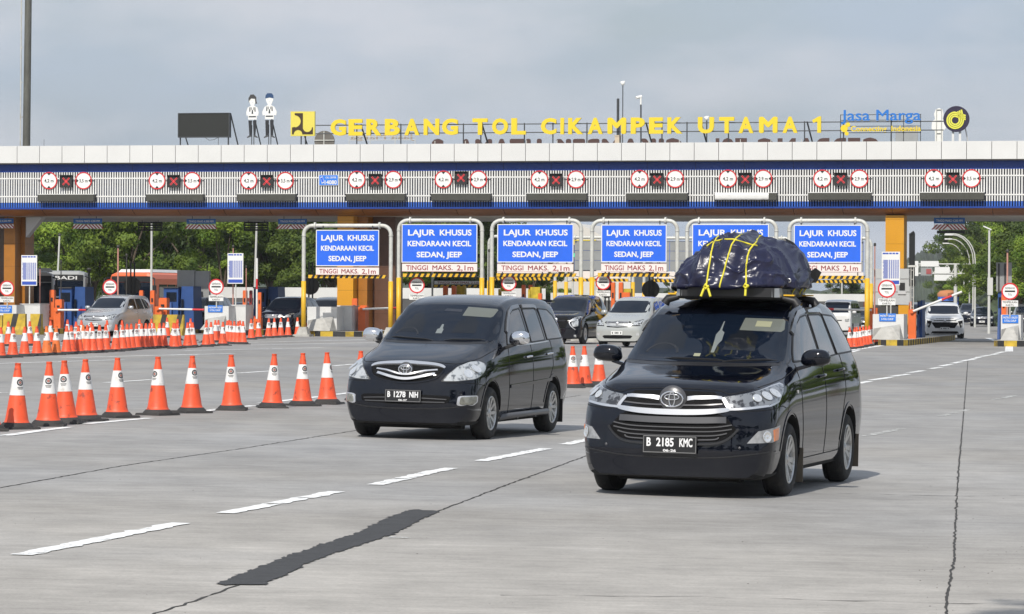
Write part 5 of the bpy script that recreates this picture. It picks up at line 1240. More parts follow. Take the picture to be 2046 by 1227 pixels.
# ================================================================ height gauges, islands, booths
def stripes_bar(m, x0, x1, y0, y1, z0, z1, pitch, mi=(0, 1), slant=.0):
    x = x0; k = 0
    while x < x1 - .01:
        xe = min(x + pitch, x1); sl = min(slant, 0 if xe >= x1 else slant)
        a = slant if x > x0 else 0; b_ = slant if xe < x1 else 0
        m.add([(x, y0, z0), (xe, y0, z0), (xe, y1, z0), (x, y1, z0), (x + a, y0, z1), (xe + b_, y0, z1), (xe + b_, y1, z1), (x + a, y1, z1)],
              [(0, 3, 2, 1), (4, 5, 6, 7), (0, 1, 5, 4), (1, 2, 6, 5), (2, 3, 7, 6), (3, 0, 4, 7)], mi[k % 2]); x = xe; k += 1
GD = -6.0
def gauge(xl, xr, ytop, yyel, sign, white, bar, label, dot='.', dy=GD, back=False):
    """pipe portal over one lane: frame, blue sign, white sign, striped bar"""
    xm = (xl + xr) / 2; X0 = C(xm, 500, dy)[0]; k = lambda px: C(px, 500, dy)[0] - X0; z = lambda py, px=xm: C(px, py, dy)[1]
    base = CAN @ Vector((X0, dy, 0)); g0 = gz(base.x)
    o = empty('height_gauge', (base.x, base.y, g0), -TH, label, 'height gauge', 'blue signed height gauges over the car lanes')
    zt = z(ytop) - g0; zy = z(yyel) - g0; a, b_ = k(xl), k(xr); r = .085; bend = .38
    m = MB(); arc = lambda cx, s_: [(cx + s_ * bend * (1 - math.cos(R(t))), 0, zt - bend + bend * math.sin(R(t))) for t in range(0, 91, 15)]
    m.tube([(a, 0, .3)] + arc(a, 1) + arc(b_, -1)[::-1] + [(b_, 0, .3)], r, 10)
    for q in (a + bend + .12, b_ - bend - .12): m.lathe([(.085, -.035), (.15, -.035), (.15, -.006), (.15, .006), (.15, .035), (.085, .035)], 14, axis='X', off=(q, 0, zt))
    for q in (a, b_): m.lathe([(.085, -.02), (.10, -.02), (.10, .02), (.085, .02)], 12, off=(q, 0, zt - bend - .05))
    m.build('pipe_frame', GALV, o)
    for q in (a, b_): m = MB(); m.lathe([(.10, .25), (.105, .25), (.105, zy), (.085, zy)], 12, off=(q, 0, 0)); m.build('yellow_sleeve', YEL, o)
    for q in (a, b_):
        m = MB(); m.box(q - .26, q + .26, -.26, .26, .1, .42, 0, (q - .16, q + .16, -.16, .16)); m.box(q - .36, q + .36, -.36, .36, 0, .1, 0); m.build('footing', CONC, o)
    s0, s1, sy0, sy1 = sign; sx0, sx1, sz1, sz0 = k(s0), k(s1), z(sy0) - g0, z(sy1) - g0
    m = MB(); m.box(sx0, sx1, -.14, -.11, sz0, sz1); sp = m.build('blue_sign', BLUE, o)
    m = MB(); t = .035
    m.box(sx0, sx1, -.146, -.1405, sz1 - t, sz1); m.box(sx0, sx1, -.146, -.1405, sz0, sz0 + t); m.box(sx0, sx0 + t, -.146, -.1405, sz0 + t + .002, sz1 - t - .002); m.box(sx1 - t, sx1, -.146, -.1405, sz0 + t + .002, sz1 - t - .002)
    m.build('border', SIGNW, sp)
    W_, H_ = sx1 - sx0, sz1 - sz0; cx = (sx0 + sx1) / 2
    text('LAJUR', W_ * .36, H_ * .165, cx - W_ * .235, -.145, sz0 + H_ * .785, SIGNW, sp, bold=.028); text('KHUSUS', W_ * .42, H_ * .165, cx + W_ * .215, -.145, sz0 + H_ * .785, SIGNW, sp, bold=.028)
    text('KENDARAAN KECIL', W_ * .84, H_ * .15, cx, -.145, sz0 + H_ * .50, SIGNW, sp, bold=.03)
    text('SEDAN, JEEP', W_ * .60, H_ * .155, cx, -.145, sz0 + H_ * .215, SIGNW, sp, bold=.03)
    w0, w1, wy0, wy1 = white; wx0, wx1, wz1, wz0 = k(w0), k(w1), z(wy0) - g0, z(wy1) - g0
    m = MB(); m.box(wx0, wx1, -.14, -.11, wz0, wz1); wp = m.build('white_sign', mat('sign_cream', (.76, .70, .66), .4), o)
    m = MB(); m.box(wx0, wx1, -.145, -.1405, wz1 - .012, wz1); m.box(wx0, wx1, -.145, -.1405, wz0, wz0 + .012); m.build('border', DRED, wp)
    W2, H2 = wx1 - wx0, wz1 - wz0; c2 = (wx0 + wx1) / 2; zc = (wz0 + wz1) / 2
    text('TINGGI', W2 * .29, H2 * .62, wx0 + W2 * .20, -.143, zc, DRED, wp, bold=.012); text('MAKS' + dot, W2 * .27, H2 * .62, wx0 + W2 * .54, -.143, zc, DRED, wp, bold=.012); text('2,1m', W2 * .22, H2 * .66, wx0 + W2 * .84, -.143, zc - .005, DRED, wp, bold=.012)
    m = MB()
    for q in (sx0 + .3, sx1 - .3): m.bar((q, -.08, wz0), (q, -.08, zt), .025, 6)
    m.build('hanger', STEEL, o)
    b0, b1, by0, by1 = bar; bz1, bz0 = z(by0) - g0, z(by1) - g0
    m = MB(); stripes_bar(m, k(b0), k(b1), -.06, .06, bz0, bz1, .125, slant=.07); m.build('striped_bar', [YEL, BLACK], o)
    m = MB(); m.bar((a, 0, (bz0 + bz1) / 2 - .1), (k(b0) + .15, 0, (bz0 + bz1) / 2), .015, 6); m.bar((b_, 0, (bz0 + bz1) / 2 - .1), (k(b1) - .15, 0, (bz0 + bz1) / 2), .015, 6)
    m.build('chain', STEEL, o)
    m = MB(); nx = 3
    for i in range(nx):
        for j in range(3): m.box(sx0 + W_ * i / nx + .01, sx0 + W_ * (i + 1) / nx - .01, -.105, -.09, sz0 + H_ * j / 3 + .01, sz0 + H_ * (j + 1) / 3 - .01)
    m.build('sign_back', GREY, o)
    return o
GA = []
GA.append(gauge(607, 781, 451, 562, (633, 759, 459.5, 532), (633, 759, 534, 549.5), (617, 771, 549.5, 556), 'blue LAJUR KHUSUS height gauge left of all the others by the orange column'))
GA.append(gauge(797, 963, 440.5, 555, (804, 955, 448, 525), (805, 955, 526.5, 543), (806, 953, 547, 553.5), 'blue LAJUR KHUSUS height gauge directly above the left black people carrier'))
GA.append(gauge(983, 1161, 440.5, 554, (995, 1147, 448, 524.5), (995, 1147, 527, 543.5), (993, 1149, 546, 553), 'blue LAJUR KHUSUS height gauge above the dark crossover, third from the left'))
GA.append(gauge(1183, 1353, 441, 554, (1202.5, 1333, 449, 524), (1202.5, 1333, 526.5, 543.5), (1195, 1337, 545.5, 553), 'blue LAJUR KHUSUS height gauge above the silver people carrier', ''))
GA.append(gauge(1373, 1551, 441, 554, (1384, 1537, 448, 525), (1384, 1537, 527, 544), (1384, 1540, 546, 553), 'blue LAJUR KHUSUS height gauge half hidden by the tarpaulin bundle', ''))
GA.append(gauge(1577, 1733, 441, 556, (1587, 1722, 449.5, 525), (1587, 1722, 527, 544), (1600, 1726, 551, 557.5), 'blue LAJUR KHUSUS height gauge right of the tarpaulin bundle', ''))
# the same gauges of the other direction, seen from behind
bpy.context.view_layer.update()
CH = {}
for c_ in bpy.data.objects:
    if c_.parent: CH.setdefault(c_.parent.name, []).append(c_)
for i in range(5):
    p = CAN @ Vector((-6.6 + i * 4.25, 33, 0))
    tree_copy(GA[3], loc=(p.x, p.y, gz(p.x)), rz=math.pi - TH, ch=CH)
    o = [x for x in bpy.data.objects if x.name.startswith('height_gauge') and not x.parent][-1]
for k_, o in enumerate([x for x in bpy.data.objects if x.name.startswith('height_gauge') and not x.parent and abs(x.rotation_euler[2] - (math.pi - TH)) < .01]):
    o['group'] = 'far height gauges facing away'; o['label'] = 'far height gauge seen from behind showing a grey panelled sign back beyond the canopy'
# ---- island kerbs painted black and yellow
def kerb(pts, h=.24, wd=None, label='', pitch=.5):
    """closed kerb outline on the ground (list of world xy) with alternating paint, concrete top"""
    o = empty('traffic_island', (pts[0][0], pts[0][1], gz(pts[0][0])), 0, label, 'traffic island'); ox, oy, oz = o.location
    m = MB(); k = 0
    for a, b_ in zip(pts, pts[1:] + pts[:1]):
        a, b_ = Vector(a), Vector(b_); n = max(1, round((b_ - a).length / pitch))
        for i in range(n):
            p, q = a.lerp(b_, i / n), a.lerp(b_, (i + 1) / n); m.add([(p.x - ox, p.y - oy, 0), (q.x - ox, q.y - oy, 0), (q.x - ox, q.y - oy, h), (p.x - ox, p.y - oy, h)], [(0, 1, 2, 3)], k % 2); k += 1
    cx = sum(p[0] for p in pts) / len(pts); cy = sum(p[1] for p in pts) / len(pts)
    m.build('kerb', [SUNCR, KBLK], o, fix=False)
    m = MB(); m.add([(p[0] - ox, p[1] - oy, h) for p in pts], [tuple(range(len(pts)))]); m.build('island_top', CONC, o, fix=False); return o
def island(px0, px1, dy0, dy1, label, nose=True):
    x0 = C(px0, 600, dy0)[0]; x1 = C(px1, 600, dy0)[0]; w_ = (x1 - x0)
    loc = [(x0, dy1), (x0, dy0 + w_ * .45), (x0 + w_ * .12, dy0 + w_ * .15), (x0 + w_ * .32, dy0), (x1 - w_ * .32, dy0), (x1 - w_ * .12, dy0 + w_ * .15), (x1, dy0 + w_ * .45), (x1, dy1)]
    return kerb([tuple((CAN @ Vector((x, y, 0))).xy) for x, y in loc], label=label)
island(1752, 1812, -8.5, 14, 'traffic island with yellow and black kerb under the grey toll booth')
island(1984, 2055, -8.5, 14, 'traffic island with yellow and black kerb at the right edge')
island(596, 735, -5.2, 14, 'wide traffic island with yellow and black kerb under the orange column')
for i, (a, b_) in enumerate(((400, 495), (0, 90), (212, 262), (800, 850), (990, 1035), (1185, 1230), (1375, 1420), (1560, 1605))):
    island(a, b_, -4.8, 12, ['traffic island under the white block at the second tariff board', 'traffic island at the left edge behind the cones', 'traffic island beside the silver van on the left', 'traffic island hidden behind the left black people carrier', 'traffic island behind the dark crossover', 'traffic island behind the silver people carrier', 'traffic island behind the tarpaulin bundle', 'traffic island between bundle and white van'][i])
# ---- blocks, round signs
def block(px0, px1, dy, label, plate_px=None, prow=1, h=1.28, zb=.24):
    x0, x1 = C(px0, 600, dy)[0], C(px1, 600, dy)[0]; xm = (x0 + x1) / 2; w_ = (x1 - x0) / 2; p = CAN @ Vector((xm, dy, 0))
    o = empty('island_block', (p.x, p.y, gz(p.x) + zb), -TH, label, 'concrete block', 'white concrete blocks on the lane islands')
    m = MB(); m.box(-w_, w_, 0, 1.5, .0, h - zb, 0); m.build('upper_block', mat('painted_concrete', (.62, .62, .61), .75, var=.06, dirt=(.35, .34, .31), dmin=.55, dmax=.85, bump=.2), o)
    m = MB(); q = -w_ * .95 if prow > 0 else w_ * .95
    m.add([(-w_ * .9, -.9, 0), (w_ * .9, -.9, 0), (w_, -.01, 0), (-w_, -.01, 0), (-w_ * .35, -.5, .50), (w_ * .35, -.5, .50), (w_ * .75, -.01, .62), (-w_ * .95, -.01, .44)],
          [(4, 5, 6, 7), (0, 1, 5, 4), (1, 2, 6, 5), (3, 0, 4, 7)]); m.build('sloped_prow', CONC, o)
    if plate_px:
        a, b_ = C(plate_px[0], 600, dy)[0] - xm, C(plate_px[1], 600, dy)[0] - xm; z1, z0 = C(1023, plate_px[2], dy)[1] - zb - gz(p.x), C(1023, plate_px[3], dy)[1] - zb - gz(p.x)
        m = MB(); m.box(a, b_, -.03, -.003, z0, z1); pl = m.build('blue_plate', mat('plate_blue', (.02, .17, .62), .4), o)
        H_ = z1 - z0; text('PASTIKAN SALDO', (b_ - a) * .88, H_ * .27, (a + b_) / 2, -.033, z0 + H_ * .70, SIGNW, pl, bold=.02); text('E-TOLL CUKUP', (b_ - a) * .72, H_ * .27, (a + b_) / 2, -.033, z0 + H_ * .30, SIGNW, pl, bold=.02)
    return o
def stop_sign(px, py, r_px, dy, label):
    x, z = C(px, py, dy); r = r_px * (C(px + .5, py, dy)[0] - C(px - .5, py, dy)[0]) * .98; p = CAN @ Vector((x, dy, 0)); g = gz(p.x)
    o = empty('toll_gate_sign', (p.x, p.y, g + 1.2), -TH, label, 'road sign', 'round toll gate stop signs'); z = z - g - 1.2
    m = MB(); m.disc(0, z, r * .84, -.012, .01, 32); m.build('sign_face', MATS['sign_face'], o)
    m = MB(); m.disc(0, z, r, -.02, .0, 32, 0, r * .83); m.build('red_rim', RED, o)
    m = MB(); m.box(-r * .60, r * .60, -.019, -.013, z - r * .09, z + r * .09); m.build('black_bar', BLACK, o)
    text('GERBANG', r * 1.15, r * .26, 0, -.014, z + r * .38, DGREY, o, bold=.01); text('TOL', r * .5, r * .26, 0, -.014, z - r * .38, DGREY, o, bold=.01)
    m = MB(); zz_ = z - r * 1.40; m.box(-r * .95, r * .95, -.015, .012, zz_ - r * .40, zz_ + r * .32); pl = m.build('white_plate', SIGNW, o)
    text('TEMPELKAN', r * 1.7, r * .24, 0, -.018, zz_ + r * .12, DGREY, pl, bold=.012); text('KARTU', r * .95, r * .22, 0, -.018, zz_ - r * .22, DGREY, pl, bold=.012)
    m = MB(); m.bar((0, .05, 0), (0, .05, z + r * .6), .03, 8); m.build('post', GALV, o); return o
block(1744, 1806, -6.5, 'white block with blue plate below the right tariff board', (1757, 1790, 622.5, 638))
block(2000, 2040, -6.5, 'white block with blue plate near the right edge', (2003, 2035, 624.5, 640))
block(409, 457, -4, 'white block with blue plate below the second tariff board', (416, 445, 613, 627))
block(-20, 33, -4, 'white block with blue plate at the left edge', (-7, 24, 615.5, 630))
block(614, 673, -4.2, 'plain white block inside the leftmost height gauge')
for a, b_, l in ((40, 80, 'plain pale block under the leftmost tariff board'), (262, 290, 'plain pale block right of the silver van'), (460, 491, 'plain pale block right of the blue plated block'), (674, 703, 'plain pale block beside the orange machine post')):
    x0, x1 = C(a, 600, -3)[0], C(b_, 600, -3)[0]; p = CAN @ Vector(((x0 + x1) / 2, -3, 0)); w_ = (x1 - x0) / 2
    m = MB(); m.box(-w_, w_, 0, 1.2, .0, 1.06); m.box(-w_ * 1.03, w_ * 1.03, -.03, 1.23, 1.063, 1.10)
    tag(m.build('concrete_block', MATS['painted_concrete'], loc=(p.x, p.y, gz(p.x) + .24), rz=-TH), l, 'concrete block')
for px, py, r, dy, l in ((833, 570, 16, -5.75, 'round toll gate sign behind the left height gauge post above the black carrier roof'), (1017, 566, 15.5, -5.75, 'round toll gate sign under the third height gauge'), (1205, 564, 15.5, -5.75, 'round toll gate sign under the height gauge above the silver carrier'),
                      (1772, 577, 18.5, -6.6, 'round toll gate sign in front of the grey booth on the right'), (2018, 582, 17.5, -6.6, 'round toll gate sign at the right edge'), (432, 573, 15.5, -4.1, 'round toll gate sign left of the second tariff board'),
                      (220, 573.5, 15, -4, 'round toll gate sign above the silver van'), (14, 576, 15, -4.1, 'round toll gate sign at the left edge')): stop_sign(px, py, r, dy, l)
# ---- tariff boards
def tariff(px0, px1, py0, py1, dy, label, cols=6, two=False):
    x0, z1 = C(px0, py0, dy); x1, z0 = C(px1, py1, dy); xm = (x0 + x1) / 2; w_ = (x1 - x0) / 2; p = CAN @ Vector((xm, dy, 0)); g = gz(p.x)
    o = empty('tariff_board', (p.x, p.y, g + .24), -TH, label, 'information board', 'toll tariff boards'); z0 -= g + .24; z1 -= g + .24
    m = MB(); m.box(-w_, w_, -.02, .02, z0, z1); m.build('board', SIGNW, o)
    H_ = z1 - z0; m = MB(); TB_ = mat('table_blue', (.03, .08, .42), .5)
    for k in range(5): m.box(-w_ * .9 + k * w_ * .36, -w_ * .9 + k * w_ * .36 + w_ * (.28 if k else .34), -.024, -.0205, z1 - H_ * .075, z1 - H_ * .03)
    m.build('heading', TB_, o)
    m = MB(); rr_ = random.Random(px0)
    n = 24
    for k in range(n):
        zz_ = z1 - H_ * (.26 + .56 * k / n); m.box(-w_ * .88 + rr_.uniform(0, .1) * w_, -w_ * .32, -.024, -.0205, zz_, zz_ + H_ * .015)
        for q in range(5): m.box(-w_ * .22 + q * w_ * .235, -w_ * .22 + q * w_ * .235 + w_ * .15, -.024, -.0205, zz_, zz_ + H_ * .015)
    m.box(-w_ * .9, w_ * .92, -.023, -.0205, z0 + H_ * .03, z0 + H_ * .14)
    m.build('tariff_table', TB_, o)
    m = MB()
    for q in ((-.2, .2) if two else (0,)): m.bar((q, .05, 0), (q, .05, z0 + .4), .03, 8)
    m.build('post', GALV, o); return o
tariff(43, 74, 510, 571, -2.5, 'white and blue tariff board beside the left brown columns')
tariff(455, 486, 506, 567, -2.5, 'white and blue tariff board left of the first height gauge')
tariff(1762, 1798, 503, 570, -4.5, 'white and blue tariff board in front of the right orange column')
x_, z_ = C(2006, 550, 3); p = CAN @ Vector((x_, 3, 0)); ob = empty('tariff_board', (p.x, p.y, gz(p.x) + .24), -TH, 'grey back of a tariff board on two black posts at the right edge', 'information board')
m = MB(); m.box(-.34, .34, 0, .03, C(2006, 578, 3)[1] - .24, C(2006, 520, 3)[1] - .24); m.build('board', GREY, ob)
for q in (-.22, .05): m = MB(); m.box(q - .03, q + .03, -.05, -.003, 0, C(2006, 522, 3)[1] - .24); m.build('post', BLACK, ob)
# ---- grey toll booth with orange base beside the right column
def box_px(m, px0, px1, py0, py1, dy, depth, X0, mi=0, g=0.):
    x0, z1 = C(px0, py0, dy); x1, z0 = C(px1, py1, dy); m.box(x0 - X0, x1 - X0, 0, depth, max(z0 - g, .0), z1 - g, mi)
X0 = C(1782, 600, -1.2)[0]; p = CAN @ Vector((X0, -1.2, 0)); bo = empty('toll_booth', (p.x, p.y, gz(p.x) + .24), -TH, 'grey panelled toll booth with orange base beside the right orange column', 'toll booth'); g = gz(p.x) + .24
m = MB()
for a, b_ in ((1745, 1763), (1764, 1781), (1782, 1818)):
    for c_, d in ((537, 557), (558, 583), (584, 609)): box_px(m, a, b_, c_, d, -1.2, 1.5, X0, 0, g)
m.build('booth_shell', mat('booth_grey', (.46, .47, .47), .4, var=.04), bo)
m = MB(); box_px(m, 1795, 1818, 610, 668, -1.2, 1.5, X0, 0, g); box_px(m, 1745, 1794, 612, 668, -1.2, 1.5, X0, 1, g); m.build('booth_base', [ORG2, DGREY], bo)
m = MB(); x0, z1 = C(1797, 565, -1.23); x1, z0 = C(1808, 580, -1.23); m.box(x0 - X0, x1 - X0, -.03, -.002, z0 - g, z1 - g); m.build('screen', BLACK, bo)
m = MB(); x0, z1 = C(1794, 582, -1.23); x1, z0 = C(1810, 588, -1.23); m.box(x0 - X0, x1 - X0, -.05, -.002, z0 - g, z1 - g); m.build('window_sill', MATS['bracket_grey'], bo)
X1 = C(1822, 600, -1.5)[0]; p = CAN @ Vector((X1, -1.5, 0)); ca = empty('lane_sensor_mast', (p.x, p.y, gz(p.x) + .24), -TH, 'white slim mast with a tall black panel right of the orange column', 'mast'); g = gz(p.x) + .24
m = MB()
for a in (1820, 1825): q = C(a, 600, -1.5)[0] - X1; m.bar((q, 0, 0), (q, 0, C(a, 530, -1.5)[1] - g), .022, 6)
for y_ in range(540, 660, 18): m.bar((C(1820, 600, -1.5)[0] - X1, 0, C(1820, y_, -1.5)[1] - g), (C(1825, 600, -1.5)[0] - X1, 0, C(1820, y_, -1.5)[1] - g), .012, 6)
m.box(-.17, .17, -.08, .08, C(1820, 534, -1.5)[1] - g, C(1820, 530, -1.5)[1] - g); m.build('lattice', GALV, ca)
m = MB(); m.box(-.16, .09, .3, .36, C(1820, 572, -1.5)[1] - g, C(1820, 466, -1.5)[1] - g); m.bar((-.14, .33, C(1820, 470, -1.5)[1] - g), (.05, .33, C(1820, 463, -1.5)[1] - g), .06, 8); m.build('black_panel', mat('net_black', (.01, .012, .012), .8), ca)
# ---- lane machines: orange posts, cabinets with booms, blue booths
def machine_post(px0, px1, py0, py1, dy, label=None, m_=None, arm=False):
    x0, z1 = C(px0, py0, dy); x1, z0 = C(px1, py1, dy); X = (x0 + x1) / 2; w_ = max((x1 - x0) / 2, .06); p = CAN @ Vector((X, dy, 0)); g = gz(p.x) + .2; h = z1 - g
    o = empty('machine_post', (p.x, p.y, g), -TH, label or 'slim orange machine post on a lane island', 'machine post', 'orange machine posts on the lane islands')
    m = MB(); m.box(-w_, w_, 0, w_ * 2.2, 0, h, 0); m.box(-w_ * .9, w_ * .9, .02, w_ * 2, h, h + .04, 0); m.build('cabinet', m_ or ORG, o)
    m = MB(); m.box(-w_ * .4, w_ * .4, -.03, -.002, h * .72, h * .82); m.build('reader', BLACK, o); 
    m = MB(); m.box(-w_ * 1.3, w_ * 1.3, -.04, w_ * 2.5, -.0, .05); m.build('base_plate', DGREY, o); return o
for a, b_, c_, d, dy, l in ((99, 108, 581, 655, -1, 'tall orange machine post left of the blue booth on the left'), (110, 123, 600, 650, -1.6, 'short wide orange machine post beside the tall one on the left'), (278, 285, 582, 655, 0, 'orange machine post right of the silver van'), (300, 308, 582, 655, -1, 'orange machine post left of the grey topped blue booth'),
                         (317, 333, 597, 640, -1.4, 'wide orange machine post in front of the grey topped blue booth'), (485, 492, 582, 640, 3, 'orange machine post behind the second tariff board'), (498, 503, 582, 640, 4, 'dark red machine post left of the vest wearing attendant'), (515, 521, 586, 655, -1.5, 'orange machine post at the raised striped boom'),
                         (703, 713, 598, 655, -1, 'orange machine post against the orange column'), (719, 733, 612, 655, -2, 'short orange machine post with a boom right of the orange column'),
                         (885, 893, 573, 655, 8, 'orange machine post left under the second height gauge'), (902, 910, 573, 655, 8, 'orange machine post under the second height gauge'), (1042, 1049, 571, 655, 6, 'orange machine post under the third height gauge'), (1056, 1063, 571, 655, 6, 'orange machine post right under the third height gauge'),
                         (1221, 1228, 566, 655, 1, 'orange machine post left under the fourth height gauge'), (1236, 1244, 566, 655, 1, 'orange machine post under the fourth height gauge'), (1075, 1082, 588, 655, -1, 'short orange machine post beside the yellow cabinet'), (1244, 1258, 586, 655, -1, 'short wide orange machine post behind the silver carrier'),
                         (1598, 1605, 578, 655, 4, 'orange machine post right of the tarpaulin bundle'), (1816, 1821, 604, 655, -1.2, 'orange machine post right of the grey booth'), (2001, 2010, 590, 640, -2, 'orange machine post behind the right edge toll sign')):
    machine_post(a, b_, c_, d, dy, l, mat('machine_dark_red', (.22, .02, .02), .5) if 'dark red' in l else None)
for px, dy, l in ((1008, 8, 'yellow padded cabinet under the second height gauge'), (1068, 2, 'yellow padded cabinet left of the dark crossover roof'), (1250, 3, 'yellow padded cabinet behind the silver carrier'), (918, 9, 'yellow padded cabinet left of the second gauge post')):
    x_, z_ = C(px, 572, dy); p = CAN @ Vector((x_, dy, 0)); m = MB(); m.box(-.28, .26, 0, .5, 0, 2.1, 0, (-.2, .24, .05, .45)); m.box(-.29, -.2, -.03, 0, 1.2, 2.0)
    o = m.build('padded_cabinet', mat('padding_yellow', (.48, .36, .02), .6, var=.3, vscale=5), loc=(p.x, p.y, gz(p.x) + .2), rz=-TH); tag(o, l, 'cabinet', 'yellow padded cabinets')
BOOMW = mat('boom_white', (.72, .72, .70), .4); 
def boom(pxa, pya, pxb, pyb, dy, label, r=.045):
    xa, za = C(pxa, pya, dy); xb, zb_ = C(pxb, pyb, dy); p = CAN @ Vector((xa, dy, 0)); g = gz(p.x)
    o = empty('barrier_boom', (p.x, p.y, g), -TH, label, 'barrier', 'lane barriers'); L_ = math.hypot(xb - xa, zb_ - za); n = max(4, int(L_ / .45)); A = Vector((0, 0, za - g)); B_ = Vector((xb - xa, 0, zb_ - g))
    m = MB()
    for i in range(n): m.bar(A.lerp(B_, i / n), A.lerp(B_, (i + 1) / n), r, 8, mi=1 if i % 5 == 3 else 0, caps=(i in (0, n - 1)))
    m.build('boom_arm', [BOOMW, RED], o)
    m = MB(); s_ = 1 if xb > xa else -1; m.box(-.16, .16, .06, .36, .2, za - g + .1); m.bar((0, -.05, za - g), (0, .3, za - g), .07, 10); m.build('drive_cabinet', ORG, o); return o
boom(113, 619.5, 172, 619.5, -2, 'lowered white barrier boom left of the silver van'); boom(315, 617, 408, 619, -2, 'lowered white barrier boom between orange post and white block')
boom(722, 618, 800, 615, -2.5, 'lowered white barrier boom right of the orange column'); boom(1745, 620, 1640, 617, -3, 'lowered white barrier boom in front of the white van')
boom(1822, 623, 1922, 583, -3.5, 'raised slanting barrier boom above the white crossover', .05)
boom(513, 640, 513.5, 516, -2.2, 'upright red and white barrier boom beside the vest wearing attendant')
def blue_booth(px0, px1, py0, dy, label, slab=False):
    x0, z1 = C(px0, py0, dy); x1 = C(px1, py0, dy)[0]; w_ = (x1 - x0) / 2; p = CAN @ Vector(((x0 + x1) / 2, dy, 0)); g = gz(p.x) + .2; h = z1 - g
    o = empty('toll_booth', (p.x, p.y, g), -TH, label, 'toll booth')
    m = MB(); m.box(-w_, w_ * .0, 0, 1.4, 0, h * .96, 0); m.box(w_ * .02, w_, .2, 1.6, .0, h, 0, (w_ * .1, w_ * .9, .3, 1.5)); m.box(-w_, -w_ * .3, -.35, -.005, .0, h * .62, 0, (-w_ * .9, -w_ * .4, -.12, -.005)); m.build('booth_body', CBLUE, o)
    m = MB(); m.box(-w_ * .8, -w_ * .1, -.012, -.003, h * .64, h * .86); m.box(w_ * .15, w_ * .30, .12, .195, h * .3, h * .7); m.build('window', GLASSD, o)
    m = MB(); m.box(-w_ * 1.04, w_ * .04, -.08, 1.45, h * .963, h * .99); m.build('booth_roof', DGREY, o)
    if slab:
        m = MB(); m.box(-w_ * .85, w_ * .35, 1.7, 1.9, h - .1, h + .75); m.box(w_ * .37, w_ * 1.35, 1.75, 2.0, h - .5, h + .72); m.build('grey_screen', GREY, o)
blue_booth(118, 168, 573, 2, 'blue toll booth in front of the grey bus on the left'); blue_booth(327, 385, 572, 2, 'blue toll booth below a grey screen between two tariff boards', True); blue_booth(507, 554, 573, 8, 'blue toll booth behind the black off roader')
blue_booth(1833, 1842, 600, 1, 'narrow blue booth right of the orange base'); blue_booth(1994, 2008, 580, 0, 'narrow dark blue booth behind the right edge toll sign'); 
# ---- jersey barriers
def jersey(px0, px1, py, dy, label):
    x0 = C(px0, 650, dy)[0]; x1 = C(px1, 650, dy)[0]; w_ = (x1 - x0) / 2; p = CAN @ Vector(((x0 + x1) / 2, dy, 0)); z1 = C(1023, py, dy)[1]; h = z1
    o = empty('jersey_barrier', (p.x, p.y, gz(p.x)), -TH, label, 'road barrier', 'yellow and black jersey barriers')
    m = MB(); n = max(2, int(w_ * 2 / .22)); sec = [(-.30, 0), (-.28, .18), (-.12, .38), (-.09, h), (.09, h), (.12, .38), (.28, .18), (.30, 0)]
    for i in range(n):
        a, b_ = -w_ + 2 * w_ * i / n, -w_ + 2 * w_ * (i + 1) / n
        vs = [(a + .10 * z / h * 2 if 0 < i else a, y, z) for y, z in sec] + [(b_ + .10 * z / h * 2 if i < n - 1 else b_, y, z) for y, z in sec]
        m.add(vs, [(j, j + 1, j + 9, j + 8) for j in range(7)], 1 if i % 3 == 1 else 0)
        if i == 0: m.add(vs[:8], [tuple(range(8))], 0)
        if i == n - 1: m.add(vs[8:], [tuple(range(8))], 0)
    m.build('barrier_body', [SUNCR, KBLK], o); m = MB(); m.box(-w_ * .8, -w_ * .55, -.31, -.30, .02, .12); m.box(w_ * .55, w_ * .8, -.31, -.30, .02, .12); m.build('drain_slot', BLACK, o) if 0 else None
jersey(-30, 6, 640, -6, 'yellow jersey barrier cut by the left edge'); jersey(8, 52, 637, -6.5, 'striped jersey barrier below the leftmost toll sign'); jersey(62, 84, 637, -6.5, 'short striped jersey barrier below the leftmost tariff board'); jersey(306, 368, 637, -6.5, 'striped jersey barrier below the grey topped blue booth')
# ---- signs hung under the soffit
def hung(px0, px1, y0, y1, y2, y3, label, extra=False, dy=1.15):
    x0, z1 = C(px0, y0, dy); x1, z0 = C(px1, y1, dy); X = (x0 + x1) / 2; w_ = (x1 - x0) / 2; p = CAN @ Vector((X, dy, Z_F - .02)); o = empty('clearance_sign', p, -TH, label, 'clearance sign', 'clearance signs hung under the canopy')
    zz_ = lambda q: C(1023, q, dy)[1] - p.z
    a, b_, c_, d = [zz_(q) for q in (y0, y1, y2, y3)]
    m = MB(); m.box(-w_, w_, -.02, .02, b_, a); m.build('blue_panel', mat('hung_blue', (.015, .10, .32), .5), o); text('TINGGI MAKS 4.200 MM', w_ * 1.7, (a - b_) * .42, 0, -.024, (a + b_) / 2, SIGNW, o, bold=.01)
    m = MB(); m.box(-w_, w_, -.02, .02, d, c_, 0); m.build('chevron_panel', SIGNW, o)
    m = MB(); H_ = c_ - d
    for k in range(-4, 5):
        q = k * w_ * .235; s_ = (1 if k < 0 else -1) * .5 * H_
        m.prism([(q - .04 - s_, d + .005), (q + .04 - s_, d + .005), (q + .04 + s_, c_ - .005), (q - .04 + s_, c_ - .005)], -.026, -.021)
    m.build('red_stripes', DRED, o)
    m = MB()
    for q in (-w_ * .6, w_ * .6): m.bar((q, 0, b_), (q, 0, 0.1), .015, 6)
    m.build('hanger', STEEL, o)
    if extra: m = MB(); m.box(-w_ * .8, w_, -.05, .05, d - .16, d - .04); m.build('dark_display', LED, o)
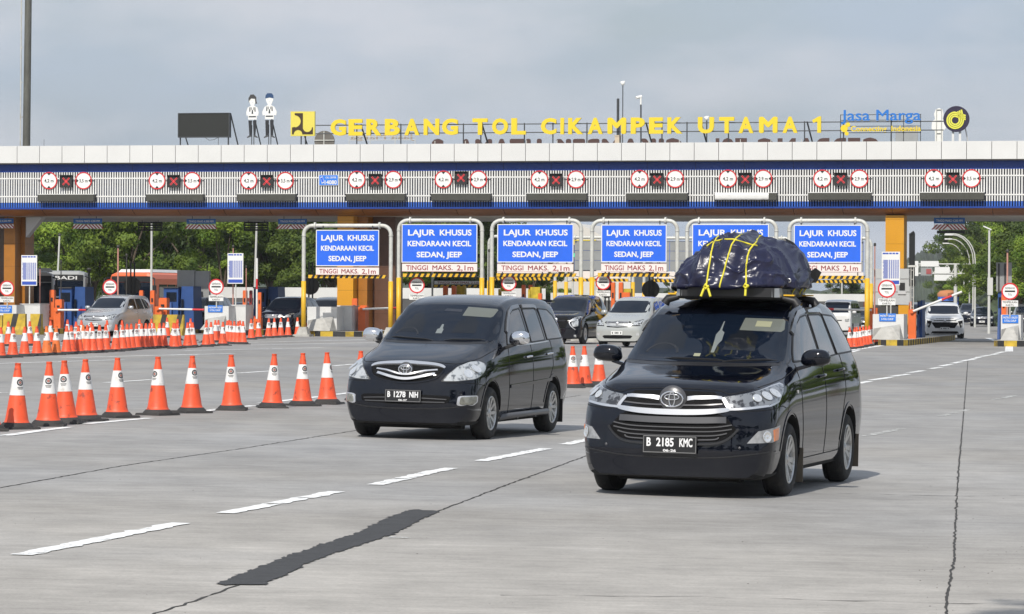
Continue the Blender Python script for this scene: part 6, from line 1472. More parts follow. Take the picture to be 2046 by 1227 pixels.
hung(147, 204, 436, 446.5, 448, 457, 'blue clearance sign above the trees on the left'); hung(373, 431, 437, 447, 448.5, 457.5, 'blue clearance sign between two dark frames'); hung(556, 613, 437, 447, 448.5, 457.5, 'blue clearance sign left of the first height gauge'); hung(-30, 27, 436, 446, 448, 456, 'blue clearance sign cut by the left edge'); hung(1866, 1928, 435.5, 447, 448.5, 459, 'blue clearance sign above the white crossover on the right', True)
for px, l in ((300, 'black louvred frame hung under the canopy between the two left clearance signs'), (512, 'black louvred frame hung under the canopy left of the first height gauge')):
    dy = 9.; x_, z_ = C(px, 453, dy); p = CAN @ Vector((x_, dy, z_)); o = empty('hanging_frame', p, -TH, l, 'sign frame', 'black louvred frames under the canopy'); m = MB()
    for q in range(4): m.box(-.60, .60, -.03, .03, -.20 + q * .115, -.20 + q * .115 + (.085 if q != 1 else .06))
    for q in (-.6, -.28, .28, .57): m.box(q, q + .03, -.05, .05, -.22, .24)
    m.build('louvre', BLACK, o); m = MB()
    for q in (-.4, .4): m.bar((q, 0, .2), (q, 0, Z_F - z_ + .05), .015, 6)
    m.build('hanger', STEEL, o)
# small maximum height board seen under the second gauge
dy = 16.; x0, z1 = C(868, 563, dy); x1, z0 = C(962, 570, dy); p = CAN @ Vector(((x0 + x1) / 2, dy, 0)); o = empty('height_board', (p.x, p.y, gz(p.x)), -TH, 'low white maximum height board with a striped bar seen through the second gauge', 'height board'); w_ = (x1 - x0) / 2
m = MB(); m.box(-w_, w_, -.02, .02, z0, z1); m.build('white_panel', SIGNW, o); text('TINGGI MAKSIMAL 2.1m', w_ * 1.75, (z1 - z0) * .7, 0, -.024, (z0 + z1) / 2, DRED, o, bold=.01)
m = MB(); stripes_bar(m, -w_, w_, -.05, .05, z0 - .15, z0 - .03, .14, slant=.07); m.build('striped_bar', [YEL, BLACK], o)
m = MB(); 
for q in (-w_ - .1, w_ + .1): m.bar((q, 0, 0), (q, 0, z1 + .6), .05, 8)
m.bar((-w_ - .1, 0, z1 + .6), (w_ + .1, 0, z1 + .6), .04, 8); m.build('pipe_frame', GALV, o)
# ---- thin poles
def pole(px, yt, dy, r, m_, label, px2=None, head=None):
    x_, z_ = C(px, yt, dy); p = CAN @ Vector((x_, dy, 0)); g = gz(p.x); o = empty('pole', (p.x, p.y, g), -TH, label, 'pole'); x2 = (C(px2, 600, dy)[0] - x_) if px2 else 0
    m = MB(); m.bar((x2, 0, 0), (0, 0, z_ - g), r, 8, r * .8); m.build('shaft', m_, o)
    m = MB(); m.lathe([(0, .08), (r * 1.5, .05), (r * 1.6, -.05), (0, -.08)], 8, off=(0, 0, z_ - g + .05)); m.build('pole_cap', DGREY, o); return o
PINK = mat('pole_pink', (.50, .25, .20), .5, var=.2); PW = mat('pole_white', (.55, .55, .52), .5)
pole(236, 495, -1.5, .045, PINK, 'thin pinkish pole between the silver van and orange bus'); pole(466, 495, -2, .035, PINK, 'thin pinkish pole crossing the second tariff board'); pole(1748, 491, -3.8, .035, PINK, 'thin pinkish pole left of the grey booth'); pole(2013, 504, -5, .045, PINK, 'thin pinkish pole at the right edge')
pole(303, 437, 26, .07, PW, 'pale straight pole in front of trees between the left clearance signs'); pole(513, 445, 24, .07, PW, 'pale straight pole in front of trees behind the upright boom', px2=507); pole(119, 471, 30, .06, PW, 'leaning pale pole in front of the trees at the left', px2=111); pole(80, 537, -1, .03, PINK, 'short reddish pole right of the leftmost tariff board')
pole(122, 525, 0, .03, DGREY, 'thin dark pole before the grey bus'); pole(178, 540, 18, .07, DGREY, 'dark pole between the two buses'); pole(253, 512, 1, .035, DGREY, 'thin dark pole before the orange bus'); pole(414, 535, 5, .03, DGREY, 'thin dark pole left of the second round sign')
pole(977, 503, -3, .03, BLACK, 'thin black pole with a camera left of the third height gauge'); pole(492, 535, 2, .03, PINK, 'thin reddish pole right of the second tariff board')
for px in (208, 264, 1212, 1300, 620): 
    dy = 10. if px > 1000 else 6.; x_, z_ = C(px, 575, dy); p = CAN @ Vector((x_, dy, 0)); o = empty('round_sign', (p.x, p.y, gz(p.x)), -TH, {208: 'dark round sign back left of the silver van sign', 264: 'dark round sign back in front of the orange bus', 1212: 'dark round sign back under the fourth gauge', 1300: 'dark round sign back at the left of the bundle', 620: 'dark round sign back inside the first gauge'}[px], 'sign', 'dark round sign backs')
    if px == 208: bpy.data.objects.remove(o); continue
    m = MB(); m.disc(0, z_, .42, 0, .03, 24); m.build('panel', DGREY, o)
    for q in (-.06, .12): m = MB(); m.box(q - .03, q + .03, -.06, -.002, 0, z_ + 1.1); m.build('post', BLACK, o)
# ================================================================ traffic cones
CORG = mat('cone_orange', (.80, .095, .030), .5, var=.07, vscale=5, dirt=(.22, .05, .03), dmin=.57, dmax=.70, dscale=8, rand=True)
CORG2 = mat('cone_faded', (.74, .17, .035), .55, var=.1, vscale=5, dirt=(.25, .09, .04), dmin=.55, dmax=.72, dscale=7, rand=True)
CWHT = mat('cone_sleeve', (.74, .73, .71), .4, var=.03, dirt=(.42, .38, .33), dmin=.58, dmax=.80, dscale=7, rand=True); CBASE = mat('cone_rubber', (.035, .033, .032), .8, var=.3)
def cone_proto(m_, name='traffic_cone'):
    H = .815; o = empty(name, (0, 0, -50)); rb, rt = .155, .030; rad = lambda z: rb + (rt - rb) * (z - .04) / (H - .04)
    m = MB(); m.lathe([(.168, .072), (.158, .080), (rad(.10) + .002, .105), (rad(.12), .12), (rad(.25), .25), (rad(.40), .40), (rad(.40), .64), (rad(.64), .64)][:6] + [(rad(.5), .5), (rad(.64), .64), (rad(.785), .785), (rt + .008, .79), (rt + .008, H), (rt - .008, H), (rt - .01, .74)], 28)
    for k in range(36):                                 # stitched holes round the foot
        a = 2 * math.pi * k / 36; r_ = rad(.11) + .001; c, s_ = math.cos(a), math.sin(a); m.add([(c * r_ - s_ * .006, s_ * r_ + c * .006, .100), (c * r_ + s_ * .006, s_ * r_ - c * .006, .100), (c * (r_ - .002) + s_ * .006, s_ * (r_ - .002) - c * .006, .110), (c * (r_ - .002) - s_ * .006, s_ * (r_ - .002) + c * .006, .110)], [(0, 1, 2, 3)], 1)
    m.build('cone_body', [m_, KBLK], o, fix=False, sharp=40)
    m = MB(); m.lathe([(rad(.415), .415), (rad(.415) + .003, .416), (rad(.64) + .003, .639), (rad(.64), .64)], 28); m.build('sleeve', CWHT, o, sharp=30)
    m = MB(); s_ = .225; m.box(-s_, s_, -s_, s_, 0, .030, 0, (-s_ + .01, s_ - .01, -s_ + .01, s_ - .01)); m.lathe([(.212, .03), (.205, .042), (.185, .062), (.168, .078), (.14, .08)], 24); m.build('base', CBASE, o)
    # small ring emblem and two text lines wrapped on the sleeve
    m = MB(); 
    def on_(a, z): r_ = rad(z) + .0045; return (math.sin(a) * r_, -math.cos(a) * r_, z)
    def rng_(rr0, rr1, zc, mi):
        n = 20; vs = []
        for k in range(n):
            t = 2 * math.pi * k / n
            for r_ in (rr0, rr1): vs.append(on_(math.cos(t) * r_ / rad(zc), zc + math.sin(t) * r_))
        m.add(vs, [(2 * k, 2 * k + 1, (2 * k + 3) % (2 * n), (2 * k + 2) % (2 * n)) for k in range(n)], mi)
    rng_(.025, .042, .575, 0); rng_(.003, .013, .575, 1); rng_(.0135, .0185, .575, 0)
    for z0, z1, hw in ((.512, .520, .040), (.500, .505, .034), (.490, .494, .028)):
        n = 6; vs = []
        for k in range(n + 1):
            t = (-hw + 2 * hw * k / n) / rad(.5); vs += [on_(t, z0), on_(t, z1)]
        m.add(vs, [(2 * k, 2 * k + 1, 2 * k + 3, 2 * k + 2) for k in range(n)], 0)
    m.build('emblem', [mat('emblem_ink', (.03, .03, .035), .5), mat('emblem_ring_red', (.45, .12, .08), .5)], o, fix=False)
    return o
cone0 = cone_proto(CORG); cone1 = cone_proto(CORG2)
CH = {}
for c_ in bpy.data.objects:
    if c_.parent: CH.setdefault(c_.parent.name, []).append(c_)
first = [True, True]
def cone(px, py, label, group, kind=0, rot=None, tilt=0.):
    p = G(px, py); pr = (cone0, cone1)[kind]
    if first[kind]: o = pr; first[kind] = False
    else: o = tree_copy(pr, ch=CH)
    o.location = (p.x, p.y, gz(p.x) + .002); r_ = rnd.uniform(-1.3, 1.3) if rot is None else rot
    o.rotation_euler = (rnd.gauss(0, .012) + tilt * .3, rnd.gauss(0, .014) + tilt, r_)
    return tag(o, label, 'traffic cone', group)
front = [(-24, 861, .3), (33, 857, .62), (96, 851.5, .05), (131, 846.5, -.1), (171, 841, .75), (234, 834.5, .85), (315, 829.5, -.62), (383, 825, .62), (463, 820, -.02), (544, 815, .2), (604, 811, .55), (654, 807.5, 1.3), (719, 801, .2)]
fl = ['cone cut off by the left edge in the front row', 'leftmost whole cone of the front row', 'second whole cone of the front row, emblem facing forward', 'third cone of the front row, shadowed by its neighbour', 'fourth cone of the front row, close behind the third', 'cone of the front row above the second lane dash gap, scuffed middle',
      'black scratched cone of the front row', 'seventh cone of the front row', 'eighth cone of the front row, emblem facing forward', 'ninth cone of the front row, standing alone', 'second last cone fully seen in the front row', 'last fully seen cone of the front row, plain white sleeve', 'cone hidden behind the headlamp of the left black carrier']
for (a, b_, r_), l in zip(front, fl): cone(a, b_, 'orange and white ' + l, 'front row of cones', rot=r_)
for (a, b_), l in zip(((1145, 775), (1168, 773.5), (1197, 769)), ('left', 'middle', 'right')): cone(a, b_, l + ' of the three cones between the two black people carriers', 'cones between the black carriers')
q1 = [(3, 398, 0), (115, 392, 0), (222, 383, 0), (338, 378, 0), (425, 373, 1), (508, 370, 1), (604, 364, 0), (648, 360, 0), (715, 358, 0), (752, 350, 1), (790, 352, 0), (845, 352, 0), (905, 348, 0), (965, 343, 0), (1050, 339, 0), (1115, 333, 0), (1152, 329, 0), (1195, 325, 0), (1240, 320, 0), (1288, 318, 0), (1325, 316, 0), (1362, 314, 0), (1400, 311, 0), (1445, 309, 0), (1485, 307, 0), (1572, 304, 0), (1603, 297, 0), (1702, 299, 0), (1738, 294, 0),
      (75, 290, 0), (270, 285, 0), (460, 272, 0), (612, 250, 0), (740, 262, 0), (970, 262, 0), (1110, 262, 0), (1265, 245, 0), (1375, 235, 0), (1518, 212, 0), (1612, 238, 0), (1725, 225, 0), (830, 300, 0), (690, 290, 0)]
for i, (a, b_, k_) in enumerate(q1):
    cone(a / 4.545, 630 + b_ / 4.545 - 2, ('faded orange' if k_ else 'small orange') + ' and white cone in the crowded rear row on the left', 'crowded rear row of cones left of the white block', k_)
q2 = [(45, 404, 0), (75, 399, 0), (180, 393, 0), (230, 388, 0), (368, 383, 0), (412, 376, 0), (462, 338, 0), (490, 337, 0), (538, 371, 0), (580, 345, 0), (620, 350, 0), (652, 354, 0), (690, 357, 0), (742, 358, 0), (715, 345, 0), (600, 335, 0), (370, 340, 0), (208, 320, 0)]
for a, b_, k_ in q2:
    o = cone(340 + a / 5.1125, 620 + b_ / 5.1125 - 2, 'small orange and white cone in the dense clusters before the white block', 'clustered cones before the blue plated block', k_)
q3 = [(830, 307, 'first'), (903, 297, 'second'), (1003, 291, 'third'), (1063, 287, 'fourth'), (1130, 284, 'fifth'), (1205, 280, 'sixth'), (1303, 273, 'seventh'), (1432, 268, 'eighth'), (1562, 263, 'ninth'), (1706, 258, 'tenth'), (1825, 252, 'eleventh'), (1955, 241, 'twelfth'), (2060, 235, 'last')]
for a, b_, l in q3: cone(340 + a / 5.1125, 620 + b_ / 5.1125 - 1.5, 'small cone, %s from left in the spaced line before the first height gauge' % l, 'spaced line of small cones')
for a, b_ in ((860, 250), (985, 245)): cone(340 + a / 5.1125, 620 + b_ / 5.1125 - 1.5, 'small cone standing behind the spaced line in front of the black off roader', 'cones behind the spaced line')
for i, (a, b_) in enumerate(((290, 298), (338, 293), (362, 289), (395, 284), (425, 274), (455, 270), (485, 262), (512, 252), (555, 243), (590, 237), (622, 229))): cone(1640 + a / 5.04, 640 + b_ / 5.04 - 1.5, 'small cone in the tight row at the right island kerb', 'tight row of cones by the right island')
cone(1640 + 1945 / 5.04, 640 + 222 / 5.04, 'small faded cone standing alone before the right edge island', 'single cone', 0); 
# ================================================================ background vehicles
WHT = mat('car_white_paint', (.68, .68, .67), .12, coat=.6); SIL = mat('car_silver_paint', (.50, .51, .52), .25, metal=.55, coat=.6); GRYP = mat('car_grey_paint', (.16, .165, .17), .25, metal=.4, coat=.6)
BLU = mat('car_dark_blue_paint', (.006, .009, .02), .08, spec=.5); CABIN = mat('window_dark', (.012, .014, .017), .05, spec=.6)
rowsSedan = [(0, .62, .60, .56, .56, .74, .78, .42, .74, .20), (.08, .74, .72, .58, .66, .80, .83, .48, .79, .18), (.30, .82, .80, .62, .76, .83, .865, .54, .82, .17), (.9, .93, .91, .66, .86, .84, .875, .60, .84, .17), (1.25, .98, .96, .68, .90, .84, .875, .62, .84, .18),
             (1.7, 1.20, 1.14, .66, .91, .84, .875, .64, .84, .18), (2.1, 1.38, 1.32, .60, .92, .84, .875, .64, .84, .18), (2.7, 1.46, 1.40, .58, .94, .84, .875, .64, .84, .18), (3.4, 1.40, 1.33, .57, .97, .84, .875, .64, .84, .2), (4.0, 1.16, 1.11, .60, .98, .82, .865, .62, .82, .24), (4.35, 1.03, 1.0, .62, .95, .79, .85, .6, .8, .28), (4.5, .9, .88, .6, .85, .76, .81, .58, .77, .34)]
rowsVan = [(0, 1.02, 1.00, .66, .90, .74, .78, .50, .76, .28), (.08, 1.12, 1.10, .68, 1.0, .79, .81, .6, .79, .24), (.25, 1.22, 1.18, .70, 1.06, .80, .83, .66, .80, .22), (.6, 1.62, 1.54, .70, 1.08, .80, .83, .7, .81, .22), (.95, 1.86, 1.78, .68, 1.10, .80, .83, .7, .81, .22), (1.4, 1.90, 1.83, .67, 1.12, .80, .83, .7, .81, .22), (3.6, 1.88, 1.81, .67, 1.14, .80, .83, .7, .81, .24), (4.0, 1.80, 1.72, .66, 1.1, .78, .81, .7, .79, .28), (4.05, 1.5, 1.45, .66, 1.0, .77, .80, .7, .78, .3)]
rowsSuv = scale_rows(rowsB, 4.735, 4.5, .98, .97)
def simple_car(kind, paint, grille='std', plate_white=True, glass=None, name='car', lamps='std', dens=.55, hscale=1.):
    L, W, rows, axles, wr = {'mpv': (4.58, 1.77, rowsA, (.86, 3.61), .325), 'suv': (4.5, 1.79, rowsSuv, (.88, 3.6), .345), 'sedan': (4.5, 1.75, rowsSedan, (.88, 3.48), .31), 'van': (4.05, 1.66, rowsVan, (.70, 3.3), .30), 'inn': (4.58, 1.77, rowsA, (.86, 3.61), .325)}[kind]
    c = Car(L, W, rows, axles, wr, paint, dens=dens, plan=.18 if kind != 'van' else .08, lean=(lambda z: .05 * max(0, z - .62) / .3) if kind not in ('van',) else (lambda z: .04 * max(0, z - .7)))
    r = empty(name, (0, 0, 0)); c.root = r; c.body.parent = r; gl = glass or GLASSD; H = L / 2
    ws = {'mpv': (1.185, 1.60, .745, .63), 'inn': (1.185, 1.60, .745, .63), 'suv': (1.155, 1.54, .735, .62), 'sedan': (.985, 1.34, .74, .54), 'van': (1.20, 1.76, .74, .64)}[kind]
    c.patch('windshield', 'front', sym([(0, ws[0]), (ws[2] * .9, ws[0] + .01), (ws[2], ws[0] + .05), ((ws[2] + ws[3]) / 2 + .02, (ws[0] + ws[1]) / 2), (ws[3], ws[1] - .02), (ws[3] * .8, ws[1]), (0, ws[1] + .01)]), gl, off=.006, step=.10)
    y0 = {'mpv': (-.60, 1.15, 1.585), 'inn': (-.60, 1.15, 1.585), 'suv': (-.70, 1.17, 1.55), 'sedan': (-.75, .98, 1.32), 'van': (-1.5, 1.16, 1.70)}[kind]
    e = {'mpv': 1.95, 'inn': 1.95, 'suv': 1.85, 'sedan': 1.15, 'van': 1.85}[kind]; f0 = y0[0]; zl, zh = y0[1], y0[2]; mid = f0 + .95; sl = .42 if kind != 'van' else .25
    for nm, w_ in (('door_window', [(f0, zl), (f0 + sl, zh - .05), (f0 + sl + .15, zh), (mid - .03, zh), (mid, zl)]), ('door_window', [(mid + .07, zh), (mid + .62, zh), (mid + .78, zl + .02), (mid + .07, zl)]), ('quarter_window', [(mid + .72, zh), (e - .55, zh - .03), (e, zl + .10), (e - .05, zl + .03), (mid + .90, zl + .02)])):
        c.patch(nm, 'side', w_, GLASSG if kind != 'van' else gl, off=.005, both=True, step=.12)
    b0 = {'mpv': (.80, .50), 'inn': (.82, .50), 'suv': (.84, .48), 'sedan': (.66, .36), 'van': (.80, .50)}[kind]; zh_, zp = b0; wg = .42
    if lamps == 'std':
        c.patch('lamp_surround', 'front', [(.48, zh_ - .09), (.58, zh_ + .07), (W / 2 - .12, zh_ + .145), (W / 2 - .03, zh_ + .12), (W / 2 - .02, zh_ + .01), (W / 2 - .09, zh_ - .08)], GRBLK, off=.003, both=True, step=.06)
        c.patch('headlight', 'front', [(.50, zh_ - .06), (.60, zh_ + .05), (W / 2 - .12, zh_ + .12), (W / 2 - .05, zh_ + .10), (W / 2 - .04, zh_ + .02), (W / 2 - .10, zh_ - .05)], LAMP, off=.006, both=True, step=.06)
    elif lamps == 'slim':
        c.patch('headlight', 'front', [(.46, zh_ + .06), (W / 2 - .08, zh_ + .16), (W / 2 - .06, zh_ + .12), (.48, zh_ + .02)], LAMP, off=.008, both=True, step=.06)
    elif lamps == 'box': c.patch('headlight', 'front', [(.50, zh_ - .08), (.50, zh_ + .07), (W / 2 - .05, zh_ + .08), (W / 2 - .05, zh_ - .07)], LAMP, off=.006, both=True, step=.06)
    c.patch('grille', 'front', sym({'std': [(0, zh_ + .08), (.44, zh_ + .08), (.48, zh_ + .04), (.38, zh_ - .12), (0, zh_ - .14)], 'hex': [(0, zh_ + .12), (.40, zh_ + .12), (.60, zh_ - .10), (.44, zh_ - .34), (0, zh_ - .34)], 'shield': [(0, zh_ + .12), (.38, zh_ + .11), (.46, zh_ + .02), (.42, zh_ - .18), (.36, zh_ - .28), (0, zh_ - .30)], 'slot': [(0, zh_ + .02), (.34, zh_ + .02), (.34, zh_ - .03), (0, zh_ - .03)]}[grille]), GRBLK, off=.004, step=.1)
    if grille == 'std':
        for q in (.055, .01, -.035, -.08): c.line('grille_bar', 'front', [(-.42 + abs(q) * .6, zh_ + q + .01), (0, zh_ + q - .012), (.42 - abs(q) * .6, zh_ + q + .01)], .020, CHRB, off=.02, smooth=3)
        c.patch('lower_grille', 'front', sym([(0, zp - .08), (.48, zp - .08), (.55, zp - .11), (.48, zp - .19), (0, zp - .20)]), GRBLK, off=.004, step=.1)
    if grille == 'hex':
        c.patch('lower_grille', 'front', sym([(0, zp - .13), (.56, zp - .13), (.62, zp - .2), (.50, zp - .25), (0, zp - .25)]), GRBLK, off=.006, step=.1)
        c.patch('bumper_vent', 'front', [(.58, zh_ - .02), (W / 2 - .09, zh_ + .02), (W / 2 - .10, zh_ - .28), (.70, zh_ - .33)], GRBLK, off=.006, both=True, step=.06); c.patch('fog_light', 'front', [(.70, zh_ - .14), (.76, zh_ - .14), (.76, zh_ - .21), (.70, zh_ - .21)], LAMP, off=.012, both=True, step=.05)
        c.line('bumper_trim', 'front', [(-.62, zp - .24), (-.50, zp - .30), (.50, zp - .30), (.62, zp - .24)], .05, GRBLK, off=.012)
    if grille == 'shield':
        c.line('chrome_fin', 'front', [(.80, zh_ + .05), (.46, zh_ - .05), (.50, zh_ - .16), (.62, zh_ - .28), (.72, zh_ - .34)], .032, CHRB, off=.02, both=True); c.patch('headlamp_block', 'front', [(.56, zh_ - .10), (.80, zh_ - .04), (.80, zh_ - .22), (.62, zh_ - .24)], LAMP, off=.01, both=True, step=.06)
        c.patch('fog_light', 'front', [(.66, zp - .16), (.74, zp - .16), (.74, zp - .24), (.66, zp - .24)], LAMP, off=.01, both=True, step=.05)
    if grille not in ('hex', 'shield'): c.patch('fog_light', 'front', [(.66, zp - .02), (.76, zp), (.77, zp - .08), (.68, zp - .10)], LAMPD, off=.006, both=True, step=.05)
    p, _ = c.front(0, zh_); b = MB(); b.lathe([(.0, -.02), (.055, -.02), (.06, 0)], 14, axis='Y', off=(0, p.y - .02, zh_ + .01)); b.build('badge', CHRB, r)
    p, _ = c.front(0, zp); b = MB(); b.box(-.21, .21, p.y - .03, p.y - .012, zp - .065, zp + .065); pl = b.build('licence_plate', PLATEW if plate_white else PLATEB, r)
    tb = MB(); 
    for k in range(7):
        if k != 1 and k != 5: tb.box(-.17 + k * .05, -.14 + k * .05, p.y - .034, p.y - .0305, zp - .03, zp + .035)
    tb.build('lettering', BLACK if plate_white else PLATEW, pl)
    mz = ws[0] + .03
    for g in (1, -1):
        b = MB(); b.lathe([(0, -.11), (.06, -.09), (.08, 0), (.07, .09), (0, .11)], 10, axis='X', off=(g * (W / 2 + .10), f0 - .05, mz)); b.build('side_mirror', paint, r)
        for ay in axles: wheel(r, g * (W / 2 - .11), -H + ay, wr, .20, 2 if kind != 'van' else 3, g, wr * .62)
    for y_, z_ in ((mid - .15, zl - .15), (mid + .75, zl - .13)):
        for g in (1, -1): p, n_ = c.side(y_, z_, g); b = MB(); b.bar(p + n_ * .02 + Vector((0, -.08, 0)), p + n_ * .02 + Vector((0, .08, 0)), .014); b.build('door_handle', CHRB, r)
    c.line('door_gap', 'side', [(mid + .02, zl), (mid + .02, .35)], .012, GAP, both=True, step=.15)
    b = MB(); b.box(-.5, .5, -H + .15, H - .3, .17, .24); b.build('chassis', UNDER, r)
    return c, r
def at(r, px, py, yaw, label, catg='car', group=None):
    p = G(px, py); r.location = (p.x, p.y, gz(p.x)); r.rotation_euler = (0, 0, -R(yaw)); tag(r, label, catg, group); return r
def front_at(c, r, px, py, yaw, *a, **k):       # px, py: foot of the bumper centre
    p = G(px, py); q = Matrix.Rotation(-R(yaw), 3, 'Z') @ Vector((0, -c.L / 2 + .5, 0)); r.location = (p.x - q.x, p.y - q.y, gz(p.x)); r.rotation_euler = (0, 0, -R(yaw)); tag(r, *a, **k); return r
c1, v1 = simple_car('inn', mat('car_champagne_paint', (.52, .53, .50), .22, metal=.45, coat=.6), 'std'); front_at(c1, v1, 1243, 694, 19, 'silver people carrier with chrome grille bars between the two black ones', 'car'); v1.scale = (1.07, 1.07, 1.09)
c2, v2 = simple_car('suv', CARBLK, 'shield', plate_white=False); front_at(c2, v2, 1120, 687, 17, 'black crossover with bright C shaped lamp trim left of the silver people carrier', 'car'); v2.scale = (1.08, 1.08, 1.14)
c3, v3 = simple_car('suv', WHT, 'hex', lamps='slim'); front_at(c3, v3, 1887, 676.5, 5, 'white crossover driving out under the raised barrier on the right', 'car'); v3.scale = (1.08, 1.08, 1.04)
c4, v4 = simple_car('mpv', SIL, 'std'); front_at(c4, v4, 196, 672.5, 17, 'silver van behind the rear cones on the left', 'car')
c5, v5 = simple_car('suv', BLU, 'std', plate_white=False); front_at(c5, v5, 552, 668.5, 16, 'black off roader with clear headlamps left of the first height gauge', 'car')
c6, v6 = simple_car('van', WHT, 'slot', lamps='box', name='van'); front_at(c6, v6, 1672, 670, 14, 'white boxy van behind the height gauge post on the right', 'van')
c7, v7 = simple_car('sedan', BLU, 'std', name='sedan'); front_at(c7, v7, 1962, 652.5, 8, 'black sedan beyond the toll lane on the far right', 'sedan')
CH = {}
for c_ in bpy.data.objects:
    if c_.parent: CH.setdefault(c_.parent.name, []).append(c_)
def again(c, v, px, py, yaw, label, paint=None, catg='car'):
    o = tree_copy(v, label=label, ch=CH); o.scale = (1, 1, 1); front_at(c, o, px, py, yaw, label, catg)
    if paint:
        for k in [x for x in bpy.data.objects if x.parent == o and x.type == 'MESH' and (x.name.startswith('body') or x.name.startswith('side_mirror'))]:
            k.data = k.data.copy(); k.data.materials[0] = paint
    return o
again(c5, v5, 1938, 648.5, 8, 'dark people carrier behind the black sedan on the far right')
again(c2, v2, 1862, 662, 5, 'black people carrier waiting behind the white crossover')
again(c4, v4, 1836, 655, 5, 'grey car half hidden behind the sensor mast on the right', GRYP)
again(c5, v5, 1036, 665, 14, 'grey boxy off roader behind the roof of the left black carrier', GRYP)
again(c2, v2, 640, 662, 12, 'dark crossover behind the yellow gauge post', GRYP)
again(c5, v5, 392, 662, 12, 'black car waiting behind the lowered boom on the left')
again(c7, v7, 466, 657, 12, 'dark sedan behind the second tariff board')
again(c2, v2, 108, 664, 14, 'black car behind the orange posts at the left')
again(c4, v4, 1318, 672, 17, 'white car behind the silver people carrier', WHT)
again(c7, v7, 1722, 664, 14, 'black sedan beside the white boxy van', CARBLK)
again(c2, v2, 2056, 664, 6, 'black car cut off by the right edge', GRYP)
again(c7, v7, 1912, 641, 6, 'dark distant sedan far along the road on the right'); again(c4, v4, 1880, 634, 5, 'distant dark van far along the road on the right', BLU); again(c5, v5, 1856, 632, 5, 'distant dark car far behind on the right road')
# ---- buses
def bus(px, py, yaw, main, label, Wd=2.5, H=3.3, L_=10., top=None, name='bus', front_txt=None, roof=True):
    p = G(px, py); o = empty(name, (p.x, p.y, gz(p.x)), -R(yaw), label, 'bus')
    sec = lambda w_, h: [(-w_, .35), (-w_, h - .35), (-w_ + .08, h - .12), (-w_ + .35, h), (w_ - .35, h), (w_ - .08, h - .12), (w_, h - .35), (w_, .35)]
    st = [(0, .94, .94), (.08, .98, .985), (.25, 1, 1), (L_ - .2, 1, 1), (L_, .96, .97)]; vs = []; m = MB()
    for y_, a, b_ in st: vs += [(x * a, y_, z if z < 1 else z * b_) for x, z in sec(Wd / 2, H)]
    m.add(vs, [(i * 8 + j, i * 8 + (j + 1) % 8, i * 8 + 8 + (j + 1) % 8, i * 8 + 8 + j) for i in range(4) for j in range(8)] + [tuple(range(8)), tuple(range(39, 31, -1))], 0, False); m.build('body', main, o)
    m = MB(); m.box(-Wd * .44, Wd * .44, -.03, .03, 1.35, H - .55); m.build('windshield', GLASSD, o)
    m = MB(); m.box(-Wd * .44, Wd * .44, -.035, .0, H - .52, H - .22); m.build('destination_panel', BLACK, o)
    for g in (-1, 1):
        for k in range(6): m = MB(); x_ = g * Wd / 2; m.box(min(x_, x_ + g * .02), max(x_, x_ + g * .02), .9 + k * 1.45, .9 + k * 1.45 + 1.3, 1.5, H - .65); m.build('side_window', CABIN, o)
        m = MB(); m.box(g * .95 - .18, g * .95 + .18, -.03, .02, .75, .95); m.build('headlight', LAMP, o)
        m = MB(); m.tube([(g * Wd * .48, .0, H - .3), (g * Wd * .56, -.3, H - .35), (g * Wd * .57, -.35, H - .7)], .04, 6); m.box(g * Wd * .57 - .1, g * Wd * .57 + .1, -.4, -.32, H - 1.15, H - .7); m.build('side_mirror', BLACK, o)
        for y_ in (2.2, L_ - 2.4): wheel(o, g * (Wd / 2 - .17), y_, .48, .28, 3, g, .29)
    if roof: m = MB(); m.box(-.95, .95, .6, min(7.5, L_ - .5), H + .003, H + .16, 0, (-.85, .85, .8, min(7.3, L_ - .7))); m.build('roof_unit', top or WHITE, o)
    if front_txt: text(front_txt, Wd * .62, .20, 0, -.045, H - .37, SIGNW, o, bold=.02)
    return o
bus(124, 656, -5, mat('bus_grey', (.30, .31, .31), .4), 'grey bus behind the blue toll booth on the left', L_=8., H=3.05, roof=False, front_txt='ABADI'); bus(262, 656, 13, mat('bus_orange', (.70, .13, .035), .35), 'orange bus with a white roof behind the silver van on the left', top=WHITE, H=3.0, L_=7.)
bus(64, 661, -7, mat('bus_white', (.65, .65, .64), .4), 'white minibus behind the left brown column', H=2.9, name='minibus', L_=6., Wd=2.1)
# ---- patrol light bar
p = G(66, 660); lb_ = empty('patrol_car_light_bar', (p.x, p.y, 2.35), -TH, 'glowing violet blue light bar on a vehicle roof at the left', 'light bar'); m = MB(); m.box(-.5, .5, 0, .2, -.05, .05); m.build('lens', mat('violet_light', (.1, .05, .8), .4, emit=(.12, .06, 1, 2.5)), lb_); m = MB(); m.box(-.55, .55, -.03, .23, -.09, -.052); m.build('base', BLACK, lb_)
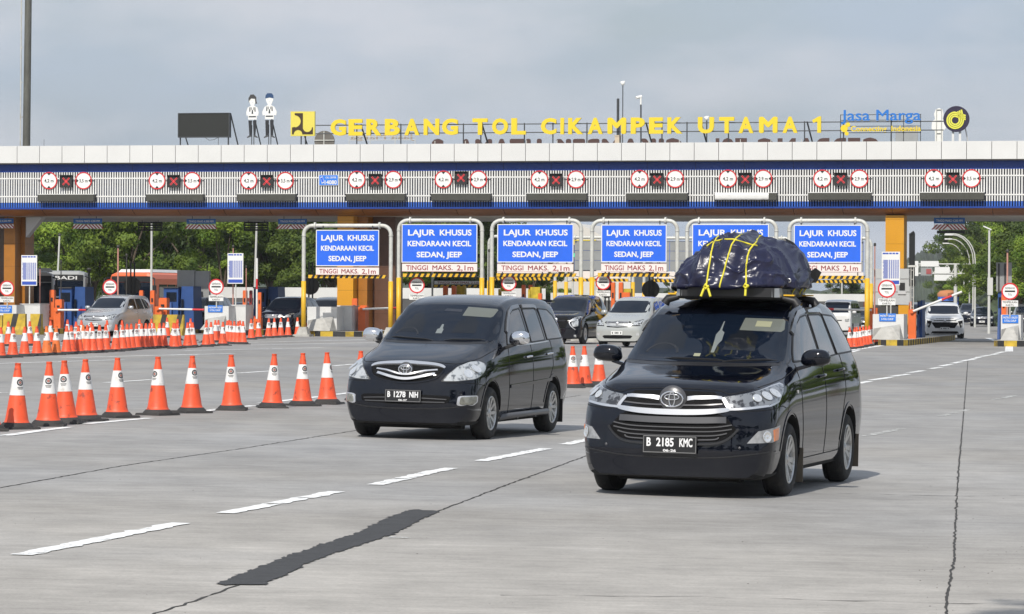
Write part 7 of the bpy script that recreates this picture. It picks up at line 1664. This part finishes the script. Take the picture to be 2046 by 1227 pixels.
# ---- attendant in an orange vest
def person(px, py, label, yaw=0., h=1.66):
    p = G(px, py); o = empty('person', (p.x, p.y, gz(p.x) + .2), R(yaw), label, 'person'); k = h / 1.7
    J = {'pel': (0, 0, .92), 'spi': (0, .01, 1.15), 'che': (0, 0, 1.34), 'nec': (0, 0, 1.46), 'hd': (0, -.01, 1.56), 'ht': (0, -.01, 1.68), 'lsh': (.17, 0, 1.40), 'lel': (.24, .02, 1.14), 'lwr': (.20, -.16, 1.02), 'lha': (.18, -.24, 1.02), 'rsh': (-.17, 0, 1.40), 'rel': (-.25, .03, 1.14), 'rwr': (-.24, -.05, .90), 'rha': (-.24, -.08, .82),
         'lhi': (.10, 0, .88), 'lkn': (.11, -.02, .48), 'lan': (.11, .03, .09), 'lto': (.12, -.12, .04), 'rhi': (-.10, 0, .88), 'rkn': (-.12, -.03, .48), 'ran': (-.13, .02, .09), 'rto': (-.15, -.13, .04)}
    rd = {'pel': .15, 'spi': .13, 'che': .16, 'nec': .06, 'hd': .095, 'ht': .07, 'lsh': .075, 'lel': .05, 'lwr': .035, 'lha': .04, 'rsh': .075, 'rel': .05, 'rwr': .035, 'rha': .04, 'lhi': .10, 'lkn': .07, 'lan': .05, 'lto': .04, 'rhi': .10, 'rkn': .07, 'ran': .05, 'rto': .04}
    E_ = [('pel', 'spi'), ('spi', 'che'), ('che', 'nec'), ('nec', 'hd'), ('hd', 'ht'), ('che', 'lsh'), ('lsh', 'lel'), ('lel', 'lwr'), ('lwr', 'lha'), ('che', 'rsh'), ('rsh', 'rel'), ('rel', 'rwr'), ('rwr', 'rha'), ('pel', 'lhi'), ('lhi', 'lkn'), ('lkn', 'lan'), ('lan', 'lto'), ('pel', 'rhi'), ('rhi', 'rkn'), ('rkn', 'ran'), ('ran', 'rto')]
    N = list(J); me = bpy.data.meshes.new('b'); me.from_pydata([tuple(c * k for c in J[n]) for n in N], [(N.index(a), N.index(b_)) for a, b_ in E_], [])
    t = bpy.data.objects.new('b', me); link(t); t.modifiers.new('s', 'SKIN'); 
    for i, n in enumerate(N): me.skin_vertices[0].data[i].radius = (rd[n] * k, rd[n] * k * (.72 if n in ('pel', 'spi', 'che') else 1))
    me.skin_vertices[0].data[0].use_root = True; sb = t.modifiers.new('u', 'SUBSURF'); sb.levels = 2
    m2 = bpy.data.meshes.new_from_object(t.evaluated_get(bpy.context.evaluated_depsgraph_get())); bpy.data.objects.remove(t)
    for q in (mat('skin', (.36, .20, .13), .6), mat('trousers', (.02, .022, .03), .8), mat('vest_orange', (.75, .13, .03), .7)): m2.materials.append(q)
    for f in m2.polygons: z = f.center.z / k; f.material_index = 0 if z > 1.46 or (abs(f.center.x) > .17 and z < 1.12 and z > .75) else 1 if z < .95 else 2; f.use_smooth = True
    m2.name = 'body'; link(bpy.data.objects.new('body', m2), o)
    m = MB(); m.lathe([(.10, 1.58), (.105, 1.63), (.09, 1.69), (.04, 1.72), (0, 1.725)], 14); m.box(-.07, .07, -.19, -.09, 1.62, 1.635); m.build('cap', mat('cap_dark', (.03, .03, .04), .8), o)
    m = MB(); m.lathe([(.158, 1.20), (.160, 1.20), (.162, 1.245), (.158, 1.245)], 16); m.build('reflective_band', WHITE, o) if 0 else None
    return o
person(520, 664, 'attendant in an orange vest and dark cap beside the upright boom', 20)
# small figure of a driver side: blue truck far on the right
p = G(1896, 640); o = empty('truck', (p.x, p.y, gz(p.x)), -R(6), 'small distant blue truck carrying an orange load', 'truck'); m = MB(); m.box(-1, 1, 1.8, 6, .9, 2.3); m.build('cargo_bed', mat('truck_blue', (.02, .12, .5), .5), o); m = MB(); m.box(-.95, .95, 0, 1.7, .4, 2.2, 0, (-.85, .85, .3, 1.6)); m.build('cab', mat('truck_blue', (0, 0, 0)), o); m = MB(); m.lathe([(0, 3.0), (.8, 2.9), (1.1, 2.6), (1.05, 2.31)], 12, off=(0, 3.9, 0)); m.build('load', mat('load_orange', (.5, .2, .08), .8), o)
m = MB(); m.box(-.75, .75, .02, .12, 1.3, 1.9); m.build('windshield', CABIN, o)
for g in (-1, 1):
    for y_ in (1., 4.8): wheel(o, g * .8, y_, .42, .25, 3, g, .25)
# ================================================================ trees, far buildings, lamps
def leafmat(name, a, b_, rough=.6):
    m = bpy.data.materials.new(name); m.use_nodes = True; n = m.node_tree.nodes; l = m.node_tree.links; p = n['Principled BSDF']
    t = n.new('ShaderNodeTexCoord'); q = n.new('ShaderNodeTexNoise'); q.inputs['Scale'].default_value = .9; q.inputs['Detail'].default_value = 5; l.new(t.outputs['Object'], q.inputs['Vector'])
    r = n.new('ShaderNodeMapRange'); r.inputs[1].default_value = .35; r.inputs[2].default_value = .65; l.new(q.outputs[0], r.inputs[0])
    x = n.new('ShaderNodeMix'); x.data_type = 'RGBA'; x.inputs[6].default_value = a + (1,); x.inputs[7].default_value = b_ + (1,); l.new(r.outputs[0], x.inputs[0])
    oi = n.new('ShaderNodeObjectInfo'); mr = n.new('ShaderNodeMapRange'); mr.inputs[3].default_value = .75; mr.inputs[4].default_value = 1.25; l.new(oi.outputs['Random'], mr.inputs[0]); h = n.new('ShaderNodeHueSaturation'); l.new(x.outputs[2], h.inputs['Color']); l.new(mr.outputs[0], h.inputs['Value']); l.new(h.outputs[0], p.inputs['Base Color'])
    p.inputs['Roughness'].default_value = rough; p.inputs['Specular IOR Level'].default_value = .3
    tl = n.new('ShaderNodeBsdfTranslucent'); l.new(h.outputs[0], tl.inputs[0]); ms = n.new('ShaderNodeMixShader'); ms.inputs[0].default_value = .18; l.new(p.outputs[0], ms.inputs[1]); l.new(tl.outputs[0], ms.inputs[2]); l.new(ms.outputs[0], n['Material Output'].inputs[0]); return m
LFM = leafmat('leaf_mid', (.048, .09, .012), (.15, .205, .025)); LFL = leafmat('leaf_light', (.09, .165, .016), (.25, .34, .04)); LFD = leafmat('leaf_dark', (.028, .055, .012), (.095, .135, .022))
BARK = mat('bark', (.11, .085, .06), .9, var=.3, vscale=3, bump=.5, bscale=8)
def tree_proto(kind, seed, Rr, H, leafm, n_leaf, ls, trunk_h):
    q = random.Random(seed); m = MB(); clumps = []
    nb = 9 if kind != 'tall' else 7; br = []
    m.tube([(0, 0, 0), (.1, .05, trunk_h * .5), (-.05, .1, trunk_h)], .2, 8, rs=[.26, .19, .15])
    for k in range(nb):
        a = 2 * math.pi * k / nb + q.uniform(-.4, .4); el = q.uniform(.25, 1.2); L_ = Rr * q.uniform(.6, 1.0); z0 = trunk_h * q.uniform(.6, 1.)
        e = Vector((math.cos(a) * L_ * math.cos(el), math.sin(a) * L_ * math.cos(el), z0 + (H - trunk_h) * .8 * math.sin(el) * q.uniform(.7, 1.1))); b0 = Vector((0, 0, z0)); mid = b0.lerp(e, .5) + Vector((0, 0, .3))
        m.tube([b0, mid, e], .08, 6, rs=[.10, .06, .025]); br.append((b0, mid, e))
    for k in range(int(24 + Rr * 6)):
        b0, mid, e = q.choice(br); t = q.uniform(.35, 1.15); c = mid.lerp(e, t) if t > .5 else b0.lerp(mid, t * 2); c = c + Vector((q.gauss(0, .22), q.gauss(0, .22), q.gauss(0, .16))) * Rr * .75
        c.z = max(trunk_h * .55, min(H, c.z)); clumps.append((c, Rr * q.uniform(.10, .22)))
    vs = []; fs = []
    for i in range(n_leaf):
        c, r = q.choice(clumps); d = Vector((q.gauss(0, 1), q.gauss(0, 1), q.gauss(0, .8))).normalized(); rad = r * (q.random()**.33); p = c + Vector((d.x * rad * 1.25, d.y * rad * 1.25, d.z * rad * .8))
        nrm = (d + Vector((q.gauss(0, .5), q.gauss(0, .5), q.gauss(.4, .5)))).normalized(); u = nrm.orthogonal().normalized(); v = nrm.cross(u); a = q.uniform(0, 6.28); u, v = u * math.cos(a) + v * math.sin(a), v * math.cos(a) - u * math.sin(a); s_ = ls * q.uniform(.6, 1.3)
        b0 = len(vs); vs += [p - u * s_, p + v * s_ * .42, p + u * s_, p - v * s_ * .42]; fs.append((b0, b0 + 1, b0 + 2, b0 + 3))
    o = empty('tree', (0, 0, -80)); m.build('trunk', BARK, o)
    me = bpy.data.meshes.new('crown'); me.from_pydata(vs, [], fs); me.materials.append(leafm); link(bpy.data.objects.new('crown', me), o); return o
protos = {'mid': tree_proto('b', 1, 4.2, 9.5, LFM, 19000, .135, 3.2), 'light': tree_proto('b', 2, 3.6, 9.0, LFL, 19000, .12, 2.2), 'dark': tree_proto('b', 3, 4.4, 10., LFD, 19000, .14, 2.6), 'low': tree_proto('b', 4, 3.0, 5.0, LFM, 13000, .12, .8), 'lowlight': tree_proto('b', 5, 2.8, 4.4, LFL, 13000, .11, .7)}
CH = {}
for c_ in bpy.data.objects:
    if c_.parent: CH.setdefault(c_.parent.name, []).append(c_)
tfirst = set()
def tree(kind, px, Y, sc, label, group='trees behind the toll plaza', X=None, z=0.):
    pr = protos[kind]
    if kind in tfirst: o = tree_copy(pr, ch=CH)
    else: o = pr; tfirst.add(kind)
    X = (px - 1023) / FPX * Y if X is None else X
    o.location = (X, Y, gz(X) + z); o.rotation_euler = (0, 0, rnd.uniform(0, 6.28)); o.scale = (sc * rnd.uniform(.92, 1.1),) * 2 + (sc * rnd.uniform(.93, 1.07),); return tag(o, label, 'tree', group)
LB_ = {'mid': 'green broadleaf tree', 'light': 'pale yellow green tree', 'dark': 'dark green tree', 'low': 'low dense green tree', 'lowlight': 'low bright green tree'}
for row, (Y, step, z0) in enumerate(((212, 88, 0), (226, 92, 0), (243, 98, .8), (262, 110, 1.5))):
    px = -90 + row * 31
    while px < (985 if row else 640):
        if px < 330: kd = rnd.choice(('light', 'light', 'mid')) if row < 2 else rnd.choice(('mid', 'light', 'dark'))
        else: kd = rnd.choice(('mid', 'dark', 'mid', 'light')) if row < 2 else rnd.choice(('dark', 'mid'))
        if row == 0: kd = rnd.choice(('low', 'lowlight', 'low')) if rnd.random() < .55 else kd
        tree(kd, px + rnd.uniform(-14, 14), Y + rnd.uniform(-5, 5), rnd.uniform(.92, 1.12) * (1.0 if row else .95), LB_[kd] + ' in the wood behind the left toll lanes', 'trees in the wood behind the left toll lanes', z=z0); px += step
for px, Y, sc, kd in ((1010, 235, .8, 'dark'), (1060, 262, .7, 'mid'), (1110, 240, .55, 'low'), (1165, 235, .6, 'lowlight'), (1230, 280, .6, 'low'), (1300, 285, .6, 'low'), (1360, 290, .6, 'dark'), (1440, 300, .55, 'low'), (1520, 300, .6, 'mid'), (1600, 310, .6, 'low'), (1690, 320, .55, 'dark'), (1760, 330, .6, 'low')):
    tree(kd, px, Y, sc, LB_[kd] + ' far behind the centre toll lanes', 'small far trees behind the centre lanes')
# the wooded slope on the right, nearer trees at the edge
for px, Y, sc, kd, z in ((2095, 205, .80, 'light', 0.), (2040, 215, .75, 'mid', 0), (2120, 215, .85, 'mid', 0), (2055, 232, .9, 'dark', .0), (2003, 262, .75, 'mid', .0), (2035, 262, .95, 'light', .5), (2100, 262, 1.0, 'dark', 1), (1978, 290, .8, 'mid', .5), (2000, 300, 1.0, 'mid', 1), (2060, 300, 1.1, 'dark', 2), (1950, 320, .75, 'light', .5), (1962, 340, 1.0, 'dark', 1.2), (1930, 360, .7, 'mid', .0), (1944, 385, .95, 'mid', 2.),
                         (1990, 345, 1.2, 'light', 2.0), (2040, 350, 1.3, 'mid', 3), (1903, 400, .6, 'dark', .0), (1925, 430, 1.0, 'dark', 2.5), (1893, 450, .5, 'mid', 0), (1906, 480, .9, 'mid', .5), (2010, 400, 1.4, 'dark', 4), (1962, 420, 1.4, 'mid', 3), (2160, 240, 1., 'mid', 0), (2200, 225, 1., 'dark', 0), (2260, 215, 1., 'mid', 0), (2330, 215, 1., 'light', 0), (2400, 210, 1., 'mid', 0), (2480, 205, 1., 'dark', 0), (2570, 200, 1., 'mid', 0)):
    tree(kd, px, Y, sc, LB_[kd] + ' on the wooded slope at the right', 'trees on the wooded slope at the right', z=z)
# roadside trees outside the picture whose reflections and shade reach into it
for X, Y, sc, kd in [(34 + k * 1.2, 40 + k * 13, 1.1, ('mid', 'dark', 'light')[k % 3]) for k in range(10)] + [(-30 - (k % 3) * 3, -42 + (k % 2) * 6, 1.1, 'mid') if 0 else (-34 + k * 9, -46 + (k % 2) * 5, 1.15, ('mid', 'dark')[k % 2]) for k in range(9)]:
    tree(kd, 0, Y, sc, LB_[kd] + ' beside the road outside the picture', 'roadside trees outside the picture', X=X)
protos['shade'] = tree_proto('b', 9, 2.6, 9.5, LFM, 7000, .10, 7.0)
tree('shade', 0, 12.0, 1., 'roadside tree whose shade falls at the lower right corner', 'shade tree', X=2.05)
# wooded slope ground and far hills
def hill(name, pts, y0, depth, m_, seed=1):
    """ridge: list of (px, py) silhouette at distance y0, with real depth"""
    q = random.Random(seed); vs = []; fs = []; n = 240; k = 7; a, b_ = pts[0][0], pts[-1][0]
    for i in range(n + 1):
        px = a + (b_ - a) * i / n; j = max(t for t in range(len(pts) - 1) if pts[t][0] <= px + 1e-6); t = (px - pts[j][0]) / (pts[j + 1][0] - pts[j][0]); t = t * t * (3 - 2 * t); py = pts[j][1] + (pts[j + 1][1] - pts[j][1]) * t
        X = (px - 1023) / FPX * y0; py += 2.2 * math.sin(i * .35) + 1.6 * math.sin(i * .83 + 1) + q.uniform(-1.3, 1.3); H = HC + (603 - py) / FPX * y0
        for r in range(k): u = r / (k - 1); vs.append((X + (u - .5) * depth * .1, y0 + (u - .5) * depth, -1 + (H + 1) * math.sin(math.pi * u)**.7 * (1 + .03 * q.gauss(0, 1)) + q.gauss(0, .006) * y0 * .05))
    for i in range(n):
        for r in range(k - 1): fs.append((i * k + r, i * k + r + 1, (i + 1) * k + r + 1, (i + 1) * k + r))
    me = bpy.data.meshes.new(name); me.from_pydata(vs, [], fs); me.materials.append(m_); return tag(link(bpy.data.objects.new(name, me)), kind='structure')
HILLM = mat('hill_woods', (.045, .06, .03), .95, var=.5, vscale=.06, bump=1., bscale=.3)
hill('hill', [(1700, 598), (1780, 560), (1830, 505), (1870, 499), (1905, 510), (1960, 480), (2060, 450), (2200, 470), (2500, 500)], 1500, 500, HILLM, 3)
hill('hill', [(-600, 560), (0, 545), (400, 550), (800, 562), (1200, 575), (1700, 580), (1760, 590)], 1100, 300, HILLM, 5)
hill('slope', [(1925, 600), (1960, 575), (2020, 545), (2100, 520), (2300, 500), (2600, 500)], 330, 170, mat('slope_grass', (.06, .085, .03), .9, var=.4, vscale=.5, bump=.6, bscale=2), 8)
# ---- low white roofed wall / shelter band behind the lanes
def band(px0, px1, Y, label, z1=2.35, z0=1.75):
    a, b_ = (px0 - 1023) / FPX * Y, (px1 - 1023) / FPX * Y; o = empty('roadside_wall', (a, Y, 0), 0, label, 'wall'); L_ = b_ - a; m = MB(); m.box(0, L_, 0, .3, z0, z1); m.build('white_coping', mat('coping_white', (.62, .62, .60), .6, var=.1, vscale=.5), o)
    m = MB(); m.box(0, L_, .02, .28, 0, z0 - .004); m.build('wall', mat('wall_dark', (.10, .10, .10), .8, var=.3, vscale=.3), o)
    m = MB(); x = 0
    while x < L_: m.box(x, x + .18, -.04, .018, 0, z0 - .005); x += 2.1
    m.build('buttress', mat('wall_maroon', (.16, .03, .03), .7), o); return o
band(345, 1090, 196, 'long dark roadside wall with white coping behind the left lanes'); band(1100, 1760, 235, 'long pale roadside wall behind the centre lanes', 2.2, 1.7)
# ---- white tent roof, yellow gantry board, white mast
Y = 265.; a = lambda px: (px - 1023) / FPX * Y; z = lambda py: HC + (601 - py) / FPX * Y
o = empty('tent_roof_hall', (a(1140), Y, 0), -TH, 'pale curved tent roof behind the centre height gauges', 'building'); m = MB(); vs = []
for i in range(13):
    u = i / 12; x = (u - .5) * 2 * 4.6; zz_ = z(498) + (z(445) - z(498)) * (math.sin(math.pi * min(1, u * 1.15)) ** .8 if u < .87 else 0.12)
    vs += [(x, 0, zz_), (x, 12, zz_)]
m.add(vs, [(2 * i, 2 * i + 1, 2 * i + 3, 2 * i + 2) for i in range(12)] , 0, True); m.add([vs[2 * i] for i in range(13)] + [(vs[24][0], 0, 0), (vs[0][0], 0, 0)], [tuple(range(15))]); m.build('roof', mat('tent_white', (.60, .57, .52), .6), o)
m = MB(); m.box(-4.4, 4.4, .1, 11, 0, z(498)); m.build('wall', GREY, o)
Y = 215.; a = lambda px: (px - 1023) / FPX * Y; z = lambda py: HC + (601 - py) / FPX * Y
o = empty('variable_sign', (a(1166), Y, 0), -TH, 'small yellow topped lane sign with a green arrow behind the third gauge', 'sign'); m = MB(); m.box(-.75, .75, 0, .2, z(490), z(480)); m.build('yellow_panel', YELL, o)
m = MB(); m.box(-.75, .75, .02, .2, z(545), z(490.5)); m.build('dark_panel', DGREY, o); m = MB(); m.prism([(-.62, z(507)), (-.30, z(507)), (-.30, z(512)), (-.22, z(512)), (-.46, z(518)), (-.70, z(512)), (-.62, z(512))], -.03, .018); m.build('green_arrow', mat('green_diodes', (.02, .5, .2), .5, emit=(.02, .8, .3, .8)), o)
for py in (512, 530): m = MB(); m.disc(.35, z(py), .26, -.02, .018, 20); m.build('white_disc', SIGNW, o)
m = MB(); m.bar((-.7, .1, 0), (-.7, .1, z(480)), .06, 8); m.bar((.7, .1, 0), (.7, .1, z(480)), .06, 8); m.build('post', GALV, o)
Y = 190.; a = lambda px: (px - 1023) / FPX * Y; z = lambda py: HC + (601 - py) / FPX * Y
o = empty('equipment_mast', (a(1346), Y, 0), -TH, 'white rung covered equipment mast left of the tarpaulin bundle', 'mast'); m = MB(); m.bar((-.16, 0, 0), (-.16, 0, z(515)), .05, 8); m.bar((.16, 0, 0), (.16, 0, z(515)), .05, 8); m.bar((0, 0, z(520)), (0, 0, z(467)), .02, 6)
for py in range(520, 600, 9): m.bar((-.3, 0, z(py)), (.3, 0, z(py)), .025, 6)
m.build('lattice', PW, o); m = MB(); m.lathe([(.2, z(522)), (.2, z(512)), (.12, z(504)), (0, z(500))], 12); m.build('dome', WHITE, o)
# ---- overhead sign gantry and street lamps beyond the right lane
Y = 300.; a = lambda px: (px - 1023) / FPX * Y; z = lambda py: HC + (602.5 - py) / FPX * Y
o = empty('sign_gantry', (a(1870), Y, 0), 0, 'distant white overhead sign gantry beyond the right lane', 'sign gantry'); A = a(1870)
m = MB()
for py in (527, 546): m.bar((a(1815) - A, 0, z(py)), (a(1940) - A, 0, z(py)), .07, 6)
for k in range(13): m.bar((a(1820 + k * 9) - A, 0, z(546 if k % 2 else 527)), (a(1829 + k * 9) - A, 0, z(527 if k % 2 else 546)), .04, 6)
m.bar((a(1909) - A, 0, 0), (a(1909) - A, 0, z(527)), .16, 8); m.bar((a(1800) - A, 0, 0), (a(1800) - A, 0, z(527)), .16, 8); m.build('truss', PW, o)
for x0, x1, y0, y1 in ((1826, 1834, 521, 551), (1839, 1875, 521, 532), (1867, 1897, 533, 546), (1866, 1904, 548, 560)): m = MB(); m.box(a(x0) - A, a(x1) - A, -.15, -.08, z(y1), z(y0)); m.build('sign_panel', SIGNW, o)
m = MB(); m.box(a(1839) - A, a(1862) - A, -.12, -.08, z(550), z(534)); m.build('display', GREY, o); m = MB(); m.box(a(1850) - A, a(1860) - A, -.16, -.121, z(547), z(537)); m.build('red_display', mat('faded_red', (.35, .08, .08), .6), o)
def lamp(px_base, py_top, Y, reach, label, sty='curve'):
    X = (px_base - 1023) / FPX * Y; zt = HC + (603 - py_top) / FPX * Y; o = empty('street_lamp', (X, Y, gz(X)), 0, label, 'street lamp', 'street lamps along the right road'); m = MB()
    if sty == 'curve': pts = [(0, 0, 0), (0, 0, zt * .72)] + [(-reach * (1 - math.cos(R(t))), 0, zt * .72 + zt * .28 * math.sin(R(t))) for t in range(15, 91, 15)]; m.tube(pts, .08, 8, rs=[.08] + [.045] * (len(pts) - 1)); m.build('lamp_post', GALV, o); m = MB(); m.box(-reach - .55, -reach + .05, -.1, .1, zt - .05, zt + .06); m.build('lamp_head', WHITE, o)
    else: m.bar((0, 0, 0), (0, 0, zt), .09, 8, .06); m.box(-.1, .2, -.12, .0, 2.2, 3.2); m.build('lamp_post', PW, o); m = MB(); m.add([(-.35, -.1, zt + .2), (.1, -.1, zt), (.1, .1, zt), (-.35, .1, zt + .2), (-.33, -.1, zt + .26), (.12, -.1, zt + .06), (.12, .1, zt + .06), (-.33, .1, zt + .26)], [(0, 1, 2, 3), (4, 7, 6, 5), (0, 4, 5, 1), (1, 5, 6, 2), (2, 6, 7, 3), (3, 7, 4, 0)]); m.build('lamp_head', WHITE, o)
lamp(1948, 464, 250, 1.6, 'nearest curved street lamp among the right trees'); lamp(1944, 466, 262, 1.6, 'second curved street lamp right behind the nearest one'); lamp(1937, 475, 300, 1.6, 'third curved street lamp before the right trees'); lamp(1926, 484, 350, 1.6, 'farthest curved street lamp before the right trees')
lamp(1976, 456, 200, 0, 'straight white lamp post before the right trees', 'straight'); lamp(1682, 457, 240, 1.6, 'thin lamp arm in the gap left of the right orange column'); lamp(1748, 520, 330, 1.2, 'small distant lamp left of the grey booth')
# ---- haze over the far distance
def haze():
    m = bpy.data.materials.new('haze'); m.use_nodes = True; n = m.node_tree.nodes; n.clear(); o_ = n.new('ShaderNodeOutputMaterial'); v = n.new('ShaderNodeVolumePrincipled'); v.inputs['Color'].default_value = (.86, .91, .97, 1); v.inputs['Density'].default_value = HAZE; m.node_tree.links.new(v.outputs[0], o_.inputs['Volume'])
    b = MB(); b.box(-1500, 1500, -420, 2300, -1.5, 160); tag(b.build('haze', m), 'thin pale haze fading the distant hills', 'haze', kind='stuff')
HAZE = .00011
haze()
